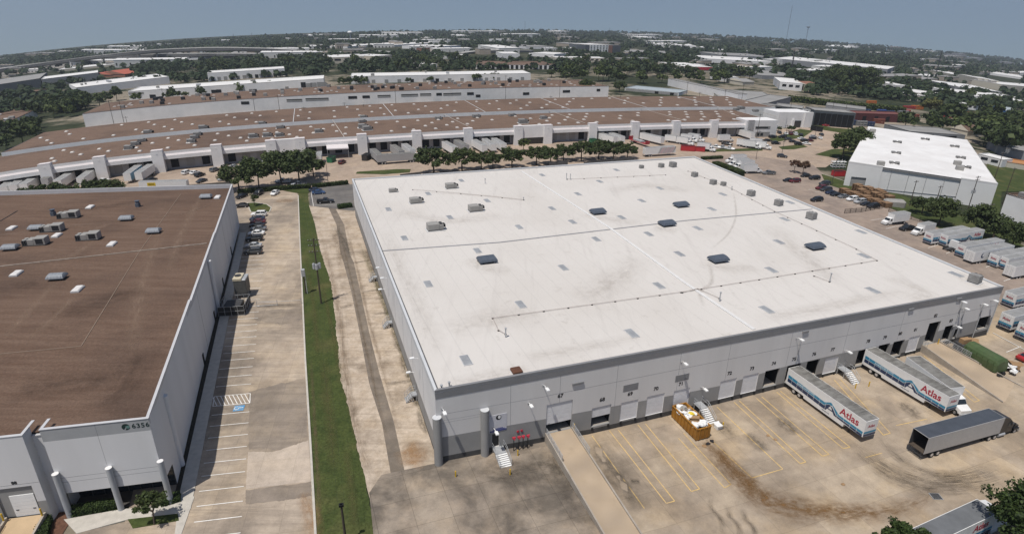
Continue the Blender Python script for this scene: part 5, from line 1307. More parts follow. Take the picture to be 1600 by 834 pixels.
fb('small shed with a grey gable by the white cottage', (1160, 134), (1178, 134), 6, 4, CRW, GRR, gable=2)
fb('white warehouse with a long roof seen through the pines', (1330, 130), (1396, 144), 10, 4, WALLW, WR)
fb('cream building below the pines', (1392, 152), (1414, 157), 9, 5, CRW, WR)
fb('white flat building with a red band between trees', (1068, 113), (1113, 114), 9, 6, CRW, WR, wins=6)
fb('white flat roof left of the red banded building', (1034, 106), (1065, 109), 6, 5, WALLW, WR)
fb('very long white roofed warehouse below the white water tower', (1207, 100), (1385, 118), 9, 6, GRW, WR, wins=0, units=8)
fb('white plant left of the longest warehouse', (1105, 98), (1205, 103), 6, 5, WALLW, WR, units=5)
fb('grey industrial block with ducts above the white plant', (1125, 91), (1212, 95), 5, 4, GRW, GRR, units=6)
fb('low white store on the right horizon side', (1020, 74), (1086, 77), 5, 4, WALLW, WR)
fb('white roof in the woods right of the store', (1092, 78), (1118, 79), 4, 3, WALLW, WR)
fb('grey box building in the wood below the mast', (1150, 83), (1175, 83), 3, 3, GRW, WR)
fb('broad low roof left of the apartments', (1426, 120), (1503, 126), 3, 3, WALLW, WR)
fb('long low white roof with a colonnade on the right', (1490, 143), (1563, 152), 8, 6, GRW, WR, doors=7, dark=1.)
fb('curved white roofed hall at the right edge', (1525, 160), (1640, 172), 9, 9, WALLW, WR)
fb('beige apartment block, left of the pair', (1524, 134), (1540, 136), 12, 3, CRW, WR, wins=4)
fb('beige apartment block, right of the pair', (1543, 136), (1558, 138), 11, 3, CRW, WR, wins=4)
fb('pale church like hall with a short tower', (1562, 142), (1640, 148), 10, 4, CRW, WR)
fb('white trailer like shed in the yard of colourful crates', (1502, 170), (1527, 173), 8, 4, WALLW, WR, wins=3)
fb('low white house roofs by the right hand road', (1410, 150), (1450, 156), 8, 5, CRW, WR, wins=3)
fb('row of pale sheds along the right hand road', (1440, 148), (1496, 158), 5, 5, CRW, WR)
fb('white roof strip far right', (1537, 116), (1600, 125), 3, 4, WALLW, WR)
fb('long pale store far right under the trees', (1452, 112), (1500, 122), 3, 3, CRW, WR)
fb('blue and white market tents at the far right', (1560, 176), (1586, 180), 5, 4, mat('blue_tarpaulin', (.06, .16, .34), .6, .1, obj=False), BLUER, gable=2.)
fb('white storage units roof beyond the third long warehouse', (976, 142), (1060, 150), 4, 6, WALLW, BLUER, doors=14, dark=.1, dz=(0, 2.6))
fb('white hotel block of many windows', (921, 83), (950, 83), 13, 2, mat('hotel_white', (.78, .77, .74), .7, .04, obj=False), WR, 'hotel_building', 'hotel')
fb('dark grey wing on the right of the hotel', (957, 83), (969, 83), 12, 2, SLW, GRR); fb('dark grey wing on the left of the hotel', (914.5, 83), (920.5, 83), 12.5, 2, SLW, GRR); fb('rust brown stair block of the hotel', (950.5, 83), (956.5, 83), 12, 2, BRK, GRR)
fb('long cream school like building with a brick end', (868, 97), (945, 98), 7, 2, CRW, WR, wins=10, dark=0.)
fb('brown roofed warehouse with a row of dark dock doors', (735, 108), (872, 109), 7, 6, WALLW, ROOFR, doors=18, dark=1., dz=(0, 5))
fb('grey roofed hall in the park right of the hotel', (973, 86), (1040, 89), 5, 4, CRW, GRR)
fb('white roofed store above the brown warehouse', (822, 77), (865, 77), 4, 3, WALLW, GRR); fb('white stepped building behind the trees', (785, 94), (812, 94), 10, 3, WALLW, WR); fb('white flat stores behind the stepped building', (826, 88), (866, 90), 5, 3, WALLW, WR)
fb('white box store on the wooded skyline', (776, 66), (806, 66), 4, 1, WALLW, WR); fb('cream office slab on the skyline', (651, 64), (671, 64), 5, 1, CRW, WR)
fb('dark brick hall beside the white roofs', (651, 82), (668, 82), 7, 3, BRK, GRR); fb('white roofed sheds left of the dark hall', (605, 74), (681, 70), 3, 4, WALLW, WR); fb('long white shed roofs above the road bridge', (543, 76), (600, 72), 3, 4, WALLW, WR); fb('white hall between the dark hall and the trees', (683, 78), (720, 76), 5, 4, WALLW, WR)
fb('tan plaza of shops on the middle skyline', (696, 66), (760, 66), 2.5, 2, CRW, GRR); fb('low white building left of the park trees', (640, 93), (730, 92), 4, 3, WALLW, WR); fb('cream office building with ribbon windows, left', (517, 100), (570, 98), 10, 4, CRW, WR, wins=3); fb('cream office building with ribbon windows, right', (585, 98), (613, 96), 10, 4, CRW, WR, wins=2)
fb('white trailer yard office by the trees', (662, 108), (683, 107), 7, 3, WALLW, WR)
# -- left side
fb('long white warehouse with dark doors left of the grass gap', (203, 158), (507, 137), 15, 7, WALLW, WR, doors=0, units=4, wins=0)
fb('long white warehouse with a cream end right of the grass gap', (549, 131.5), (829, 126), 12, 5.5, WALLW, WR, doors=14, dark=.35, dz=(0, 3.4), units=5)
fb('white warehouse with dock doors above the long white one', (326, 127.5), (446, 119.5), 13, 3.5, WALLW, WR, doors=12, dark=.6)
fb('white roofed warehouse in front of the red roofs', (122, 149), (266, 131), 12, 7, WALLW, WR, units=6)
fb('long dark grey warehouse with a white roof edge', (68, 137), (156, 126), 13, 4, GRW, WR); fb('slate dark hall at the left edge', (-70, 158), (66, 137), 15, 9, SLW, GRR)
fb('long pale roofed building in front of the highway', (89, 113), (209, 101), 3.5, 3, CRW, WR); fb('pale plaza roofs under the highway bridge', (265, 96), (318, 93), 3, 3, WALLW, WR)
fb('red metal roofed house, left of two', (178, 121), (197, 118), 4, 5, BRK, REDR, gable=3.); fb('red metal roofed house, right of two', (196, 121), (226, 117), 5, 5, BRK, REDR, gable=4.)
fb('long low grey building with a cluttered roof at far left', (-60, 176), (78, 146), 8, 6, GRW, ROOFR, doors=5, units=9); fb('white shed at the left edge above the wood', (-20, 166), (13, 163), 8, 3, WALLW, WR)
fb('brown roofed white building at the left edge beside the wood', (-60, 218), (18, 205), 15, 14, WALLW, ROOFR, units=3); fb('brown roofed building with a white gate, left', (18, 192), (50, 186), 10, 12, WALLW, ROOFR)
# -- elevated highway
CONP = mat('pale_bridge_concrete', (.36, .35, .33), .85, .08, .1, obj=False); CDK = mat('dark_bridge_side', (.10, .10, .10), .85, .08, .1, obj=False)
def highway(label, ctl, w, rail):
    P_ = [];
    for px, pd, pb in ctl:
        g_ = G(px, pb); P_.append((Vector((g_[0], g_[1], 0)), upz(pd, g_[0], g_[1]), g_[2]))
    o = P_[0][0]; t = thing('highway_bridge', label, 'bridge', (o.x, o.y, 0)); C = []
    for i in range(len(P_) - 1):
        a, b, c, d = P_[max(0, i - 1)], P_[i], P_[i + 1], P_[min(len(P_) - 1, i + 2)]
        for k in range(5):
            s = k / 5; f = lambda q0, q1, q2, q3: .5 * (2 * q1 + (q2 - q0) * s + (2 * q0 - 5 * q1 + 4 * q2 - q3) * s * s + (3 * q1 - q0 - 3 * q2 + q3) * s ** 3)
            C.append((f(a[0], b[0], c[0], d[0]) - o, f(a[1], b[1], c[1], d[1]), lerp(b[2], c[2], s)))
    C.append((P_[-1][0] - o, P_[-1][1], P_[-1][2])); rings = []
    for i, (p, z, g_) in enumerate(C):
        d = (C[min(i + 1, len(C) - 1)][0] - C[max(0, i - 1)][0]).normalized(); n = Vector((-d.y, d.x, 0))
        prof = [(-w / 2, 0), (-w / 2 - .3, 0), (-w / 2 - .3, -3.6), (-w * .25, -5.2), (w * .25, -5.2), (w / 2 + .3, -3.6), (w / 2 + .3, 0), (w / 2, 0), (w / 2, -1.0), (-w / 2, -1.0)]
        rings.append([tuple(p + n * a + Vector((0, 0, z + b))) for a, b in prof])
    m = Mesh(); m.loft(rings, CDK); m.build('deck', t); m = Mesh(); m.loft([[tuple(Vector(r[k]) + Vector((0, 0, dz))) for k, dz in ((1, .9), (1, -1.3), (6, -1.3), (6, .9))] for r in rings], CONP); m.build('roadway', t)
    for i in range(2, len(C) - 1, 2):
        p, z, g_ = C[i]
        if z - g_ > 6: m = Mesh(); m.tube((p.x, p.y, g_ - 3), (p.x, p.y, z - 4), 1.5, CONP, 8); m.beam((p.x - w * .3, p.y, z - 4), (p.x + w * .3, p.y, z - 4), 2.2, 1.8, CONP); m.build('pier', t)
highway('high curved highway ramp along the left horizon', [(-90, 122, 134), (0, 108.5, 119), (80, 97.5, 109), (150, 88.5, 103), (220, 80.5, 98), (286, 76.5, 93.5), (344, 75, 90.5), (420, 76.5, 87), (475, 80, 84.5)], 14, 1)
highway('lower highway deck under the curved ramp', [(120, 94.5, 100), (200, 87, 97), (286, 84.5, 94), (344, 84, 91), (420, 84.5, 89.5), (500, 84, 87.5), (560, 82, 86)], 14, 1)
highway('grey road bridge among the trees left of centre', [(505, 88, 90), (540, 81.5, 87), (580, 80.5, 85), (640, 83, 85.5), (690, 84.5, 86)], 12, 1)
highway('pale road bridge right of the dark hall', [(720, 83.5, 85), (750, 80, 83.5), (785, 79, 83), (830, 79.5, 82)], 12, 1)
# -- towers and masts on the skyline
def water_tower(label, px, ptop, pbase, rpx):
    g_ = G(px, pbase); h = upz(ptop, *g_[:2]) - g_[2]; r = rpx / FPX * math.hypot(*g_[:2]); t = thing('water_tower', label, 'water tower', g_); m = Mesh(); rg = []
    for i in range(9):
        a = -PI / 2 + PI * i / 8; rg.append([(max(.05, r * math.cos(a)) * math.cos(k * PI / 8), max(.05, r * math.cos(a)) * math.sin(k * PI / 8), h - r * .62 + r * .62 * math.sin(a)) for k in range(16)])
    m.loft(rg, WHITE, True, True); m.build('tank', t); m = Mesh(); m.tube((0, 0, -2), (0, 0, 4), r * .32, WHITE, 10, r * .2); m.tube((0, 0, 4), (0, 0, h - r), r * .18, WHITE, 10); m.build('stem', t)
water_tower('white water tower left of the image centre on the skyline', 548, 48.5, 67, 3.4); water_tower('white water tower on the right above the longest white roof', 1298.5, 70.5, 85, 2.6)
def mast(label, px, ptop, pbase, w=1.0, disc=False, m_=STEEL):
    g_ = G(px, pbase); h = upz(ptop, *g_[:2]) - g_[2]; t = thing('radio_mast', label, 'mast', g_); m = Mesh()
    for k in range(3): a = k * 2 * PI / 3; m.tube((w * math.cos(a), w * math.sin(a), -2), (w * .4 * math.cos(a), w * .4 * math.sin(a), h), .22 + w * .06, m_, 5)
    for i in range(12): z = h * i / 12; m.box(-w * .6, w * .6, -w * .6, w * .6, z, z + .5, m_)
    m.build('lattice', t)
    if disc: q = Mesh(); q.tube((0, 0, h - 5), (0, 0, h), 6, GALV, 12, 8); q.build('platform', t)
mast('tallest thin radio mast right of centre', 1228, 9, 66, 1.6); mast('mast with a round platform right of the tallest one', 1258, 42, 70, 1.8, True); mast('steel mast in the woods far right', 1462, 79, 117, 1.); mast('short mast above the third white water tank', 1067, 53, 60, 1.2); mast('lattice mast behind the storage yard', 1236, 78, 112, .9)
for i, (px, a, b) in enumerate(((365, 53, 58), (394, 51.5, 57), (820, 33, 50.5), (750, 43, 51), (800, 42, 51), (692, 46, 52), (952, 44, 52), (995, 46, 54), (147, 71, 80))): mast('distant radio mast on the skyline, %s from the left' % ordn[[8, 0, 1, 5, 3, 4, 2, 6, 7].index(i) if False else sorted([147, 365, 394, 692, 750, 800, 820, 952, 995]).index(px)], px, a, b + 1.5, 1.1)
for i, (px, a, b, w) in enumerate(((1481, 85, 92, 18), (1491, 83.5, 93, 14), (1498, 84, 94, 16), (1520, 90, 97, 22), (1570, 97, 104, 20), (1424, 79, 84, 18))):
    g_ = G(px, b); h = upz(a, *g_[:2]) - g_[2]; t = thing('office_tower', 'tiny hazy office tower on the right skyline, %s from the left' % ordn[sorted([1481, 1491, 1498, 1520, 1570, 1424]).index(px)], 'tower', g_); m = Mesh(); m.box(-w, w, -w, w, -3, h * .8, GRW); m.box(-w * .6, w * .6, -w, w, h * .8, h, GRW); m.build('shaft', t)
# hotel windows
hb = [o for o in COL.objects if o.name.startswith('hotel_building')][0]; A, B = G(921, 83), G(950, 83); L = math.hypot(B[0] - A[0], B[1] - A[1]); hh = upz(70, *A[:2]) - A[2]
for i in range(6):
    for j in range(5): m = Mesh(); u = L * (i + .5) / 6; z = hh * (j + .4) / 5.2; m.box(u - L * .03, u + L * .03, -.2, .1, z, z + hh * .1, GLASS); m.build('window', hb)
fbd = [o for o in COL.objects if o.get('label', '').startswith('long white warehouse with dark doors')][0]; A, B = G(203, 158), G(507, 137); F = Frame(A[:2], math.atan2(B[1] - A[1], B[0] - A[0]))
for px, py, w, h in ((239, 152, 4.5, 4), (334.5, 144.5, 4, 4), (342, 144, 4, 4), (474, 133, 4, 4.5), (482.5, 134, 5, 4), (490, 133, 5, 4), (503, 133, 8, 5), (206, 146, 5, 1.5), (217, 145.5, 7, 1.5)):
    u, z = F.front(px, py); z -= fbd.location.z; m = Mesh(); m.box(u - w / 2, u + w / 2, -.15, .05, z - h / 2, z + h / 2, DARK if w < 5 else BANDG); m.build('dock_door', fbd)
# red band of the white building between the trees
rb = [o for o in COL.objects if o.get('label', '').startswith('white flat building with a red band')][0]; m = Mesh(); L = (Vector(G(1113, 114)) - Vector(G(1068, 113))).length; m.box(L * .45, L * .98, -.3, 0, 3.2, 6.5, RED); m.build('red_band', rb)

# -- the small roofs scattered over the plain
SP = random.Random(33); SMALL = []
FW = [mat('pale_far_paint', (.62, .61, .58), .8, .05, .1, obj=False), mat('tan_far_paint', (.36, .31, .25), .8, .05, .1, obj=False), GRR, WR, WR, GRR]
for k in range(6):
    m = Mesh(); w, d, h = ((34, 20, 6), (60, 26, 7), (18, 12, 5), (90, 34, 8), (26, 18, 9), (14, 10, 5))[k]; a, b = FW[k % 3], FW[(k * 2 + 3) % 6]; m.box(-w / 2, w / 2, -d / 2, d / 2, -3, h, a)
    m.box(-w / 2 - .2, w / 2 + .2, -d / 2 - .2, d / 2 + .2, h, h + .6, b)
    for i in range(3): m.box(-w / 3 + i * w / 3 - 1, -w / 3 + i * w / 3 + 1, -1, 1, h + .6, h + 2, HVAC)
    for i in range(6): x = lerp(-w / 2 + 2, w / 2 - 3, i / 5); m.box(x, x + 1.6, -d / 2 - .1, -d / 2, 0, h * .5, DARK)
    SMALL.append(m.build('small_building'))
KW = ['cream low building with a flat roof', 'tan long building with a flat roof', 'small grey roofed house', 'long white roofed shed', 'pale tall block', 'tiny tan house']
seen_ = set(); hy_ = lambda x: 49.5 + 45 * ((x - 785) / 800) ** 2
i = 0
while i < 170:
    px = SP.uniform(0, 1600); d = 2.5 + SP.random() ** 1.3 * (34 if px < 900 else 50); py = hy_(px) + d; k = SP.choice((0, 1, 2, 2, 3, 4, 5, 5) if d > 12 else (0, 1, 3, 3, 4)); g = G(px, py); r = math.hypot(*g[:2])
    if k in seen_: o = SMALL[k].copy(); COL.objects.link(o)
    else: o = SMALL[k]; seen_.add(k)
    o.location = g; s = SP.uniform(.7, 1.2) * (1 + max(0, r - 1500) / 2500); o.scale = (s, s, s * .9); o.rotation_euler = (0, 0, RANG + SP.choice((0, PI / 2, .1)) + SP.uniform(-.1, .1)); i += 1
    tag(o, KW[k] + ' far off among the woods of the plain', 'building', KW[k] + 's in the distance')
# ---------------------------------------------------------------- vehicles: one of each kind, then copies
def paint(name, c, r=.28): return mat(name, c, r, .04, 2., spec=.5, c2=tuple(x * .85 + .02 for x in c), amt=.5, scale2=.6)
HEADL = mat('headlight_lens', (.6, .6, .58), .15, .03, spec=.6); TAILL = mat('tail_light_lens', (.25, .01, .01), .25, .05, spec=.5)
PAINTS = {'white': (.70, .70, .69), 'silver': (.36, .37, .38), 'grey': (.14, .145, .15), 'black': (.012, .012, .014), 'dark blue': (.015, .022, .05), 'blue': (.03, .07, .16), 'dark red': (.10, .012, .015), 'red': (.35, .02, .02), 'charcoal': (.04, .042, .045), 'green': (.02, .05, .03), 'tan': (.30, .24, .16)}
def car_shell(kind, pm, body, win):
    """fills body / window meshes; +x is the front"""
    if kind == 'car':
        st = [(-2.3, .62, .72, .82), (-2.2, .45, .86, .95), (-1.5, .3, .9, .98), (.9, .3, .9, .95), (1.7, .32, .88, .86), (2.15, .42, .82, .74), (2.32, .5, .7, .62)]
        gh = (-1.65, 1.05, -.95, .25, .94, 1.44, .82, .62)
    elif kind == 'suv':
        st = [(-2.35, .6, .8, 1.0), (-2.28, .42, .92, 1.1), (-1.5, .36, .95, 1.14), (.95, .36, .95, 1.1), (1.8, .4, .93, 1.02), (2.2, .5, .88, .92), (2.38, .58, .76, .78)]
        gh = (-2.22, 1.05, -1.9, .35, 1.08, 1.76, .87, .7)
    else:
        st = [(-2.85, .6, .85, 1.02), (-2.78, .46, .95, 1.1), (-1.6, .4, .97, 1.1), (.9, .4, .97, 1.12), (1.9, .44, .96, 1.08), (2.55, .5, .92, .98), (2.75, .62, .8, .85)]
        gh = (-.75, 1.15, -.5, .5, 1.1, 1.82, .9, .72)
    rings = []
    for x, zb, w, z1 in st:
        rings.append([(x, -w * .86, zb - .12), (x, w * .86, zb - .12), (x, w, zb + .1), (x, w * .98, z1 - .14), (x, w * .86, z1), (x, -w * .86, z1), (x, -w * .98, z1 - .14), (x, -w, zb + .1)])
    body.loft(rings, pm)
    x0, x1, x2, x3, zb, zt_, w0, w1 = gh
    win.loft([[(x0, -w0, zb - .06), (x1, -w0, zb - .06), (x1, w0, zb - .06), (x0, w0, zb - .06)], [(x2, -w1, zt_ - .05), (x3, -w1, zt_ - .05), (x3, w1, zt_ - .05), (x2, w1, zt_ - .05)]], GLASS)
    body.loft([[(x2 - .03, -w1 - .02, zt_ - .06), (x3 + .05, -w1 - .02, zt_ - .06), (x3 + .05, w1 + .02, zt_ - .06), (x2 - .03, w1 + .02, zt_ - .06)], [(x2 + .15, -w1 + .1, zt_ + .02), (x3 - .12, -w1 + .1, zt_ + .02), (x3 - .12, w1 - .1, zt_ + .02), (x2 + .15, w1 - .1, zt_ + .02)]], pm)
    for s in (-1, 1):
        for a, b in (((x0, w0 * s, zb), (x2, w1 * s, zt_ - .03)), ((x1, w0 * s, zb), (x3, w1 * s, zt_ - .03)), (((x0 + x1) / 2 - .1, w0 * s, zb), ((x2 + x3) / 2, w1 * s, zt_ - .03))): body.beam(a, b, .1, .07, pm)
        body.box(x1 - .35, x1 - .15, s * (w0 + .16) - .1, s * (w0 + .16) + .1, zb - .02, zb + .16, pm)
    if kind == 'pickup':
        body.box(-2.7, -.85, -.78, .78, 1.09, 1.115, BLACK)
        for s in (-1, 1): body.box(-2.78, -.8, s * .9 - .07, s * .9 + .07, 1.08, 1.24, pm)
        body.box(-2.8, -2.7, -.9, .9, 1.05, 1.22, pm)
    return st
WX = {'car': (-1.4, 1.42, .33), 'suv': (-1.42, 1.45, .38), 'pickup': (-1.75, 1.7, .4)}
CARS = {}
def car_proto(kind, colour, near):
    pm = paint(colour.replace(' ', '_') + '_car_paint', PAINTS[colour]); nm = {'car': 'parked_car', 'suv': 'parked_suv', 'pickup': 'pickup_truck'}[kind]
    a, b, r = WX[kind]; b_ = Mesh(); w_ = Mesh()
    if not near:
        car_shell(kind, pm, b_, b_); W = .84
        for x in (a, b):
            for y in (-W, W): b_.wheel(x, y, r, r, .2, RUBBER, HUB, 8)
        return b_.build(nm)
    t = thing(nm, 'x', kind); st = car_shell(kind, pm, b_, w_); b_.build('body', t); w_.build('window', t); W = st[3][2] - .1
    for x in (a, b):
        for y in (-W, W): q = Mesh(); q.wheel(x, y, r, r, .22, RUBBER, HUB, 14); q.build('wheel', t)
    f, k = st[-2], st[1]
    for s in (-1, 1):
        q = Mesh(); q.box(f[0] - .05, f[0] + .1, s * f[2] * .72 - .17, s * f[2] * .72 + .17, f[3] - .24, f[3] - .08, HEADL); q.build('headlight', t)
        q = Mesh(); q.box(k[0] - .08, k[0] + .02, s * k[2] * .78 - .14, s * k[2] * .78 + .14, k[3] - .32, k[3] - .1, TAILL); q.build('tail_light', t)
    return t
CATN = {'car': 'car', 'suv': 'suv', 'pickup': 'pickup'}
def put_car(kind, colour, px, py, head, label, near=True, group=None):
    g = G(px, py); loc = (g[0], g[1], g[2] + .1); k = (kind, colour, near)
    if k not in CARS:
        o = car_proto(kind, colour, near); CARS[k] = o; o.location = loc; o.rotation_euler = (0, 0, R(head)); tag(o, label, CATN[kind], group)
        if group is None and 'group' in o: del o['group']
        return o
    o = dup(CARS[k], loc, R(head), label)
    if group: o['group'] = group
    return o
def row(lst, head, what, group, near=True, jitter=2.):
    """cars of one row: label by colour, kind and neighbours"""
    seen = {}; tot = {}
    for k in lst: tot[k[:2]] = tot.get(k[:2], 0) + 1
    for i, e in enumerate(lst):
        kind, col, px, py = e[:4]; hd = e[4] if len(e) > 4 else head; key = (kind, col); seen[key] = seen.get(key, 0) + 1
        word = {'car': 'sedan', 'suv': 'suv', 'pickup': 'pickup'}[kind]
        l = ('only %s %s ' % (col, word) if tot[key] == 1 else '%s of %d %s %ss ' % (ordn[seen[key] - 1], tot[key], col, word)) + what
        put_car(kind, col, px, py, hd + rnd.uniform(-jitter, jitter), l, near, group)
SH = math.degrees(STALL)
row([('suv', 'charcoal', 396, 397), ('car', 'silver', 396, 387), ('suv', 'black', 398, 376.5), ('car', 'white', 401, 367.5), ('car', 'grey', 404, 360.5), ('car', 'black', 402.5, 354.8), ('car', 'dark red', 403.5, 349.5), ('car', 'dark blue', 402.5, 344.5), ('suv', 'white', 405, 338)], SH + 180, 'counting away from the viewer in the striped lot', 'cars nosed in at the striped lot')
row([('car', 'black', 378, 324, SH + 180), ('car', 'black', 378, 309, 250), ('suv', 'black', 404, 305, 262), ('car', 'white', 430, 304, 265)], 0, 'at the far end of the striped lot, nearest first', 'cars at the far end of the striped lot')
row([('pickup', 'black', 509, 317.5), ('car', 'blue', 498, 303.5), ('car', 'dark blue', 493, 299.5)], 15, 'on the grey asphalt by the hedge', 'cars on the grey asphalt')
row([('pickup', 'silver', 467, 291), ('pickup', 'white', 442, 286), ('suv', 'white', 404, 274)], 190, 'under the oaks by the road', 'cars under the oaks', False)
row([('suv', 'dark red', 1282.6, 296.5), ('suv', 'charcoal', 1290, 299), ('car', 'dark blue', 1297.7, 303.5), ('car', 'black', 1305.6, 306.5), ('car', 'grey', 1317.5, 309.5), ('suv', 'white', 1331, 314), ('suv', 'silver', 1343, 318), ('car', 'black', 1353, 321.5), ('suv', 'black', 1363, 325)], 198, 'in the row in front of the stacked pallets', 'cars in front of the pallets')
row([('suv', 'black', 1275.4, 315)], 200, 'parked alone off the white roof edge', 'cars near the pallets')
row([('car', 'black', 1231.5, 284), ('suv', 'dark red', 1241.6, 285.5), ('car', 'black', 1258.5, 277), ('suv', 'black', 1272, 281), ('suv', 'charcoal', 1288, 289.5)], 196, 'near the two brown crepe myrtles', 'cars by the brown trees')
row([('pickup', 'grey', 1200.7, 273)], 190, 'behind the box trucks by the road', 'pickups by the road')
row([('suv', 'charcoal', 1221.6, 246.5)], 350, 'driving alone on the service road', 'cars on the road')
row([('pickup', 'black', 1416, 360)], 200, 'between the box truck and the moving trailers', 'pickups in the trailer lot')
row([('car', 'red', 1604, 562)], 20, 'at the very right edge below the trailers', 'cars at the right edge')
row([('car', 'black', 1199, 221.5, 10), ('suv', 'black', 1212, 226, 10), ('suv', 'black', 1222, 216, 200), ('car', 'charcoal', 1231, 219, 200), ('car', 'black', 1239, 223, 10), ('suv', 'black', 1247.7, 227, 10), ('car', 'white', 1260, 226.5, 350), ('car', 'white', 1252, 218.5), ('suv', 'black', 1257, 222), ('car', 'dark red', 1265, 221.5), ('car', 'black', 1270, 218), ('car', 'silver', 1270, 215), ('car', 'white', 1281, 217.5, 80), ('car', 'charcoal', 1206, 213)], 15, 'in the lot at the right end of the long warehouse', 'cars at the right end of the long warehouse', False)
row([('car', 'black', 1217.5, 209), ('car', 'white', 1227.5, 210.5), ('suv', 'dark red', 1235, 211), ('suv', 'white', 1242.6, 211.5), ('car', 'black', 1251, 212.5), ('car', 'charcoal', 1283, 212)], 80, 'in the short row before the lawn of the office entrance', 'cars before the office lawn', False)
row([('car', 'white', 1271, 191.5, 0), ('pickup', 'white', 1292, 195, 340), ('car', 'red', 1289.6, 197.5, 350), ('pickup', 'silver', 1281, 185, 340), ('car', 'grey', 1273, 184, 340)], 0, 'at the gravel corner past the long warehouse', 'cars past the long warehouse', False)
row([('pickup', 'white', 162, 286, 75), ('car', 'black', 237, 283, 70), ('suv', 'white', 292.5, 272, 75), ('car', 'white', 305, 272, 75), ('suv', 'black', 313, 276, 75), ('car', 'charcoal', 315.5, 285, 250), ('suv', 'grey', 336, 268, 75), ('car', 'black', 352, 265, 75), ('car', 'silver', 367, 262.5, 15), ('car', 'black', 394, 263.5, 350), ('car', 'silver', 350, 283, 190), ('car', 'white', 390, 274, 20), ('suv', 'dark red', 535, 256, 80), ('suv', 'white', 414, 258, 70)], 70, 'in the truck bays of the long warehouse, from the left', 'cars in the bays of the long warehouse', False)
row([('pickup', 'white', 1118, 232), ('pickup', 'silver', 1128, 233), ('pickup', 'white', 1139, 234.5), ('pickup', 'black', 1136, 227), ('suv', 'black', 1207, 216, 20)], 330, 'among the box trucks before the long warehouse', 'pickups among the box trucks', False)

# trailers -------------------------------------------------------------------------------
TRW = paint('trailer_white_skin', (.72, .715, .70), .4); TRG = paint('trailer_grey_skin', (.36, .355, .35), .45)
def dirty_roof():
    m, nt, b = _nt('dirty_trailer_roof'); v = _pos(nt, obj=True)
    a = _noise(nt, _pos(nt, R(20), (1, .12, 1), True), 1.6, 6, .75); n = _noise(nt, v, .5, 6, .7)
    col = _mix(nt, _ramp(nt, n, .35, .6), (.12, .115, .105, 1), (.22, .215, .2, 1)); col = _mix(nt, _ramp(nt, a, .45, .66, 0, .8), col, (.06, .056, .05, 1))
    nt.links.new(col, b.inputs['Base Color']); b.inputs['Roughness'].default_value = .8; return m
DROOF = dirty_roof(); GROOF = mat('grey_trailer_roof', (.27, .27, .265), .6, .12, .8, c2=(.18, .18, .175), amt=.6, scale2=.3); BROOF = mat('blue_grey_trailer_roof', (.06, .068, .082), .5, .12, .7)
TEAL = paint('teal_stripe_paint', (.03, .22, .36), .4); NAVY = paint('navy_stripe_paint', (.012, .03, .085), .4); ATRED = paint('crimson_lettering_paint', (.36, .015, .04), .4)
def side_poly(m, pts, s, mt, off):
    p = [(x, s * (1.3 + off), z) for x, z in pts]; m.face(p if s < 0 else p[::-1], mt)
def livery(t, X0, X1, big=True, rear=False, front=True):
    """moving company colours: teal and navy bands with a peak, crimson lettering"""
    for s in (-1, 1):
        f = lambda q: lerp(X0, X1, q)
        m = Mesh()
        side_poly(m, [(f(.02), 2.35), (f(.52), 2.05), (f(.52), 2.55), (f(.02), 2.95)], s, TEAL, .006); side_poly(m, [(f(.52), 2.05), (f(.575), 2.75), (f(.585), 3.2), (f(.52), 2.55)], s, TEAL, .006)
        side_poly(m, [(f(.575), 2.75), (f(.62), 2.75), (f(.60), 3.2), (f(.585), 3.2)], s, TEAL, .006)
        side_poly(m, [(f(.62), 2.75), (f(.68), 1.75), (f(.71), 2.1), (f(.60), 3.2)], s, TEAL, .006); side_poly(m, [(f(.68), 1.75), (f(.99), 1.65), (f(.99), 2.1), (f(.71), 2.1)], s, TEAL, .006); m.build('teal_stripe', t)
        m = Mesh()
        side_poly(m, [(f(.02), 1.6), (f(.50), 1.35), (f(.52), 1.98), (f(.02), 2.28)], s, NAVY, .006); side_poly(m, [(f(.50), 1.35), (f(.55), 1.35), (f(.60), 2.7), (f(.575), 2.7), (f(.52), 1.98)], s, NAVY, .006)
        side_poly(m, [(f(.595), 2.55), (f(.615), 2.66), (f(.675), 1.68), (f(.655), 1.4)], s, NAVY, .006); side_poly(m, [(f(.655), 1.4), (f(.99), 1.2), (f(.99), 1.6), (f(.675), 1.68)], s, NAVY, .006)
        side_poly(m, [(f(.565), 1.8), (f(.635), 1.8), (f(.63), 2.0), (f(.57), 2.0)], s, NAVY, .008); m.build('navy_stripe', t)
        text('Atlas', 1.75 if big else 1.5, ATRED, 'lettering', t, (f(.82), s * 1.312, 3.0), (-s, 0, 0) if s > 0 else (1, 0, 0), (0, 0, 1), .035, .006)
        text('WORLD CLASS MOVING', .34, WHITE, 'small_lettering', t, (f(.27), s * 1.312, 2.5), (-1 if s > 0 else 1, 0, 0), (0, 0, 1), .005, .004)
        text('1 800 555 0100', .26, NAVY, 'small_lettering', t, (f(.55), s * 1.312, 1.05), (-1 if s > 0 else 1, 0, 0), (0, 0, 1), .005, .004)
def end_marks(t, x, sx, word, z=3.55):
    m = Mesh()
    for z0, z1, mt in ((1.75, 2.15, TEAL), (1.25, 1.68, NAVY)):
        p = [(x + sx * .012, -1.28, z0), (x + sx * .012, 1.28, z0), (x + sx * .012, 1.28, z1), (x + sx * .012, -1.28, z1)]; m.face(p if sx > 0 else p[::-1], mt)
    m.build('stripe', t); text(word, .72, ATRED if word == 'Atlas' else NAVY, 'lettering', t, (x + sx * .02, 0, z - .5), (0, sx, 0), (0, 0, 1), .012, .005)
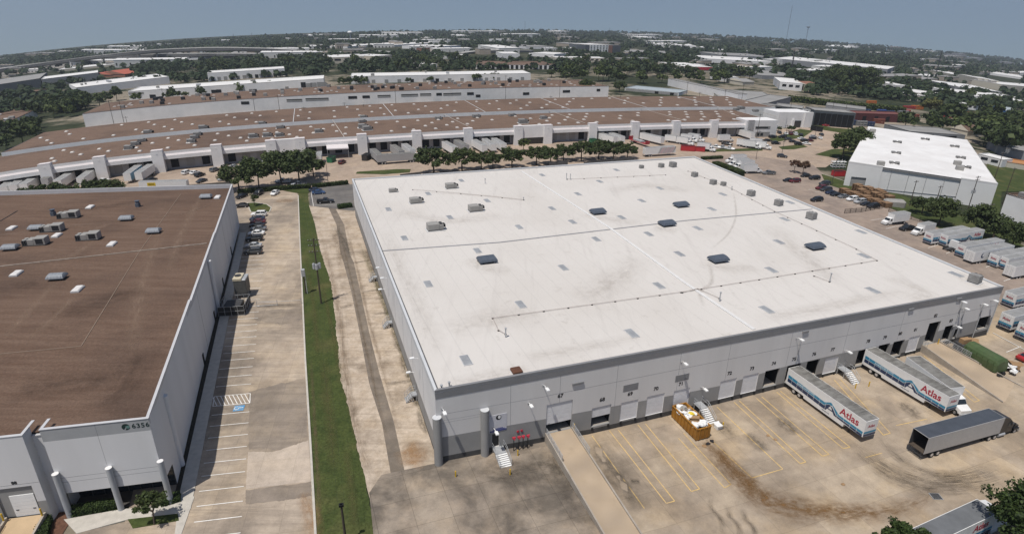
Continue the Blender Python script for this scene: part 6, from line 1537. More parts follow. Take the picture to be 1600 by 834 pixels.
def trailer(label, kind='white', L=16.15, roof=GROOF, detail=True, h=4.1, nm='semi_trailer', group=None, open_rear=False):
    t = thing(nm, label, 'trailer', group=group); x0, x1 = -L / 2, L / 2; skin = {'grey': TRG}.get(kind, TRW)
    m = Mesh(); b0 = 1.15
    if kind == 'atlas': prof = [(x0, 1.0), (x0 + 4.2, 1.0), (x0 + 4.3, .6), (x1 - 3.6, .6), (x1 - 3.5, 1.2), (x1, 1.2), (x1, h - .04), (x0, h - .04)]
    else: prof = [(x0, b0), (x1, b0), (x1, h - .04), (x0, h - .04)]
    if open_rear:
        for y in (-1.3, 1.25): m.box(x0, x1, y, y + .05, b0, h - .04, skin)
        m.box(x0, x1, -1.25, 1.25, b0, b0 + .12, WOOD); m.box(x1 - .06, x1, -1.25, 1.25, b0 + .12, h - .04, skin)
        m.box(x0 + .01, x1 - .07, -1.249, -1.22, b0 + .13, h - .06, STEEL); m.box(x0 + .01, x1 - .07, 1.22, 1.249, b0 + .13, h - .06, STEEL)
    else:
        a = [(x, -1.3, z) for x, z in prof]; b = [(x, 1.3, z) for x, z in prof]; m.loft([a, b], skin)
    if detail:
        n = int(L / 1.2)
        for i in range(1, n):
            x = lerp(x0, x1, i / n)
            for y in (-1.304, 1.304): m.box(x - .02, x + .02, y - .004, y + .004, b0 + .15, h - .15, skin)
    m.build('body', t)
    r = Mesh(); r.box(x0 - .01, x1 + .01, -1.31, 1.31, h - .04, h + .005, TRW if kind != 'grey' else TRG)
    r.box(x0 + .08, x1 - .08, -1.24, 1.24, h + .004, h + .02, roof); r.build('roof', t)
    for wx in (x0 + 2.0, x0 + 3.25):
        for y in (-1.0, 1.0): q = Mesh(); q.wheel(wx, y, .5, .5, .5, RUBBER, HUB, 14 if detail else 8); q.build('wheel', t)
    q = Mesh(); q.box(x0 + 1.2, x0 + 4.0, -.5, .5, .7, b0, STEEL); q.box(x0, x0 + .1, -1.2, 1.2, .5, .62, STEEL)
    for y in (-.9, .9): q.box(x0, x0 + .08, y - .05, y + .05, .55, b0, STEEL)
    q.build('bogie', t)
    q = Mesh()
    for y in (-.8, .8): q.box(x1 - 2.9, x1 - 2.75, y - .08, y + .08, .1, b0, STEEL); q.box(x1 - 3.0, x1 - 2.65, y - .15, y + .15, .02, .1, STEEL)
    q.build('landing_gear', t)
    if detail and not open_rear:
        q = Mesh()
        for y0, y1 in ((-1.22, -.02), (.02, 1.22)): q.box(x0 - .04, x0, y0, y1, b0 + .1, h - .2, skin)
        for y in (-.7, -.35, .35, .7): q.tube((x0 - .07, y, b0 + .15), (x0 - .07, y, h - .25), .025, GALV, 6)
        q.build('rear_door', t)
    return t
def tractor_parts(t, x, pm, sleeper=True):
    """cab parts added to a truck; x is the front bumper"""
    m = Mesh()
    m.loft([[(x - .1, -.95, .5), (x - .1, .95, .5), (x - .1, .9, 1.35), (x - .1, -.9, 1.35)], [(x - 1.9, -1.05, .55), (x - 1.9, 1.05, .55), (x - 1.9, 1.0, 1.85), (x - 1.9, -1.0, 1.85)]], pm)
    xs = x - 1.9; xb = xs - (2.9 if sleeper else 1.6)
    m.loft([[(xs, -1.12, .7), (xs, 1.12, .7), (xs, 1.08, 1.9), (xs, -1.08, 1.9)], [(xs - .55, -1.15, .7), (xs - .55, 1.15, .7), (xs - .55, 1.1, 2.75), (xs - .55, -1.1, 2.75)], [(xs - 1.4, -1.2, .7), (xs - 1.4, 1.2, .7), (xs - 1.4, 1.12, 3.5 if sleeper else 2.85), (xs - 1.4, -1.12, 3.5 if sleeper else 2.85)], [(xb, -1.22, .7), (xb, 1.22, .7), (xb, 1.15, 3.9 if sleeper else 2.85), (xb, -1.15, 3.9 if sleeper else 2.85)]], pm)
    for y in (-1.1, 1.1): m.box(x - 1.55, x - .35, y - .14, y + .14, .85, 1.15, pm)
    m.box(x - .12, x + .06, -1.15, 1.15, .4, .72, GALV)
    cb = m.build('cab', t)
    q = Mesh(); q.loft([[(xs + .01, -.95, 1.93), (xs + .01, .95, 1.93), (xs - .53, .92, 2.7), (xs - .53, -.92, 2.7)], [(xs + .04, -.95, 1.96), (xs + .04, .95, 1.96), (xs - .5, .92, 2.73), (xs - .5, -.92, 2.73)]], GLASS); q.build('windshield', cb)
    for y in (-1, 1):
        q = Mesh(); q.box(xs - 1.35, xs - .6, y * 1.16 - .02, y * 1.16 + .02, 1.85, 2.55, GLASS); q.build('side_window', cb)
        q = Mesh(); q.box(xs - .3, xs - .1, y * 1.4 - .08, y * 1.4 + .08, 1.8, 2.5, pm); q.beam((xs - .2, y * 1.1, 2.1), (xs - .2, y * 1.35, 2.1), .05, .05, STEEL); q.build('mirror', cb)
        q = Mesh(); q.box(x - .12, x - .04, y * .8 - .15, y * .8 + .15, .85, 1.1, HEADL); q.build('headlight', cb)
    q = Mesh(); q.box(x - .1, x - .02, -.6, .6, .75, 1.3, GALV); q.build('grille', cb)
    m = Mesh(); m.box(xb - 2.8, x - .4, -.45, .45, .6, .85, STEEL); m.build('chassis', t)
    for wx in (x - 1.0, xb - .9, xb - 2.15):
        for y in (-1.0, 1.0): q = Mesh(); q.wheel(wx, y, .5, .5, .3 if wx == x - 1.0 else .55, RUBBER, HUB, 14); q.build('wheel', t)
    for y in (-1.05, 1.05): q = Mesh(); q.tube((xb - .1, y, .6), (xb + 1.3, y, .6), .32, GALV, 12); q.build('fuel_tank', t)
    return xb
def box_truck(label, pm=TRW, L=6.6, roof=GROOF, h=3.7, group=None, detail=True):
    t = thing('box_truck', label, 'truck', group=group); xb = -L / 2 - .9
    m = Mesh(); m.box(xb, xb + L, -1.25, 1.25, 1.05, h - .03, pm); m.build('cargo_box', t); r = Mesh(); r.box(xb - .01, xb + L + .01, -1.26, 1.26, h - .03, h + .01, TRW); r.box(xb + .06, xb + L - .06, -1.2, 1.2, h + .009, h + .02, roof); r.build('roof', t)
    xc = xb + L + .1; m = Mesh()
    m.loft([[(xc, -1.05, .6), (xc, 1.05, .6), (xc, 1.0, 2.45), (xc, -1.0, 2.45)], [(xc + 1.0, -1.05, .6), (xc + 1.0, 1.05, .6), (xc + .85, .95, 2.4), (xc + .85, -.95, 2.4)], [(xc + 1.35, -1.05, .6), (xc + 1.35, 1.05, .6), (xc + 1.35, .98, 1.6), (xc + 1.35, -.98, 1.6)], [(xc + 2.6, -.92, .6), (xc + 2.6, .92, .6), (xc + 2.6, .85, 1.25), (xc + 2.6, -.85, 1.25)]], TRW)
    m.box(xc + 2.55, xc + 2.72, -1.05, 1.05, .45, .7, GALV); cb = m.build('cab', t)
    q = Mesh(); q.loft([[(xc + .92, -.86, 2.3), (xc + .92, .86, 2.3), (xc + 1.36, .9, 1.66), (xc + 1.36, -.9, 1.66)], [(xc + .98, -.86, 2.32), (xc + .98, .86, 2.32), (xc + 1.4, .9, 1.68), (xc + 1.4, -.9, 1.68)]], GLASS); q.build('windshield', cb)
    for y in (-1, 1):
        q = Mesh(); q.box(xc + .2, xc + .85, y * 1.03 - .02, y * 1.03 + .02, 1.6, 2.2, GLASS); q.build('side_window', cb)
    m = Mesh(); m.box(xb + .3, xc + 2.2, -.4, .4, .65, 1.05, STEEL); m.build('chassis', t)
    for wx in (xb + 1.8, xc + 1.7):
        for y in (-.95, .95): q = Mesh(); q.wheel(wx, y, .48, .48, .3 if wx > 0 else .5, RUBBER, HUB, 12); q.build('wheel', t)
    return t
def place(t, p, head, z=None): t.location = (p[0], p[1], zt(*p[:2]) + .12); t.rotation_euler = (0, 0, R(head))
NDEG = math.degrees(NANG)
def at_dock(t, u, L, gap=.25):
    x, y, _ = MF.P(u, -(gap + L / 2)); t.location = (x, y, zt(x, y) + .12); t.rotation_euler = (0, 0, NANG)
# the two moving trailers backed up to the docks
u1 = MF.front(1237, 600)[0] - .6; T1 = trailer('white moving trailer with blue wave stripes backed up to dock door 75', 'atlas', roof=DROOF)
livery(T1, -8.07, 8.07); end_marks(T1, 8.07, 1, 'Atlas'); at_dock(T1, u1, 16.15)
u2 = MF.front(1350, 574)[0]; T2 = dup(T1, (0, 0, 0), 0, 'white moving trailer with blue wave stripes beside the white box truck'); at_dock(T2, u2, 16.15)
BT = box_truck('long white box truck with a dirty roof right of the second moving trailer', L=9.6, roof=DROOF, h=3.9); u3 = MF.front(1417, 560)[0]
a, b = G(1421, 557.5, 3.9), G(1489.5, 607, 3.9); hd = math.degrees(math.atan2(b[1] - a[1], b[0] - a[0])); lb_ = math.hypot(b[0] - a[0], b[1] - a[1]); k_ = lb_ / 9.6; BT.scale = (k_, 1.12, 1); c_, s_ = math.cos(R(hd)), math.sin(R(hd)); place(BT, ((a[0] + b[0]) / 2 + c_ * .9 * k_ - s_ * .8, (a[1] + b[1]) / 2 + s_ * .9 * k_ + c_ * .8), hd)
# open dark roofed rig in the court
def head_of(p, q): return math.degrees(math.atan2(q[1] - p[1], q[0] - p[0]))
a, b = G(1438, 679, 4.0), G(1558, 645.5, 4.0); hd = head_of(a, b)
OT = trailer('black tractor with a grey trailer, dark roof and open empty rear', 'grey', roof=BROOF, open_rear=True, nm='semi_truck'); OT['category'] = 'semi truck'
tractor_parts(OT, 8.07 + 5.0, paint('black_truck_paint', (.012, .012, .014))); mx, my = (a[0] + b[0]) / 2, (a[1] + b[1]) / 2; place(OT, (mx, my), hd)
# rig at the lower right, half hidden by the tree
a, b = G(1471, 825, 4.0), G(1543, 790.5, 4.0); hd = head_of(a, b)
RT_ = trailer('white moving rig with grey roof and red lettering under the lower right tree', 'atlas', roof=mat('plain_grey_trailer_roof', (.13, .135, .14), .55, .15, .8), nm='semi_truck'); RT_['category'] = 'semi truck'
livery(RT_, -8.07, 8.07, False); tractor_parts(RT_, 8.07 + 5.0, TRW); c_, s_ = math.cos(R(hd)), math.sin(R(hd)); place(RT_, (b[0] - c_ * 8.1, b[1] - s_ * 8.1), hd)
# trailers along the right hand lot
AT = trailer('x', 'atlas', roof=GROOF); livery(AT, -8.07, 8.07, False); end_marks(AT, -8.145, -1, 'Atlas'); AT['group'] = 'moving trailers in the right hand lot'
def rearpark(src, px, py, head, label, L=16.15, first=False):
    g = G(px, py); c, s = math.cos(R(head)), math.sin(R(head)); p = (g[0] + c * L / 2, g[1] + s * L / 2)
    if first: place(src, p, head); src['label'] = label; return src
    o = dup(src, (0, 0, 0), 0, label); place(o, p, head); return o
rearpark(AT, 1447, 382, 22, 'striped white moving trailer left of the white day cab tractor', first=True)
rearpark(AT, 1470, 385, 22, 'striped moving trailer mostly hidden behind the white day cab tractor')
rearpark(AT, 1497, 402, 21, 'striped white moving trailer just left of the plain one with dark lettering')
rearpark(AT, 1548, 417, 21, 'striped white moving trailer just right of the plain one with dark lettering')
rearpark(AT, 1563, 421, 21, 'striped white moving trailer squeezed beside the blank one')
rearpark(AT, 1572, 480, 22, 'striped moving trailer peeking out behind the corner of the white roof')
rearpark(AT, 1566, 517, 22, 'striped moving trailer nearest to the front right corner of the warehouse')
rearpark(AT, 1593, 533, 22, 'striped moving trailer cut off by the right edge, below the others')
ST = trailer('white trailer with dark blue lettering between striped ones', 'white', roof=GROOF)
text('Suddath', 1.5, NAVY, 'lettering', ST, (0, -1.312, 2.7), (1, 0, 0), (0, 0, 1), .03, .006); q = Mesh(); q.face([(-4.6 + .75 * math.cos(i * PI / 10), -1.312, 2.7 + .75 * math.sin(i * PI / 10)) for i in range(20)], NAVY); q.face([(-4.35 + .5 * math.cos(i * PI / 10), -1.316, 2.8 + .55 * math.sin(i * PI / 10)) for i in range(20)], TRW); q.build('round_emblem', ST)
rearpark(ST, 1511, 411, 21, ST['label'], first=True)
WT = trailer('blank white trailer with a faint grey side picture, last before the corner', 'white', roof=GROOF); q = Mesh(); q.face([(-3, -1.31, 1.8), (-.5, -1.31, 1.6), (1.5, -1.31, 2.6), (.5, -1.31, 3.5), (-2, -1.31, 3.2)], GALV); q.build('faded_picture', WT)
rearpark(WT, 1573, 434, 21, WT['label'], first=True)
DT = thing('day_cab_tractor', 'white day cab tractor without a trailer among the moving trailers', 'truck tractor'); tractor_parts(DT, 3.2, TRW, False); place(DT, G(1488, 391), 25)
b1 = box_truck('white box truck at the near end of the fence, facing left', L=7.); place(b1, G(1398, 350), 200)
b2 = box_truck('white box truck tucked beside the black pickup', L=5.5, h=3.4); place(b2, G(1441, 366), 205)
SB_ = box_truck('x', L=6.4, group='box trucks by the road')
for i, (px, py, hd, l) in enumerate(((1150, 255, 192, 'farthest of four by the road hedge, facing left'), (1153.7, 261, 193, 'second of four by the road hedge, facing left'), (1162, 264.5, 193, 'third of four by the road hedge, facing left'), (1172, 271, 12, 'nearest of four by the road hedge, facing right'))):
    lb_ = 'white box truck ' + l
    if i == 0: place(SB_, G(px, py), hd); SB_['label'] = lb_
    else: o = dup(SB_, (0, 0, 0), 0, lb_); place(o, G(px, py), hd)
# trucks and trailers in the bays of the long warehouse
FT = trailer('x', 'white', roof=GROOF, detail=False, L=14.6, group='trailers in the bays of the long warehouse')
FG = trailer('x', 'grey', roof=DROOF, detail=False, L=14.6, group='trailers in the bays of the long warehouse')
FB = trailer('x', 'white', roof=GROOF, detail=False, L=14.6); q = Mesh(); q.box(-7.2, 7.2, 1.3, 1.31, 1.2, 4.0, paint('sky_blue_skin', (.10, .26, .38), .4)); q.build('blue_side', FB)
first = {}
BAY = [(FT, (30, 291), (5, 311), 'leftmost in the first bay'), (FT, (46, 289), (21, 308), 'second from the left in the first bay'), (FT, (65, 288), (39, 305), 'third from the left in the first bay'), (FG, (97, 282), (76, 294), 'half hidden left in the second bay'), (FT, (115, 284), (94, 298), 'in the middle of the second bay'), (FT, (149, 279), (127, 296), 'alone at the right of the second bay'),
       (FB, (219, 274), (202, 287), 'blue sided, beside the white one in the fourth bay'), (FT, (239, 272), (219, 286), 'right of the blue sided one'), (FG, (583, 247), (596, 258), 'first behind the rig parked sideways'), (FG, (614, 240), (629, 251), 'second behind the rig parked sideways'), (FT, (632, 238.5), (646, 249), 'third behind the rig parked sideways'),
       (FT, (697, 236), (709, 243), 'alone between two piers right of the rig'), (FG, (715, 233), (727, 240), 'low one beside the lone trailer'), (FT, (743, 233), (755, 240), 'left of three close together'), (FT, (758.5, 231), (770, 238.5), 'middle of three close together'), (FT, (773, 230), (786, 238), 'right of three close together'),
       (FT, (937, 220.5), (956, 226), 'left of two behind the oaks'), (FT, (951, 219), (970, 226), 'right of two behind the oaks'), (FT, (1003, 220), (1033, 227.5), 'next to the red flatbed'), (FT, (1147, 211), (1178, 221), 'long one near the office end')]
for src, a, b, l in BAY:
    A, B = G(*a), G(*b); hd = head_of(A, B); p = ((A[0] + B[0]) / 2, (A[1] + B[1]) / 2); lb_ = {id(FT): 'white trailer ', id(FG): 'grey trailer ', id(FB): 'trailer '}[id(src)] + l
    if id(src) not in first: first[id(src)] = 1; place(src, p, hd); src['label'] = lb_
    else: o = dup(src, (0, 0, 0), 0, lb_); place(o, p, hd)
LT = trailer('grey trailer with a white tractor parked sideways before the bays', 'grey', roof=DROOF, nm='semi_truck'); LT['category'] = 'semi truck'; tractor_parts(LT, 12.8, TRW); A, B = G(590, 257.5), G(648, 253); place(LT, ((A[0] + B[0]) / 2, (A[1] + B[1]) / 2), head_of(A, B))
YT = trailer('white trailer with a small yellow sign behind the brown roof', 'white', roof=GROOF); q = Mesh(); q.box(-5.2, -2.4, -1.33, -1.3, 2.6, 3.8, mat('yellow_panel', (.6, .42, .02), .5, .05)); q.build('yellow_sign', YT); text('RENTAL', .55, BLACK, 'lettering', YT, (-3.8, -1.34, 3.2), (1, 0, 0), (0, 0, 1), .02)
A, B = G(222, 303), G(296, 297); place(YT, ((A[0] + B[0]) / 2, (A[1] + B[1]) / 2), head_of(A, B))
ZT = trailer('white trailer with red and black slanted stripes behind the white roof', 'white', roof=GROOF); q = Mesh()
for i in range(7): x = -1.5 + i * 1.25; side_poly(q, [(x, 1.25), (x + .55, 1.25), (x + 2.2, 3.9), (x + 1.7, 3.9)], -1, ATRED if i % 2 else BLACK, .008)
q.build('slanted_stripe', ZT); A, B = G(1001, 245.5), G(1057, 242); place(ZT, ((A[0] + B[0]) / 2, (A[1] + B[1]) / 2), head_of(A, B))
FBT = thing('flatbed_trailer', 'red framed flatbed trailer among white trailers', 'trailer'); m = Mesh(); RDP = paint('red_frame_paint', (.3, .02, .03), .5)
m.box(-7, 7, -1.25, 1.25, 1.2, 1.4, RDP); m.box(-7, -6.8, -1.25, 1.25, 1.4, 3., RDP); m.box(6.6, 6.9, -1.25, 1.25, 1.4, 2.8, RDP); m.build('deck', FBT); m = Mesh(); m.box(-4, 3, -1, 1, 1.4, 2.2, GALV); m.build('load', FBT)
for wx in (-5, -3.8):
    for y in (-1, 1): q = Mesh(); q.wheel(wx, y, .5, .5, .5, RUBBER, HUB, 8); q.build('wheel', FBT)
A, B = G(983, 221), G(1014, 231); place(FBT, ((A[0] + B[0]) / 2, (A[1] + B[1]) / 2), head_of(A, B))
BB = box_truck('x', L=6., group='box trucks in the bays', detail=False)
for i, (px, py, hd, l) in enumerate(((1050.6, 223.5, 325, 'leftmost of four side by side, facing right'), (1069, 226.5, 322, 'second of four side by side'), (1075, 222, 322, 'third of four side by side'), (1086, 221, 322, 'rightmost of four side by side'), (1102, 236, 325, 'in front, beside the red dumpsters'), (1132, 222, 15, 'low one with windows in its side'), (1163, 230, 328, 'left of three near the corner'), (1173, 232, 328, 'middle of three near the corner'), (1183, 228.5, 328, 'right of three near the corner'), (1189, 233, 330, 'foremost near the corner'))):
    lb_ = 'white box truck in the far court, ' + l
    if i == 0: place(BB, G(px, py), hd); BB['label'] = lb_
    else: o = dup(BB, (0, 0, 0), 0, lb_); place(o, G(px, py), hd)
BCT = trailer('boxy trailer parked end-on beside the awning bay', 'white', roof=CANVAS if 'CANVAS' in globals() else GROOF, L=9); A = G(499, 255); place(BCT, A, 285)
# ---------------------------------------------------------------- trees, bushes, hedges
def leaf_material(name, c1, c2, c3):
    m, nt, b = _nt(name); g = nt.nodes.new('ShaderNodeNewGeometry'); ri = g.outputs['Random Per Island']
    oi = nt.nodes.new('ShaderNodeObjectInfo').outputs['Random']
    col = _mix(nt, ri, (*c1, 1), (*c2, 1)); col = _mix(nt, _ramp(nt, oi, .2, 1., 0, .55), col, (*c3, 1)); nt.links.new(col, b.inputs['Base Color'])
    b.inputs['Roughness'].default_value = .65; b.inputs['Specular IOR Level'].default_value = .25
    tr = nt.nodes.new('ShaderNodeBsdfTranslucent'); nt.links.new(col, tr.inputs['Color']); ms = nt.nodes.new('ShaderNodeMixShader'); ms.inputs[0].default_value = .22
    nt.links.new(b.outputs[0], ms.inputs[1]); nt.links.new(tr.outputs[0], ms.inputs[2]); nt.links.new(ms.outputs[0], nt.nodes['Material Output'].inputs['Surface']); return m
LEAF = leaf_material('oak_leaves', (.024, .038, .013), (.078, .105, .032), (.062, .08, .024))
LEAFL = leaf_material('light_leaves', (.05, .075, .02), (.10, .125, .035), (.08, .10, .03)); LEAFB = leaf_material('bronze_leaves', (.07, .035, .022), (.14, .075, .045), (.10, .06, .03)); LEAFY = leaf_material('olive_leaves', (.09, .10, .03), (.15, .15, .05), (.12, .12, .04))
BARK = mat('tree_bark', (.075, .06, .045), .9, .25, 3.)
def leaf_arrays(rg, ncl, nlf, rx, ry, rz, zc, size, clump=.33, low=-.45):
    C = []
    while len(C) < ncl:
        p = rg.normal(size=3); p /= np.linalg.norm(p)
        if p[2] < low: continue
        C.append(p * rg.uniform(.45, 1.0) ** .6 * (.85 + .3 * rg.random()))
    C = np.array(C) * np.array([rx, ry, rz]) * (1 - clump * .6); C += rg.normal(size=C.shape) * rx * .09 * np.array([1, 1, .7]); n = ncl * nlf
    d = rg.normal(size=(n, 3)); d /= np.linalg.norm(d, axis=1)[:, None]; rad = clump * min(rx, rz) * (.6 + .7 * np.repeat(rg.random(ncl), nlf))
    P_ = np.repeat(C, nlf, 0) + d * (rad * rg.random(n) ** .45)[:, None] * np.array([1.15, 1.15, .8]); P_[:, 2] += zc
    nr = d + rg.normal(size=(n, 3)) * .6 + np.array([0, 0, .35]); nr /= np.linalg.norm(nr, axis=1)[:, None]
    a = np.cross(nr, rg.normal(size=(n, 3))); a /= np.linalg.norm(a, axis=1)[:, None]; b = np.cross(nr, a); s = (size * rg.uniform(.6, 1.4, n))[:, None]
    return np.stack([P_ - a * s - b * s * .6, P_ + a * s * .3 - b * s * .7, P_ + a * s + b * s * .5, P_ - a * s * .4 + b * s * .7], 1).reshape(-1, 3)
def leaf_mesh(name, V, m, parent=None):
    n = len(V) // 4; me = bpy.data.meshes.new(name); me.vertices.add(n * 4); me.vertices.foreach_set('co', V.astype(np.float32).ravel()); me.loops.add(n * 4); me.loops.foreach_set('vertex_index', np.arange(n * 4, dtype=np.int32))
    me.polygons.add(n); me.polygons.foreach_set('loop_start', np.arange(0, n * 4, 4, dtype=np.int32)); me.polygons.foreach_set('loop_total', np.full(n, 4, dtype=np.int32)); me.update(calc_edges=True); me.validate(); me.materials.append(m)
    o = bpy.data.objects.new(name, me); COL.objects.link(o)
    if parent is not None: o.parent = parent
    return o
def trunk_mesh(m, h, r, rx, seed, limbs=5):
    q = random.Random(seed); p = Vector((0, 0, -.3)); top = Vector((q.uniform(-.3, .3), q.uniform(-.3, .3), h * .45)); m.tube(p, top, r, BARK, 8, r * .7)
    for i in range(limbs):
        a = 2 * PI * i / limbs + q.uniform(-.4, .4); e = Vector((math.cos(a) * rx * q.uniform(.45, .75), math.sin(a) * rx * q.uniform(.45, .75), h * q.uniform(.65, .9))); mid = (top + e) / 2 + Vector((0, 0, -h * .04)); m.tube(top - Vector((0, 0, h * .06)), mid, r * .5, BARK, 6, r * .35); m.tube(mid, e, r * .35, BARK, 5, r * .12)
PROT = {}
def tree_proto(kind, seed):
    rg = np.random.default_rng(seed)
    spec = {'oak': (8.4, 5.7, .42, LEAF, 46, 64, .31, 'oak_tree'), 'tall': (12., 6.2, .44, LEAF, 54, 64, .38, 'oak_tree'), 'light': (9., 4.4, .5, LEAFL, 34, 55, .34, 'leafy_tree'), 'bronze': (5.5, 2.6, .3, LEAFB, 22, 60, .2, 'crepe_myrtle_tree'), 'small': (5., 2.0, .3, LEAF, 20, 70, .16, 'small_tree'), 'olive': (13., 8., .5, LEAFY, 50, 60, .5, 'willow_tree')}[kind]
    h, rx, _, lm, nc, nl, sz, nm = spec; t = thing(nm, 'x', 'tree'); rz = h * spec[2] if spec[2] > .4 and kind in ('oak', 'tall') else h * .36; leaf_mesh('crown', leaf_arrays(rg, nc, nl, rx, rx, rz, h * (.58 if kind in ('oak', 'tall') else .66), sz), lm, t)
    m = Mesh(); trunk_mesh(m, h, .28 if kind not in ('small', 'bronze') else .12, rx, seed, 5); m.build('trunk', t); return t
def put_tree(kind, px, py, s, label, group=None, seed=0, rz=None):
    g_ = G(px, py); k = (kind, seed); rz = rnd.uniform(0, 6.28) if rz is None else rz
    if k not in PROT: o = tree_proto(kind, 31 + seed * 7 + len(kind)); PROT[k] = o; o.location = g_; o.rotation_euler = (0, 0, rz); o.scale = (s,) * 3; o['label'] = label
    else: o = dup(PROT[k], g_, rz, label, scale=s)
    if group: o['group'] = group
    elif 'group' in o: del o['group']
    return o
def numbered(lst, what, group):
    for i, (k, px, py, s) in enumerate(lst): put_tree(k, px, py, s, '%s, %s from the left' % (what, ordn[i]), group, i % 3)
numbered([('oak', 18, 327, .72), ('oak', 46, 323, .85), ('oak', 82, 319, .98), ('oak', 110, 317, .8), ('oak', 138, 311, .8), ('oak', 156, 308, .85), ('oak', 178, 308, .8)], 'dark oak along the back of the brown roof', 'oaks behind the brown roofed warehouse')
numbered([('oak', 374, 298, 1.17), ('tall', 405, 296, 1.01), ('tall', 440, 288, 1.01), ('tall', 468, 287, 1.10), ('oak', 490, 276, 0.98)], 'big dark oak in the clump above the striped lot', 'oaks above the striped lot')
put_tree('light', 423, 262, .8, 'thin lighter tree at the left of the oak clump'); put_tree('light', 484, 262, .85, 'brownish tree at the right of the oak clump')
numbered([('oak', 678, 272, 1.32), ('oak', 722, 268, 1.19), ('oak', 752, 265, 0.90), ('oak', 770, 262, 0.78), ('oak', 800, 263, 1.09), ('oak', 838, 258, 0.99), ('oak', 860, 257, 0.92), ('oak', 880, 252, 0.91), ('oak', 908, 252, 1.11), ('oak', 935, 250, 1.06), ('oak', 958, 250, 1.05), ('oak', 980, 248, 0.86)], 'dark street oak behind the white roof', 'street oaks behind the white roof')
put_tree('light', 818, 237, .7, 'slim young tree in front of the office piers')
put_tree('tall', 1316, 248, 1.15, 'tall leafy oak on the lawn, left of a pair', None, 1); put_tree('tall', 1337, 244, 1.15, 'darker oak close behind the white warehouse corner', None, 2)
put_tree('bronze', 1240, 270, 1.05, 'bronze leaved crepe myrtle, left of two'); put_tree('bronze', 1254, 272, 1.0, 'bronze leaved crepe myrtle, right of two', None, 1)
numbered([('tall', 1466, 352, .82), ('oak', 1440, 335, .8), ('tall', 1525, 368, .85), ('oak', 1550, 375, 1.0), ('tall', 1580, 390, .75), ('oak', 1615, 400, 1.1)], 'dark oak along the trailer lot fence', 'oaks along the trailer lot')
put_tree('small', 312 * 1., 0, 1, 'x') if False else None
put_tree('small', 241, 820, 1.0, 'small round tree on the planting island by the entrance'); put_tree('small', 398, 322, .85, 'young thin tree on the little grass island', None, 1)
put_tree('oak', 1236, 206, .45, 'small tree by the office entrance', None, 1); put_tree('oak', 1216, 205, .35, 'bush sized tree at the office pier', None, 2); put_tree('light', 1303, 195, .6, 'slim conifer like tree at the lawn corner', None, 1)
put_tree('olive', 1450, 183, 1.1, 'large round olive green willow left of the crates'); put_tree('light', 1478, 186, 1.3, 'bright green tree beside the willow', None, 2)
put_tree('tall', 914, 149, 1.1, 'dense dark tree hiding the end of the third warehouse', None, 1); put_tree('oak', 968, 144, 1.1, 'dark tree beside the storage units', None, 2)
for k, (px, py) in enumerate(((1307, 128), (1318, 136), (1330, 140), (1298, 138), (1345, 138), (1352, 142))): put_tree('tall', px, py, 1.75 + .1 * (k % 3), 'tallest dark pine like tree of the group on the right, %s from the left' % ordn[sorted([1307, 1318, 1330, 1298, 1345, 1352]).index(px)], 'tall trees on the right', k % 3)
# the big near trees at the lower right
def near_tree(p, rx, h, seed, label, zc=.6, n=150):
    g_ = (p[0], p[1], zt(p[0], p[1])); rg = np.random.default_rng(seed); t = thing('oak_tree', label, 'tree', g_); leaf_mesh('crown', leaf_arrays(rg, n, 110, rx, rx, h * .36, h * zc, .17, .24), leaf_material('near_oak_leaves_' + str(seed), (.018, .032, .009), (.055, .085, .02), (.03, .055, .014)), t); m = Mesh(); trunk_mesh(m, h, .3, rx, seed, 7); m.build('trunk', t)
near_tree(G(1634, 815, 7.2), 5.2, 11.5, 5, 'big dark oak cut off by the lower right corner', .62, 210); near_tree(G(1424, 850, 4.2), 2.9, 6.4, 6, 'leafy tree top at the bottom edge with reddish tips', .62, 90); near_tree(G(1384, 856, 3.6), 2.0, 5.6, 9, 'smaller tree top at the bottom edge left of the leafy one', .62, 50)
# far single trees, copied from one-mesh kinds
FARP = []
for s in range(6):
    rg = np.random.default_rng(100 + s); V = leaf_arrays(rg, 16 + s, 16, 4.8, 4.8, 3.9, 6.0, .85, .38, -.5); tm = np.array([[-.3, -.3, -.5], [.3, -.3, -.5], [.25, .3, 4], [-.25, .3, 4]]); FARP.append(leaf_mesh('broadleaf_tree', np.concatenate([V, tm]), [LEAF, LEAF, LEAF, LEAFL][s % 4] if s != 5 else LEAF))
used = [0] * 6; R3 = random.Random(5)
def inpoly(x, y, p):
    c = False
    for i in range(len(p)):
        (a, b), (d, e) = p[i], p[i - 1]
        if (b > y) != (e > y) and x < (d - a) * (y - b) / (e - b) + a: c = not c
    return c
def far_tree(px, py, s, label, group):
    g_ = G(px, py); k = R3.randrange(6)
    if not used[k]: o = FARP[k]; used[k] = 1
    else: o = FARP[k].copy(); COL.objects.link(o)
    o.location = g_; sc = s * R3.uniform(.75, 1.25); o.scale = (sc * R3.uniform(.9, 1.15), sc, sc * R3.uniform(.85, 1.15)); o.rotation_euler = (0, 0, R3.uniform(0, 6.28)); tag(o, label, 'tree', group)
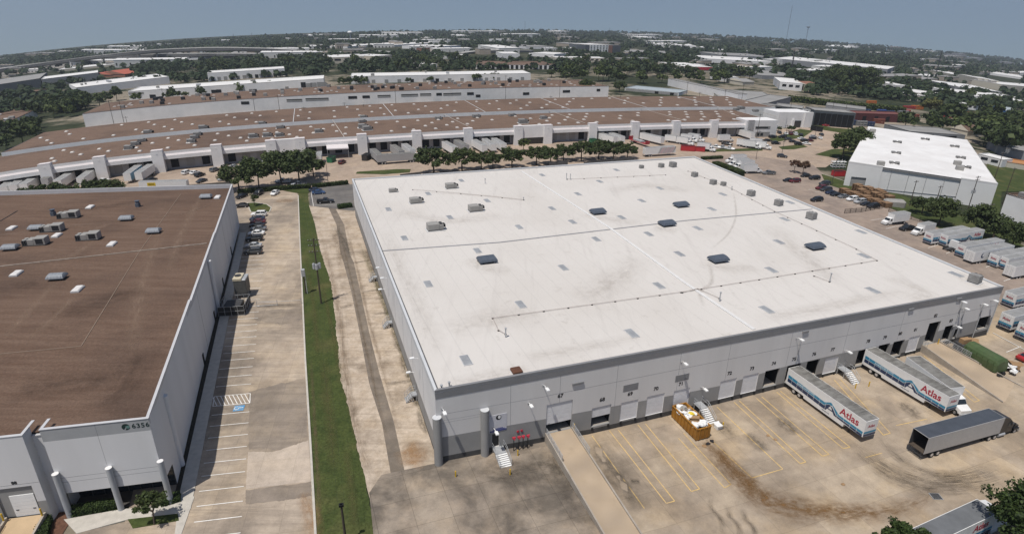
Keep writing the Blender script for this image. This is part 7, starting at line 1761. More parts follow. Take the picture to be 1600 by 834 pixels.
AREAS = [([(0, 238), (0, 212), (30, 203), (60, 198), (58, 222), (20, 236)], 14, .95, 'dark tree in the wood at the left end of the long brown roofs'),
         ([(15, 180), (60, 165), (110, 160), (140, 155), (215, 150), (150, 168), (120, 184), (60, 186)], 30, .9, 'dark tree in the belt between the left side yards'),
         ([(205, 160), (320, 150), (322, 152), (208, 163)], 9, .75, 'dark tree before the long white warehouse at left'), ([(362, 143), (465, 134), (466, 137), (365, 147)], 12, .7, 'dark tree before the right part of the long white warehouse at left'),
         ([(515, 136), (570, 130), (571, 133), (520, 138)], 7, .7, 'dark tree at the grass gap'), ([(625, 130), (690, 127), (690, 129), (626, 132)], 6, .6, 'tree before the warehouse with the cream end'), ([(733, 127), (792, 124), (792, 126), (734, 128)], 8, .65, 'tree in the dark row before the cream ended warehouse'),
         ([(300, 114), (330, 97), (560, 92), (570, 106), (450, 112)], 34, 1.05, 'dark tree in the wood before the highway'), ([(570, 112), (590, 96), (735, 92), (740, 106), (700, 112)], 26, 1.1, 'dark tree in the grove left of the brown dock building'),
         ([(850, 128), (870, 108), (960, 95), (1030, 92), (1060, 100), (1040, 132), (960, 132)], 46, 1.15, 'dark tree in the grove below the hotel'), ([(1020, 130), (1060, 116), (1150, 112), (1200, 118), (1190, 124), (1120, 132)], 26, 1.05, 'dark tree around the red banded building'),
         ([(1265, 130), (1300, 116), (1420, 122), (1420, 148), (1300, 150)], 24, 1.1, 'dark tree between the white roofs on the right'), ([(1400, 205), (1470, 190), (1600, 200), (1600, 245), (1560, 248), (1520, 215)], 52, 1.25, 'dark tree in the thicket behind the right white warehouse'), ([(1430, 145), (1520, 150), (1600, 165), (1600, 190), (1500, 172)], 14, .95, 'tree between the yards on the far right')]
for poly, n, s, lb_ in AREAS:
    xs = [p[0] for p in poly]; ys = [p[1] for p in poly]; k = 0; tries = 0
    while k < n and tries < 4000:
        tries += 1; x, y = R3.uniform(min(xs), max(xs)), R3.uniform(min(ys), max(ys))
        if inpoly(x, y, poly): far_tree(x, y, s, lb_, lb_.replace('dark tree', 'trees').replace('tree ', 'trees ', 1)); k += 1
# the wooded distance: one mass
def woodland():
    rg = np.random.default_rng(77); out = []; rr = random.Random(8); n = 0
    CLEAR = [[(0, 106), (220, 84), (470, 76), (470, 90), (300, 97), (0, 124)], [(560, 72), (690, 68), (690, 84), (480, 88), (470, 80)], [(1090, 84), (1400, 104), (1400, 120), (1190, 104), (1090, 100)], [(1420, 112), (1600, 118), (1600, 160), (1420, 130)], [(690, 76), (870, 74), (880, 96), (700, 92)], [(0, 124), (210, 100), (210, 150), (0, 150)], [(915, 70), (970, 70), (970, 86), (915, 86)]]
    hy = lambda x: 49.5 + 45 * ((x - 785) / 800) ** 2
    while n < 10500:
        px = rr.uniform(-60, 1660); d = rr.random() ** 1.5 * 62; e = rr.random()
        if e < .05: px, d = rr.uniform(1240, 1610), rr.uniform(40, 82)
        elif e < .07: px, d = rr.uniform(-20, 130), rr.uniform(48, 92)
        py = hy(px) + .8 + d
        c = any(inpoly(px, py, p) for p in CLEAR); nz = math.sin(px * .045 + d * .11) + math.sin(px * .017 - d * .3 + 2) + math.sin(px * .11 + d * .05 + 1)
        if c and rr.random() < .9: n += .35; continue
        if nz < -1. and d > 12 and rr.random() < .85: continue
        if d > 42 and e >= .07 and rr.random() < .55: continue
        n += 1; g_ = G(px, py); r = math.hypot(*g_[:2]); k = 9 if r > 1500 else 16; s = rr.uniform(.7, 1.1) * (1 + max(0, r - 1000) / 2600); q = rg.normal(size=(k, 3)); q /= np.linalg.norm(q, axis=1)[:, None]; q[:, 2] = np.abs(q[:, 2])
        P_ = q * np.array([5., 5., 5.5]) * s * rg.uniform(.55, 1., (k, 1)); P_[:, 2] += 2.8 * s; nr = q + rg.normal(size=(k, 3)) * .35 + np.array([0, 0, .2]); a = np.cross(nr, rg.normal(size=(k, 3))); a /= np.linalg.norm(a, axis=1)[:, None]; b = np.cross(nr, a); b /= np.linalg.norm(b, axis=1)[:, None]; z = 2.3 * s
        out.append((np.stack([P_ - a * z - b * z * .7, P_ + a * z * .4 - b * z, P_ + a * z + b * z * .6, P_ - a * z * .5 + b * z * .9], 1).reshape(-1, 3)) + np.array(g_))
    o = leaf_mesh('distant_woodland', np.concatenate(out), leaf_material('woodland_leaves', (.016, .028, .012), (.045, .065, .024), (.03, .05, .018))); tag(o, 'dark woods spread over the plain up to the horizon', 'woodland', kind='stuff')
woodland()
# hedges
def hedge(name, label, pts, w, h, seed, sz=.13, dens=170, lm=None, off=0.):
    q = [G(*p) for p in pts]; rg = np.random.default_rng(seed); out = []; o0 = q[0]
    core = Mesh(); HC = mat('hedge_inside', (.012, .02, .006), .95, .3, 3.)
    for a, b in zip(q, q[1:]):
        d = Vector((b[0] - a[0], b[1] - a[1])); L = d.length; d.normalize(); n = Vector((-d.y, d.x)); k = max(8, int(L * dens * (w + 2 * h) / 3)); t = rg.random(k) * L; s = rg.uniform(-1, 1, k)
        side = rg.random(k) < (2 * h / (2 * h + w)); y = np.where(side, np.sign(s) * w / 2, s * w / 2); z = np.where(side, rg.random(k) * h, h) + rg.normal(size=k) * .06; y = y + rg.normal(size=k) * .06
        P_ = np.stack([a[0] + d.x * t + n.x * y, a[1] + d.y * t + n.y * y, np.array([zt(a[0] + d.x * i, a[1] + d.y * i) for i in t]) + z + off], 1) - np.array(o0)
        nr = rg.normal(size=(k, 3)) + np.array([0, 0, .5]); u = np.cross(nr, rg.normal(size=(k, 3))); u /= np.linalg.norm(u, axis=1)[:, None]; v = np.cross(nr, u); v /= np.linalg.norm(v, axis=1)[:, None]
        out.append(np.stack([P_ - u * sz, P_ - v * sz, P_ + u * sz, P_ + v * sz], 1).reshape(-1, 3))
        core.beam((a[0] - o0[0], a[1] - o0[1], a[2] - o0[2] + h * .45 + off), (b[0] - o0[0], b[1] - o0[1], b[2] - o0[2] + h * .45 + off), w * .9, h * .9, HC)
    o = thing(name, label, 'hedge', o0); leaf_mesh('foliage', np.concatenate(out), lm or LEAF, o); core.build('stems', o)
HL = leaf_material('hedge_leaves', (.028, .05, .012), (.06, .09, .025), (.04, .07, .02))
hedge('hedge', 'clipped green hedge before the dark entrance, left of the middle column', [(112, 803), (186, 790)], 1.3, 1.0, 1, .09, 300, HL); hedge('hedge', 'clipped green hedge right of the small entrance tree', [(252, 788), (283, 779)], 1.3, .9, 2, .09, 300, HL); hedge('hedge', 'clipped green hedge beside the tan loading ramp', [(76, 806), (64, 850)], 1.3, 1.1, 3, .09, 250, HL)
hedge('hedge', 'dark long hedge across the top of the striped lot', [(372, 303), (430, 298), (486, 294)], 1.6, 1.5, 4, .2, 60); hedge('hedge', 'dark low hedge above the grey asphalt', [(488, 294), (544, 288)], 1.6, 1.4, 5, .2, 60); hedge('hedge', 'green hedge square beside the gravel strip top', [(528, 326), (550, 323)], 2.2, 1.2, 6, .16, 90, HL)
hedge('hedge', 'dark clipped hedge left of the box trucks', [(1096, 250), (1128, 248)], 1.6, 1.3, 7, .2, 50); hedge('hedge', 'loose dark shrub row along the white roof edge', [(1116, 260), (1140, 268), (1158, 276)], 3., 2.2, 8, .25, 45); hedge('hedge', 'dark hedge along the trailer lot oaks', [(1490, 362), (1530, 374)], 1.6, 1.4, 9, .2, 50)
hedge('hedge', 'weedy green bank along the storage yard', [(1230, 158), (1300, 166), (1410, 176)], 10, 4., 10, .7, 3, LEAFL)
# ---------------------------------------------------------------- ramps, dumpsters, poles, fences and other loose things
def own(o, label, cat, group=None): return tag(o, label, cat, group)
d67 = [o for o in OPEN if o[5] == '67'][0]; d82 = [o for o in OPEN if o[5] == '82'][0]
RAMPC = mat('ramp_concrete', (.41, .32, .225), .9, .15, .6, c2=(.25, .2, .15), amt=.8, scale2=.3, obj=False)
def ramp(label, u0, u1, z0, farL, farR, rails, wallL=True):
    """concrete ramp from the door sill down to the court; farL / farR = photo points of its low end"""
    zf = zt(*G(*farL)[:2]) + .1; l = MF.L(G(*farL)[:2]); r = MF.L(G(*farR)[:2]); t = thing('loading_ramp', label, 'ramp', (*MF.P(u0, 0)[:2], 0), FANG)
    q = lambda u, v: (u - u0, v); m = Mesh(); P4 = [q(u0, -.02), q(u1, -.02), q(*r), q(*l)]; m.prism(P4, -3, [z0, z0, zf, zf], RAMPC); m.build('surface', t)
    for nm, a, b, s in (('l', q(u0, -.02), q(*l), -1), ('r', q(u1, -.02), q(*r), 1)):
        m = Mesh(); w = .22 * s; m.prism([a, b, (b[0] + w, b[1]), (a[0] + w, a[1])], -3, [z0 + .3, zf + .22, zf + .22, z0 + .3], CONC); m.build('kerb_wall', t)
    for side, f0, f1, n in rails:
        a, b = (q(u0, -.02), q(*l)) if side < 0 else (q(u1, -.02), q(*r)); m = Mesh(); P = lambda f, dz: (lerp(a[0], b[0], f) + side * .1, lerp(a[1], b[1], f), lerp(z0, zf, f) + .25 + dz)
        for dz in (.3, .6, .9, 1.1): m.tube(P(f0, dz), P(f1, dz), .03, GALV, 6)
        for i in range(n): f = lerp(f0, f1, i / (n - 1)); m.tube(P(f, -.1), P(f, 1.1), .035, GALV, 6)
        m.build('handrail', t)
    return t
ramp('long tan concrete ramp with white rails up to dock door 67', d67[0] + .1, d67[1], d67[2], (1003, 935), (1062, 934), [(-1, .01, .22, 7), (1, .01, .21, 7)])
ramp('concrete ramp up to the tall open door 82 beside the green compactor', d82[0], d82[1] + 1.2, d82[2], (1567, 629), (1612, 612), [(1, .06, .36, 7), (-1, .0, .06, 3)])
# yellow bollards
Y0 = None
for px, py, l in ((712, 745, 'left of the foot of the stairs by door 67'), (797, 742, 'right of the foot of the stairs by door 67'), (809, 712, 'under the red hose valves'), (1129, 668, 'at the foot of the stairs behind the orange dumpster'), (1336, 607, 'left of the foot of the stairs between the trailers'), (1357, 604, 'right of the foot of the stairs between the trailers'), (898, 672, 'right of dock door 67'), (1466, 541, 'right of the tall open door 82')):
    g = G(px, py)
    if px == 898: g = MF.P(d67[1] + .3, -.5, d67[2])
    if px == 1466: g = MF.P(d82[1] + .4, -.5, d82[2])
    if Y0 is None: m = Mesh(); m.tube((0, 0, -.3), (0, 0, 1.05), .1, YELLOW, 10); m.tube((0, 0, 1.05), (0, 0, 1.12), .07, YELLOW, 10); Y0 = o = m.build('bollard')
    else: o = Y0.copy(); COL.objects.link(o)
    o.location = g; own(o, 'yellow steel bollard ' + l, 'bollard', 'yellow bollards in the dock court')
# orange roll-off container and its rubbish
ORG = mat('orange_dumpster_paint', (.36, .17, .025), .6, .12, 1.5, c2=(.16, .07, .02), amt=.55, scale2=.5)
a, b = G(1049, 652), G(1087, 690); hd = head_of(a, b); c = G(1113, 686); w2 = 1.25; L = math.hypot(b[0] - a[0], b[1] - a[1]); cx, cy = (a[0] + b[0]) / 2, (a[1] + b[1]) / 2; n = (-math.sin(R(hd)), math.cos(R(hd)))
DUMP = (cx + n[0] * w2, cy + n[1] * w2); DZ = zt(*DUMP) + .12; t = thing('dumpster', 'orange open top dumpster heaped with white rubbish', 'dumpster', (*DUMP, DZ), R(hd)); m = Mesh(); H = 2.2
for y in (-w2, w2 - .08): m.box(-L / 2, L / 2, y, y + .08, .25, H, ORG)
for x in (-L / 2, L / 2 - .08): m.box(x, x + .08, -w2 + .08, w2 - .08, .25, H, ORG)
m.box(-L / 2, L / 2, -w2, w2, .15, .25, ORG); k = int(L / .75)
for i in range(k + 1):
    x = lerp(-L / 2 + .1, L / 2 - .1, i / k)
    for s in (-1, 1): m.box(x - .06, x + .06, s * (w2 + .06) - .06, s * (w2 + .06) + .06, .25, H - .05, ORG)
for s in (-1, 1): m.box(-L / 2 - .05, L / 2 + .05, s * (w2 + .03) - .1, s * (w2 + .03) + .1, H - .02, H + .12, ORG)
for x in (-L / 2, L / 2): m.box(x - .08, x + .08, -w2, w2, H - .02, H + .12, ORG)
for y in (-.8, 0, .8): m.box(L / 2, L / 2 + .12, y - .06, y + .06, .25, H, ORG)
m.build('bin', t); m = Mesh()
for s in (-1, 1): m.box(-L / 2, L / 2, s * .5 - .08, s * .5 + .08, 0, .15, STEEL)
m.build('skid_rail', t)
CARD = mat('brown_cardboard', (.30, .19, .10), .85, .12, 1.5); PAPER = mat('crumpled_white_wrap', (.70, .70, .69), .6, .08, 2.); YSH = mat('yellow_sheet', (.65, .5, .04), .6, .08); BAGM = mat('black_refuse_bag', (.02, .02, .022), .35, .2)
def lump(name, loc, s, mt, label, cat, seed, group, flat=1.):
    q = np.random.default_rng(seed); bm = bmesh.new(); bmesh.ops.create_icosphere(bm, subdivisions=2, radius=1.)
    for v in bm.verts: f = 1 + q.uniform(-.32, .3); v.co = Vector((v.co.x * f * s, v.co.y * f * s * .85, v.co.z * f * s * .7 * flat))
    me = bpy.data.meshes.new(name); bm.to_mesh(me); bm.free(); me.materials.append(mt); o = bpy.data.objects.new(name, me); COL.objects.link(o); o.location = loc; own(o, label, cat, group); return o
def carton(loc, s, rz, tilt, label, group, mt=None):
    m = Mesh(); mt = mt or CARD; m.box(-s * .6, s * .6, -s * .45, s * .45, 0, s * .7, mt)
    for k in (-1, 1): m.face([(-s * .6, k * s * .45, s * .7), (s * .6, k * s * .45, s * .7), (s * .6, k * s * .75, s * .9), (-s * .6, k * s * .75, s * .9)], mt)
    o = m.build('carton'); o.location = loc; o.rotation_euler = (tilt, tilt * .6, rz); own(o, label, 'box', group); return o
rr_ = random.Random(4); ch, sh = math.cos(R(hd)), math.sin(R(hd))
def din(x, y, z): return (DUMP[0] + x * ch - y * sh, DUMP[1] + x * sh + y * ch, DZ + z)
fillm = Mesh(); rings = []
GR_ = 'loose rubbish heaped in the orange dumpster'
for i in range(26):
    x, y = rr_.uniform(-L / 2 + .6, L / 2 - .6), rr_.uniform(-.85, .85); lump('plastic_wrap', din(x, y, 1.75 + rr_.uniform(0, .55)), rr_.uniform(.42, .75), PAPER, 'crumpled white plastic wrap heaped in the orange dumpster', 'rubbish', i, GR_, .8)
for i in range(5): carton(din(rr_.uniform(-L / 2 + .8, L / 2 - .8), rr_.uniform(-.6, .6), 1.9), rr_.uniform(.7, 1.), rr_.uniform(0, 6), .3, 'torn brown cardboard box sticking out of the rubbish in the orange dumpster', GR_)
lump('yellow_sheet', din(-.3, .1, 2.45), .5, YSH, 'crumpled yellow sheet on top of the white rubbish', 'rubbish', 91, None, .5); lump('grey_bundle', din(-L / 2 + 1.5, -.2, 2.45), .6, HVAC, 'round grey bundle at the wall end of the orange dumpster', 'rubbish', 92, None)
g = G(1122, 669); carton((g[0], g[1], g[2] + .1), .9, .4, 0, 'white box standing at the foot of the stairs by the orange dumpster', None, PAPER)
for i, (px, py) in enumerate(((1106, 694), (1100, 698), (1112, 690))): g = G(px, py); lump('debris_scrap', (g[0], g[1], g[2] + .2), .35, [BAGM, CARD, BAGM][i], 'dark scrap on the ground at the near end of the orange dumpster', 'rubbish', 30 + i, 'scraps by the orange dumpster', .5)
for px, py, l in ((1200, 681, 'on the yellow lines left of the first moving trailer'), (1211, 687, 'on the yellow lines further from the docks'), (1317, 757, 'in the middle of the open court')): g = G(px, py); lump('debris_scrap', (g[0], g[1], g[2] + .15), .28, CARD, 'small brown scrap ' + l, 'rubbish', px, None, .4)
# green compactor
GRN = mat('green_compactor_paint', (.055, .09, .035), .5, .12, 1.2, c2=(.085, .11, .05), amt=.6, scale2=.4)
a, b = G(1490, 549), G(1553, 586); hd2 = head_of(a, b); L = math.hypot(b[0] - a[0], b[1] - a[1]); nn = (-math.sin(R(hd2)), math.cos(R(hd2))); cp = ((a[0] + b[0]) / 2 + nn[0] * 1.3, (a[1] + b[1]) / 2 + nn[1] * 1.3); CSC = 1.18; t = thing('trash_compactor', 'long green closed compactor container beside the ramp', 'compactor', (*cp, zt(*cp) + .13), R(hd2))
m = Mesh(); rg_ = []
for x, f in ((-L / 2 + 1.6, .9), (-L / 2 + 1.8, 1), (L / 2 - .3, 1), (L / 2, .82)): rg_.append([(x, -1.25 * f, .3), (x, 1.25 * f, .3), (x, 1.3 * f, .9), (x, 1.3 * f, 1.5), (x, 1.15 * f, 2.0 * f), (x, .8 * f, 2.4 * f), (x, .3 * f, 2.6 * f), (x, -.3 * f, 2.6 * f), (x, -.8 * f, 2.4 * f), (x, -1.15 * f, 2.0 * f), (x, -1.3 * f, 1.5), (x, -1.3 * f, .9)])
m.loft(rg_, GRN)
for i in range(6): x = lerp(-L / 2 + 2.2, L / 2 - .6, i / 5); m.box(x - .06, x + .06, -1.36, -1.28, .4, 1.95, GRN); m.box(x - .06, x + .06, 1.28, 1.36, .4, 1.95, GRN)
t.scale = (1, CSC, CSC); m.build('container', t); m = Mesh(); m.bevbox(-L / 2 - .6, -L / 2 + 1.5, -1.1, 1.1, .2, 1.7, .08, STEEL); m.box(-L / 2, -L / 2 + 1., -.8, .8, 1.7, 2.5, CARD); m.build('ram_head', t); m = Mesh()
for s in (-.6, .6): m.box(-L / 2, L / 2 + .2, s - .1, s + .1, 0, .3, STEEL)
m.build('skid_rail', t)
c2, s2 = math.cos(R(hd2)), math.sin(R(hd2)); q = Mesh(); q.tube((L / 2 + .5, -.3, .25), (L / 2 + .5, .3, .25), .25, BLACK, 10); q.build('roller', t)
GP = 'rubbish piled behind the green compactor'
for i in range(22):
    x, y = lerp(-L / 2 + .5, L / 2 + .8, i / 21), rr_.uniform(1.9, 3.4); p = (cp[0] + x * c2 - y * s2, cp[1] + x * s2 + y * c2); z = zt(*p) + rr_.uniform(.3, 1.3); k = (0, 2, 1, 2, 4, 2)[i % 6]
    if k in (0, 3): carton((*p, z - .3), rr_.uniform(.9, 1.6), rr_.uniform(0, 6), rr_.uniform(-.3, .3), 'torn brown carton in the rubbish pile behind the green compactor', GP)
    elif k == 1: lump('refuse_bag', (*p, z), rr_.uniform(.5, .8), BAGM, 'black refuse bag in the rubbish pile behind the green compactor', 'rubbish bag', 200 + i, GP)
    elif k == 2: lump('plastic_wrap', (*p, z), rr_.uniform(.5, .8), PAPER, 'crumpled white wrap in the rubbish pile behind the green compactor', 'rubbish', 200 + i, GP)
    else: lump('wood_scrap', (*p, z), rr_.uniform(.5, .8), WOOD, 'dark wooden scrap in the rubbish pile behind the green compactor', 'rubbish', 200 + i, GP)
g = G(1560, 589); lump('tyre_heap', (g[0], g[1], g[2] + .35), .55, RUBBER, 'black rubber heap at the free end of the green compactor', 'rubbish', 61, None, .6)
# drain grate
g = G(1462, 776); m = Mesh(); m.box(-.7, .7, -.6, .6, 0, .04, GALV)
for i in range(9): m.box(-.62, .62, -.54 + i * .125, -.47 + i * .125, .04, .07, BLACK)
o = m.build('drain_grate'); o.location = (g[0], g[1], g[2] + .13); o.rotation_euler = (0, 0, FANG - .4); own(o, 'dark square drain grate in the open court', 'drain')
# utility poles ------------------------------------------------------------------
def pole(label, px, pbase, ptop, arms=(), trans=0, r=.16, group=None, leanx=None, wood=WOOD, ang=FANG):
    g = G(px, pbase); h = upz(ptop, *g[:2]) - g[2]; t = thing('utility_pole', label, 'utility pole', g, ang, group); m = Mesh(); m.tube((0, 0, -.5), (0, 0, h), r, wood, 8, r * .65); m.build('shaft', t)
    for dz in arms:
        m = Mesh(); m.box(-1.2, 1.2, -.14, -.02, h - dz - .12, h - dz, wood)
        for x in (-1.1, -.5, .5, 1.1): m.tube((x, -.08, h - dz), (x, -.08, h - dz + .22), .05, GALV, 6)
        m.build('crossarm', t)
    for i in range(trans):
        a = [0, PI, -PI / 2][i % 3]; x, y = .55 * math.cos(a), .55 * math.sin(a); z = h * .55; m = Mesh(); m.tube((x, y, z), (x, y, z + 1.15), .33, GALV, 14); m.tube((x, y, z + 1.15), (x, y, z + 1.25), .24, GALV, 10); m.tube((x * .7, y, z + 1.2), (x * .7, y, z + 1.6), .05, BLACK, 6); m.build('transformer', t)
    return t, h
p1, hp1 = pole('tall wooden pole with three transformers on the grass strip', 502, 474.5, 372, (.4, 1.6, 3.), 3, .19, ang=.3)
p2, hp2 = pole('shorter pole with a grey switch box on the grass strip', 478, 459, 421, (), 0, .16, ang=.3); m = Mesh(); m.bevbox(-.4, .4, -.35, .35, hp2 - 1.6, hp2 + .1, .05, GALV); m.tube((.35, 0, 0), (.35, 0, hp2 - 1), .1, GALV, 8); m.build('switch_box', p2)
p3, hp3 = pole('dark pole cut off by the bottom edge on the grass strip', 541, 850, 787, (), 0, .18, ang=.3); m = Mesh(); m.box(-.28, .28, -.2, .2, hp3 - .3, hp3, BLACK); m.build('pole_cap', p3)
def wires(label, A, B, n=3, sag=1.2, dx=.8, z0=0, z1=0):
    m = Mesh(); o = Vector(A)
    for k in range(n):
        off = (k - (n - 1) / 2) * dx; prev = None
        for i in range(13):
            t = i / 12; p = (lerp(A[0], B[0], t) - o.x + off, lerp(A[1], B[1], t) - o.y, lerp(A[2], B[2], t) - o.z - sag * 4 * t * (1 - t))
            if prev: m.tube(prev, p, .012, BLACK, 4, cap=False)
            prev = p
    ob = m.build('power_line'); ob.location = A; own(ob, label, 'wire')
L1 = (p1.location.x, p1.location.y, hp1 - .2); g = G(470, 268); L2 = (g[0], g[1], g[2] + 12)
wires('thin power lines running from the transformer pole to the far road', L1, L2); g = p3.location; wires('thin power lines running from the transformer pole towards the viewer', L1, (g.x, g.y, hp3), 2)
PL = [(199, 208, 155), (181, 200, 150), (203, 206, 182), (258, 160, 138), (400, 178, 155), (438, 175, 148), (478, 190, 167), (540, 180, 160), (570, 184, 163), (619, 163, 130), (740, 172, 160), (790, 152, 118), (860, 168, 150), (874, 150, 126), (968, 167, 146), (1090, 166, 144), (1130, 163, 140), (1158, 156, 131), (1072, 146, 128), (1182, 210, 178), (1226, 215, 195), (1232, 180, 150), (1298, 178, 150), (1318, 182, 162), (940, 145, 121)]
PL.sort()
for i, (px, b, tp) in enumerate(PL): pole('slim dark wooden pole among the long warehouses, %s from the left' % ordn[i], px, b + 6, tp, (.5,), 0, .15, 'poles among the long warehouses')
for px, b, tp, l, tr in ((1510, 334, 275, 'with a transformer bank before the white warehouse', 2), (1459, 328, 290, 'leaning dark, in front of the white wall', 0), (1421, 322, 282, 'slim grey, in front of the white wall', 0), (1566, 320, 262, 'on the green strip at the right', 0), (1547, 300, 238, 'by the small shed at the right', 0), (1540, 350, 318, 'short, among the trailer lot oaks', 0)): pole('utility pole ' + l, px, b, tp, (.4, 1.3) if tr else (.4,), tr, .17)
LPOLE = []
for px, b, tp, l in ((1299, 290, 247, 'tall lamp pole beside the black cars'), (1181, 249, 228, 'lamp pole at the hedge by the road'), (1221, 244, 222, 'lamp pole by the driving suv'), (1273, 215, 195, 'lamp pole on the office lawn'), (513, 288, 252, 'slim lamp pole between hedge and warehouse')):
    g = G(px, b); h = upz(tp, *g[:2]) - g[2]; t = thing('street_lamp', l, 'street lamp', g); m = Mesh(); m.tube((0, 0, -.3), (0, 0, h), .11, STEEL, 8, .07); m.build('post', t); m = Mesh(); m.bevbox(-.5, .5, -.22, .22, h, h + .18, .04, STEEL); m.build('lamp_head', t)
# fences, low walls
def fence(label, pts, h, mt, solid=False, step=2.4, nm='fence'):
    q = [G(*p) for p in pts]; o = q[0]; t = thing(nm, label, 'fence', o); m = Mesh(); k = Mesh()
    for a, b in zip(q, q[1:]):
        A = Vector(a) - Vector(o); B = Vector(b) - Vector(o); n = max(1, int((B - A).length / step))
        for i in range(n):
            s, e = A.lerp(B, i / n), A.lerp(B, (i + 1) / n); m.box(s.x - .06, s.x + .06, s.y - .06, s.y + .06, s.z - .3, s.z + h + .05, mt)
            if solid: k.beam(s + Vector((0, 0, h / 2)), e + Vector((0, 0, h / 2)), .1, h, mt)
            else:
                for z in (.15, h * .5, h - .05): k.beam(s + Vector((0, 0, z)), e + Vector((0, 0, z)), .05, .06, mt)
                for j in range(10): p = s.lerp(e, j / 10); k.box(p.x - .018, p.x + .018, p.y - .018, p.y + .018, p.z + .1, p.z + h, mt)
    m.build('post', t); k.build('infill', t); return t
DGF = mat('dark_grey_fence_paint', (.09, .09, .09), .8, .1, obj=False)
fence('grey board fence behind the brown roof', [(294, 300), (364, 294)], 2.6, mat('grey_board_fence', (.13, .125, .12), .85, .12, .8, obj=False), True); fence('pale low wall along the back of the brown roof', [(-20, 341), (90, 326), (206, 312), (294, 303)], 1.6, CURB, True, 3, 'wall')
fence('black picket fence around the end of the car row', [(1319, 334), (1345, 332), (1380, 326)], 1.7, BLACK); fence('black fence at the trailer lot corner', [(1388, 331), (1410, 340), (1450, 350)], 1.7, BLACK)
fence('dark picket fence by the office lawn', [(1266, 204), (1285, 207)], 3.2, BLACK, True)
for x0, y0, x1, y1, l in ((626, 282, 658, 278, 'long dark grey monument wall behind the white roof'), (858, 262, 887, 259.5, 'short dark grey monument wall under the street oaks'), (912, 262, 990, 254, 'dark low wall under the right street oaks')): fence(l, [(x0, y0), (x1, y1)], 2.4, DGF, True, 6, 'wall')
# pallet stacks beside the white warehouse
PALW = mat('raw_pallet_wood', (.22, .135, .075), .85, .3, 2., c2=(.11, .065, .04), amt=.6, scale2=.6)
def pallet_stack(h):
    m = Mesh(); n = int(h / .16)
    for i in range(n):
        z = i * .16; m.box(-.6, .6, -.5, .5, z + .11, z + .14, PALW)
        for y in (-.45, 0, .45): m.box(-.6, .6, y - .05, y + .05, z, z + .11, PALW)
    return m.build('pallet_stack')
PS = {}
PP = []
for i in range(13): t_ = i / 12; PP.append((lerp(1318, 1384, t_), lerp(302, 324, t_), 2.0 - (i % 3) * .3))
for i in range(11): t_ = i / 10; PP.append((lerp(1338, 1378, t_), lerp(298, 308, t_), 2.8 - (i % 4) * .35))
for i in range(9): t_ = i / 8; PP.append((lerp(1345, 1388, t_), lerp(304, 314, t_), 2.3 - (i % 4) * .4))
for i, (px, py, h) in enumerate(PP):
    k = round(h, 1); g = G(px, py)
    if k not in PS: o = PS[k] = pallet_stack(h)
    else: o = PS[k].copy(); COL.objects.link(o)
    o.location = g; o.scale = (2.4, 2.4, 1); o.rotation_euler = (0, 0, R(15) + rnd.uniform(-.15, .15)); own(o, 'tall stack of raw wooden pallets between the car row and the white warehouse', 'pallets', 'stacks of pallets by the white warehouse')
for px, py, l, mt in ((1396, 322, 'grey tarpaulin covered heap at the end of the pallet stacks', HVAC), (1361, 292, 'flat grey covered pile behind the tallest pallets', HVACW)): g = G(px, py); m = Mesh(); m.bevbox(-3.4, 3.4, -1.8, 1.8, 0, 2.4, .5, mt); o = m.build('covered_pile'); o.location = g; o.rotation_euler = (0, 0, R(-12)); own(o, l, 'pile')
# red dumpsters and bins in the far court
def skip(label, px, py, head, mt, L=5.5, h=1.9):
    g = G(px, py); t = thing('dumpster', label, 'dumpster', (g[0], g[1], g[2] + .12), R(head)); m = Mesh(); w = 1.2
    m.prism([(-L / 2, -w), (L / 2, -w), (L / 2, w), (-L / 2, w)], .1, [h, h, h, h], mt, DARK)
    for s in (-1, 1): m.box(-L / 2 - .05, L / 2 + .05, s * w - .08, s * w + .08, h, h + .12, mt)
    for x in (-L / 2, L / 2): m.box(x - .08, x + .08, -w, w, h, h + .12, mt)
    for i in range(6): x = lerp(-L / 2 + .2, L / 2 - .2, i / 5); m.box(x - .07, x + .07, -w - .08, -w, .2, h, mt)
    m.build('bin', t); m = Mesh(); m.box(-L / 2, L / 2, -.6, .6, 0, .1, STEEL); m.build('skid_rail', t)
REDP = paint('red_dumpster_paint', (.40, .02, .025), .5); GND = paint('green_dumpster_paint', (.02, .14, .06), .5)
skip('red dumpster in the far court, left of two', 1074, 236, 352, REDP, 6.5, 2.4); skip('red dumpster in the far court, right of two', 1090, 236.5, 345, REDP, 6.5, 2.0); skip('dark dumpster with a red rim beside a pier', 573, 250, 80, paint('dark_dumpster_paint', (.03, .028, .028)), 5, 2.4); skip('small green dumpster beside a pier among the oaks', 926, 223, 20, GND, 3, 1.8); skip('bright green dumpster under the awning bay', 518, 253.5, 80, GND, 4, 2.2)
skip('red trailer like bin beside the white stacked racks', 1309, 275, 10, REDP, 5, 2.0)
# awning over one bay of the long warehouse
u_, z_ = rhit(527, 231); m = Mesh(); x0, x1 = u_ - 4.6, u_ + 4.6; za = rl(u_, 0, 5.4)[2]
m.face([(x0, -.6, za), (x1, -.6, za), (x1, -6, za - .7), (x0, -6, za - .7)], CAN); m.face([(x0, -6, za - .72), (x1, -6, za - .72), (x1, -.6, za - .02), (x0, -.6, za - .02)], CAN); m.box(x0, x1, -6.02, -5.98, za - 1.2, za - .68, CAN)
for x in (x0 + .2, x1 - .2): m.tube((x, -5.8, za - 6), (x, -5.8, za - .8), .1, GALV, 6)
m.build('awning', rowA)
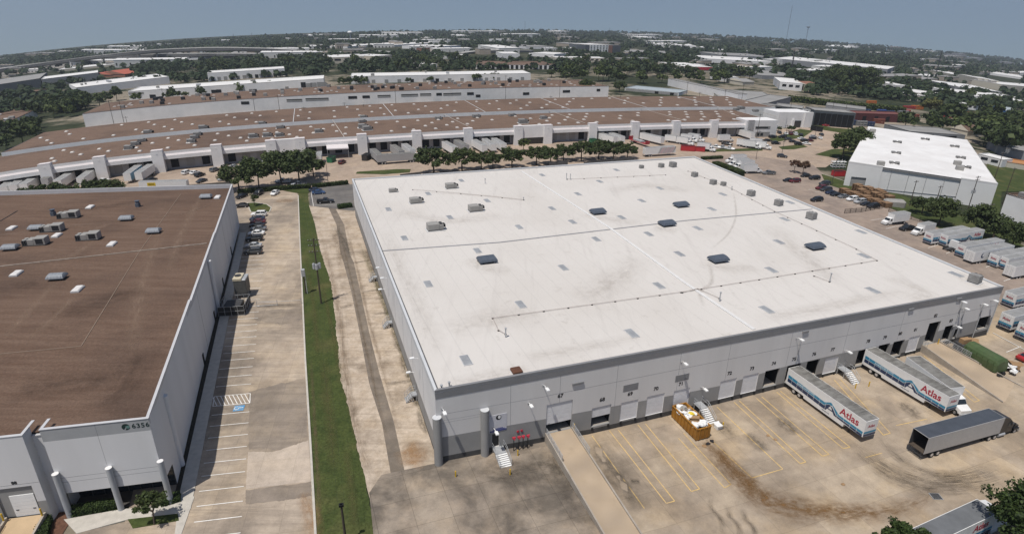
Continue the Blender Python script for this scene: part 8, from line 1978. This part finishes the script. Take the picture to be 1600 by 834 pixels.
# colourful crates and frames of the storage yard far right
CC = {'orange': (.42, .12, .02), 'red': (.32, .03, .03), 'blue': (.03, .06, .22), 'dark blue': (.02, .04, .10), 'yellow': (.48, .30, .04), 'grey': (.2, .2, .2), 'rust red': (.18, .05, .03)}
CR_ = [(1361, 162, 'orange'), (1420, 170, 'red'), (1413, 176, 'red'), (1432, 171, 'orange'), (1376, 178, 'blue'), (1390, 179, 'dark blue'), (1402, 183, 'dark blue'), (1410, 180, 'grey'), (1490, 173, 'blue'), (1483, 184, 'red'), (1499, 178, 'dark blue'), (1515, 181, 'rust red'), (1527, 183, 'dark blue'), (1508, 189, 'orange'), (1516, 193, 'orange'), (1540, 192, 'yellow'), (1548, 194, 'yellow'), (1560, 186, 'dark blue'), (1575, 189, 'grey'), (1590, 194, 'dark blue'), (1300, 188, 'red'), (1313, 191, 'red'), (1330, 195, 'dark blue'), (1345, 197, 'grey'), (1358, 197, 'dark blue'), (1372, 193, 'rust red'), (1596, 204, 'red'), (1350, 178, 'dark blue'), (1425, 186, 'rust red'), (1415, 190, 'grey')]
cnt = {}
for px, py, c in CR_: cnt.setdefault(c, []).append((px, py))
for c, l in cnt.items():
    l.sort()
    for i, (px, py) in enumerate(l):
        g = G(px, py); sc = math.hypot(*g[:2]) / 420; m = Mesh(); w, d, h = 5.5 * sc * rnd.uniform(.8, 1.2), 2.4, 3.2 * rnd.uniform(.7, 1.1); mt = paint(c.replace(' ', '_') + '_crate_paint', CC[c], .6)
        for x in (-w / 2, -w / 6, w / 6, w / 2): m.box(x - .12, x + .12, -d / 2, d / 2, 0, h, mt)
        for z in (0.1, h * .4, h * .75): m.box(-w / 2, w / 2, -d / 2 + .1, d / 2 - .1, z, z + h * .22, mt)
        o = m.build('storage_rack'); o.location = g; o.rotation_euler = (0, 0, R(rnd.uniform(-20, 5))); own(o, '%s storage rack in the yard at right%s' % (c, '' if len(l) == 1 else ', %s of its colour from the left' % ordn[i]), 'rack', 'storage racks in the yard')
# white steel racks beside the white warehouse
g = G(1309, 262); m = Mesh()
for i in range(4):
    for j in range(3): m.box(-3 + i * 1.6, -1.7 + i * 1.6, -1, 1, j * 1.1 + .5, j * 1.1 + .6, WHITE)
    for y in (-1, 1): m.box(-3 + i * 1.6, -2.9 + i * 1.6, y - .05, y + .05, 0, 3.6, WHITE); m.beam((-3 + i * 1.6, y, .2), (-1.6 + i * 1.6, y, 3.4), .08, .08, NAVY)
o = m.build('steel_rack'); o.location = g; own(o, 'white stacked steel racks at the white warehouse corner', 'rack')
# ---------------------------------------------------------------- camera, light, air, picture settings
cam = bpy.data.cameras.new('camera'); co = bpy.data.objects.new('camera', cam); COL.objects.link(co)
cam.sensor_fit = 'HORIZONTAL'; cam.sensor_width = 36.0; cam.lens = 36.0 * FPX / 1600.0
cam.clip_start = .5; cam.clip_end = 20000
co.matrix_world = Matrix(((CR[0], CU[0], -CF[0], 0), (CR[1], CU[1], -CF[1], 0), (CR[2], CU[2], -CF[2], CH), (0, 0, 0, 1)))
scene.camera = co
SV = Vector((.24, .325, -1.0))
sl = bpy.data.lights.new('sun', 'SUN'); sl.energy = 4.1; sl.angle = R(.53); sl.color = (1, .955, .89)
so = bpy.data.objects.new('sun', sl); COL.objects.link(so); so.location = (0, 0, 200)
so.rotation_euler = SV.to_track_quat('-Z', 'Y').to_euler()
w = bpy.data.worlds.new('World'); scene.world = w; w.use_nodes = True
nt = w.node_tree; bg = nt.nodes['Background']; bg.inputs['Strength'].default_value = .08
sky = nt.nodes.new('ShaderNodeTexSky'); sky.sky_type = 'NISHITA'; sky.sun_disc = False
sky.sun_elevation = math.asin(-SV.normalized().z); sky.sun_rotation = math.atan2(-SV.x, -SV.y)
sky.air_density = 1.0; sky.dust_density = 1.3; sky.ozone_density = 2.2; sky.altitude = 60
tc = nt.nodes.new('ShaderNodeTexCoord'); va = nt.nodes.new('ShaderNodeVectorMath'); va.operation = 'ADD'
va.inputs[1].default_value = (0, 0, .15)
vn = nt.nodes.new('ShaderNodeVectorMath'); vn.operation = 'NORMALIZE'
nt.links.new(tc.outputs['Generated'], va.inputs[0]); nt.links.new(va.outputs[0], vn.inputs[0]); nt.links.new(vn.outputs[0], sky.inputs['Vector'])
nt.links.new(sky.outputs[0], bg.inputs['Color'])
# air
hz = Mesh(); hm = bpy.data.materials.new('air_haze'); hm.use_nodes = True; hn = hm.node_tree
for n in list(hn.nodes):
    if n.type == 'BSDF_PRINCIPLED': hn.nodes.remove(n)
pv = hn.nodes.new('ShaderNodeVolumePrincipled'); pv.inputs['Density'].default_value = HAZE
pv.inputs['Color'].default_value = (.80, .86, .93, 1); pv.inputs['Anisotropy'].default_value = .3
hn.links.new(pv.outputs[0], hn.nodes['Material Output'].inputs['Volume'])
hz.box(-4600, 4600, -500, 4600, -420, 175, hm)
if HAZE: hz.build('haze', kind='stuff')
scene.view_settings.view_transform = 'Standard'; scene.view_settings.look = 'None'
scene.view_settings.exposure = EXPO; scene.view_settings.gamma = 1.0; scene.view_settings.use_curve_mapping = False
scene.cycles.max_bounces = 5; scene.cycles.diffuse_bounces = 3; scene.cycles.glossy_bounces = 3
scene.cycles.transparent_max_bounces = 12; scene.cycles.volume_bounces = 0
scene.cycles.use_denoising = True
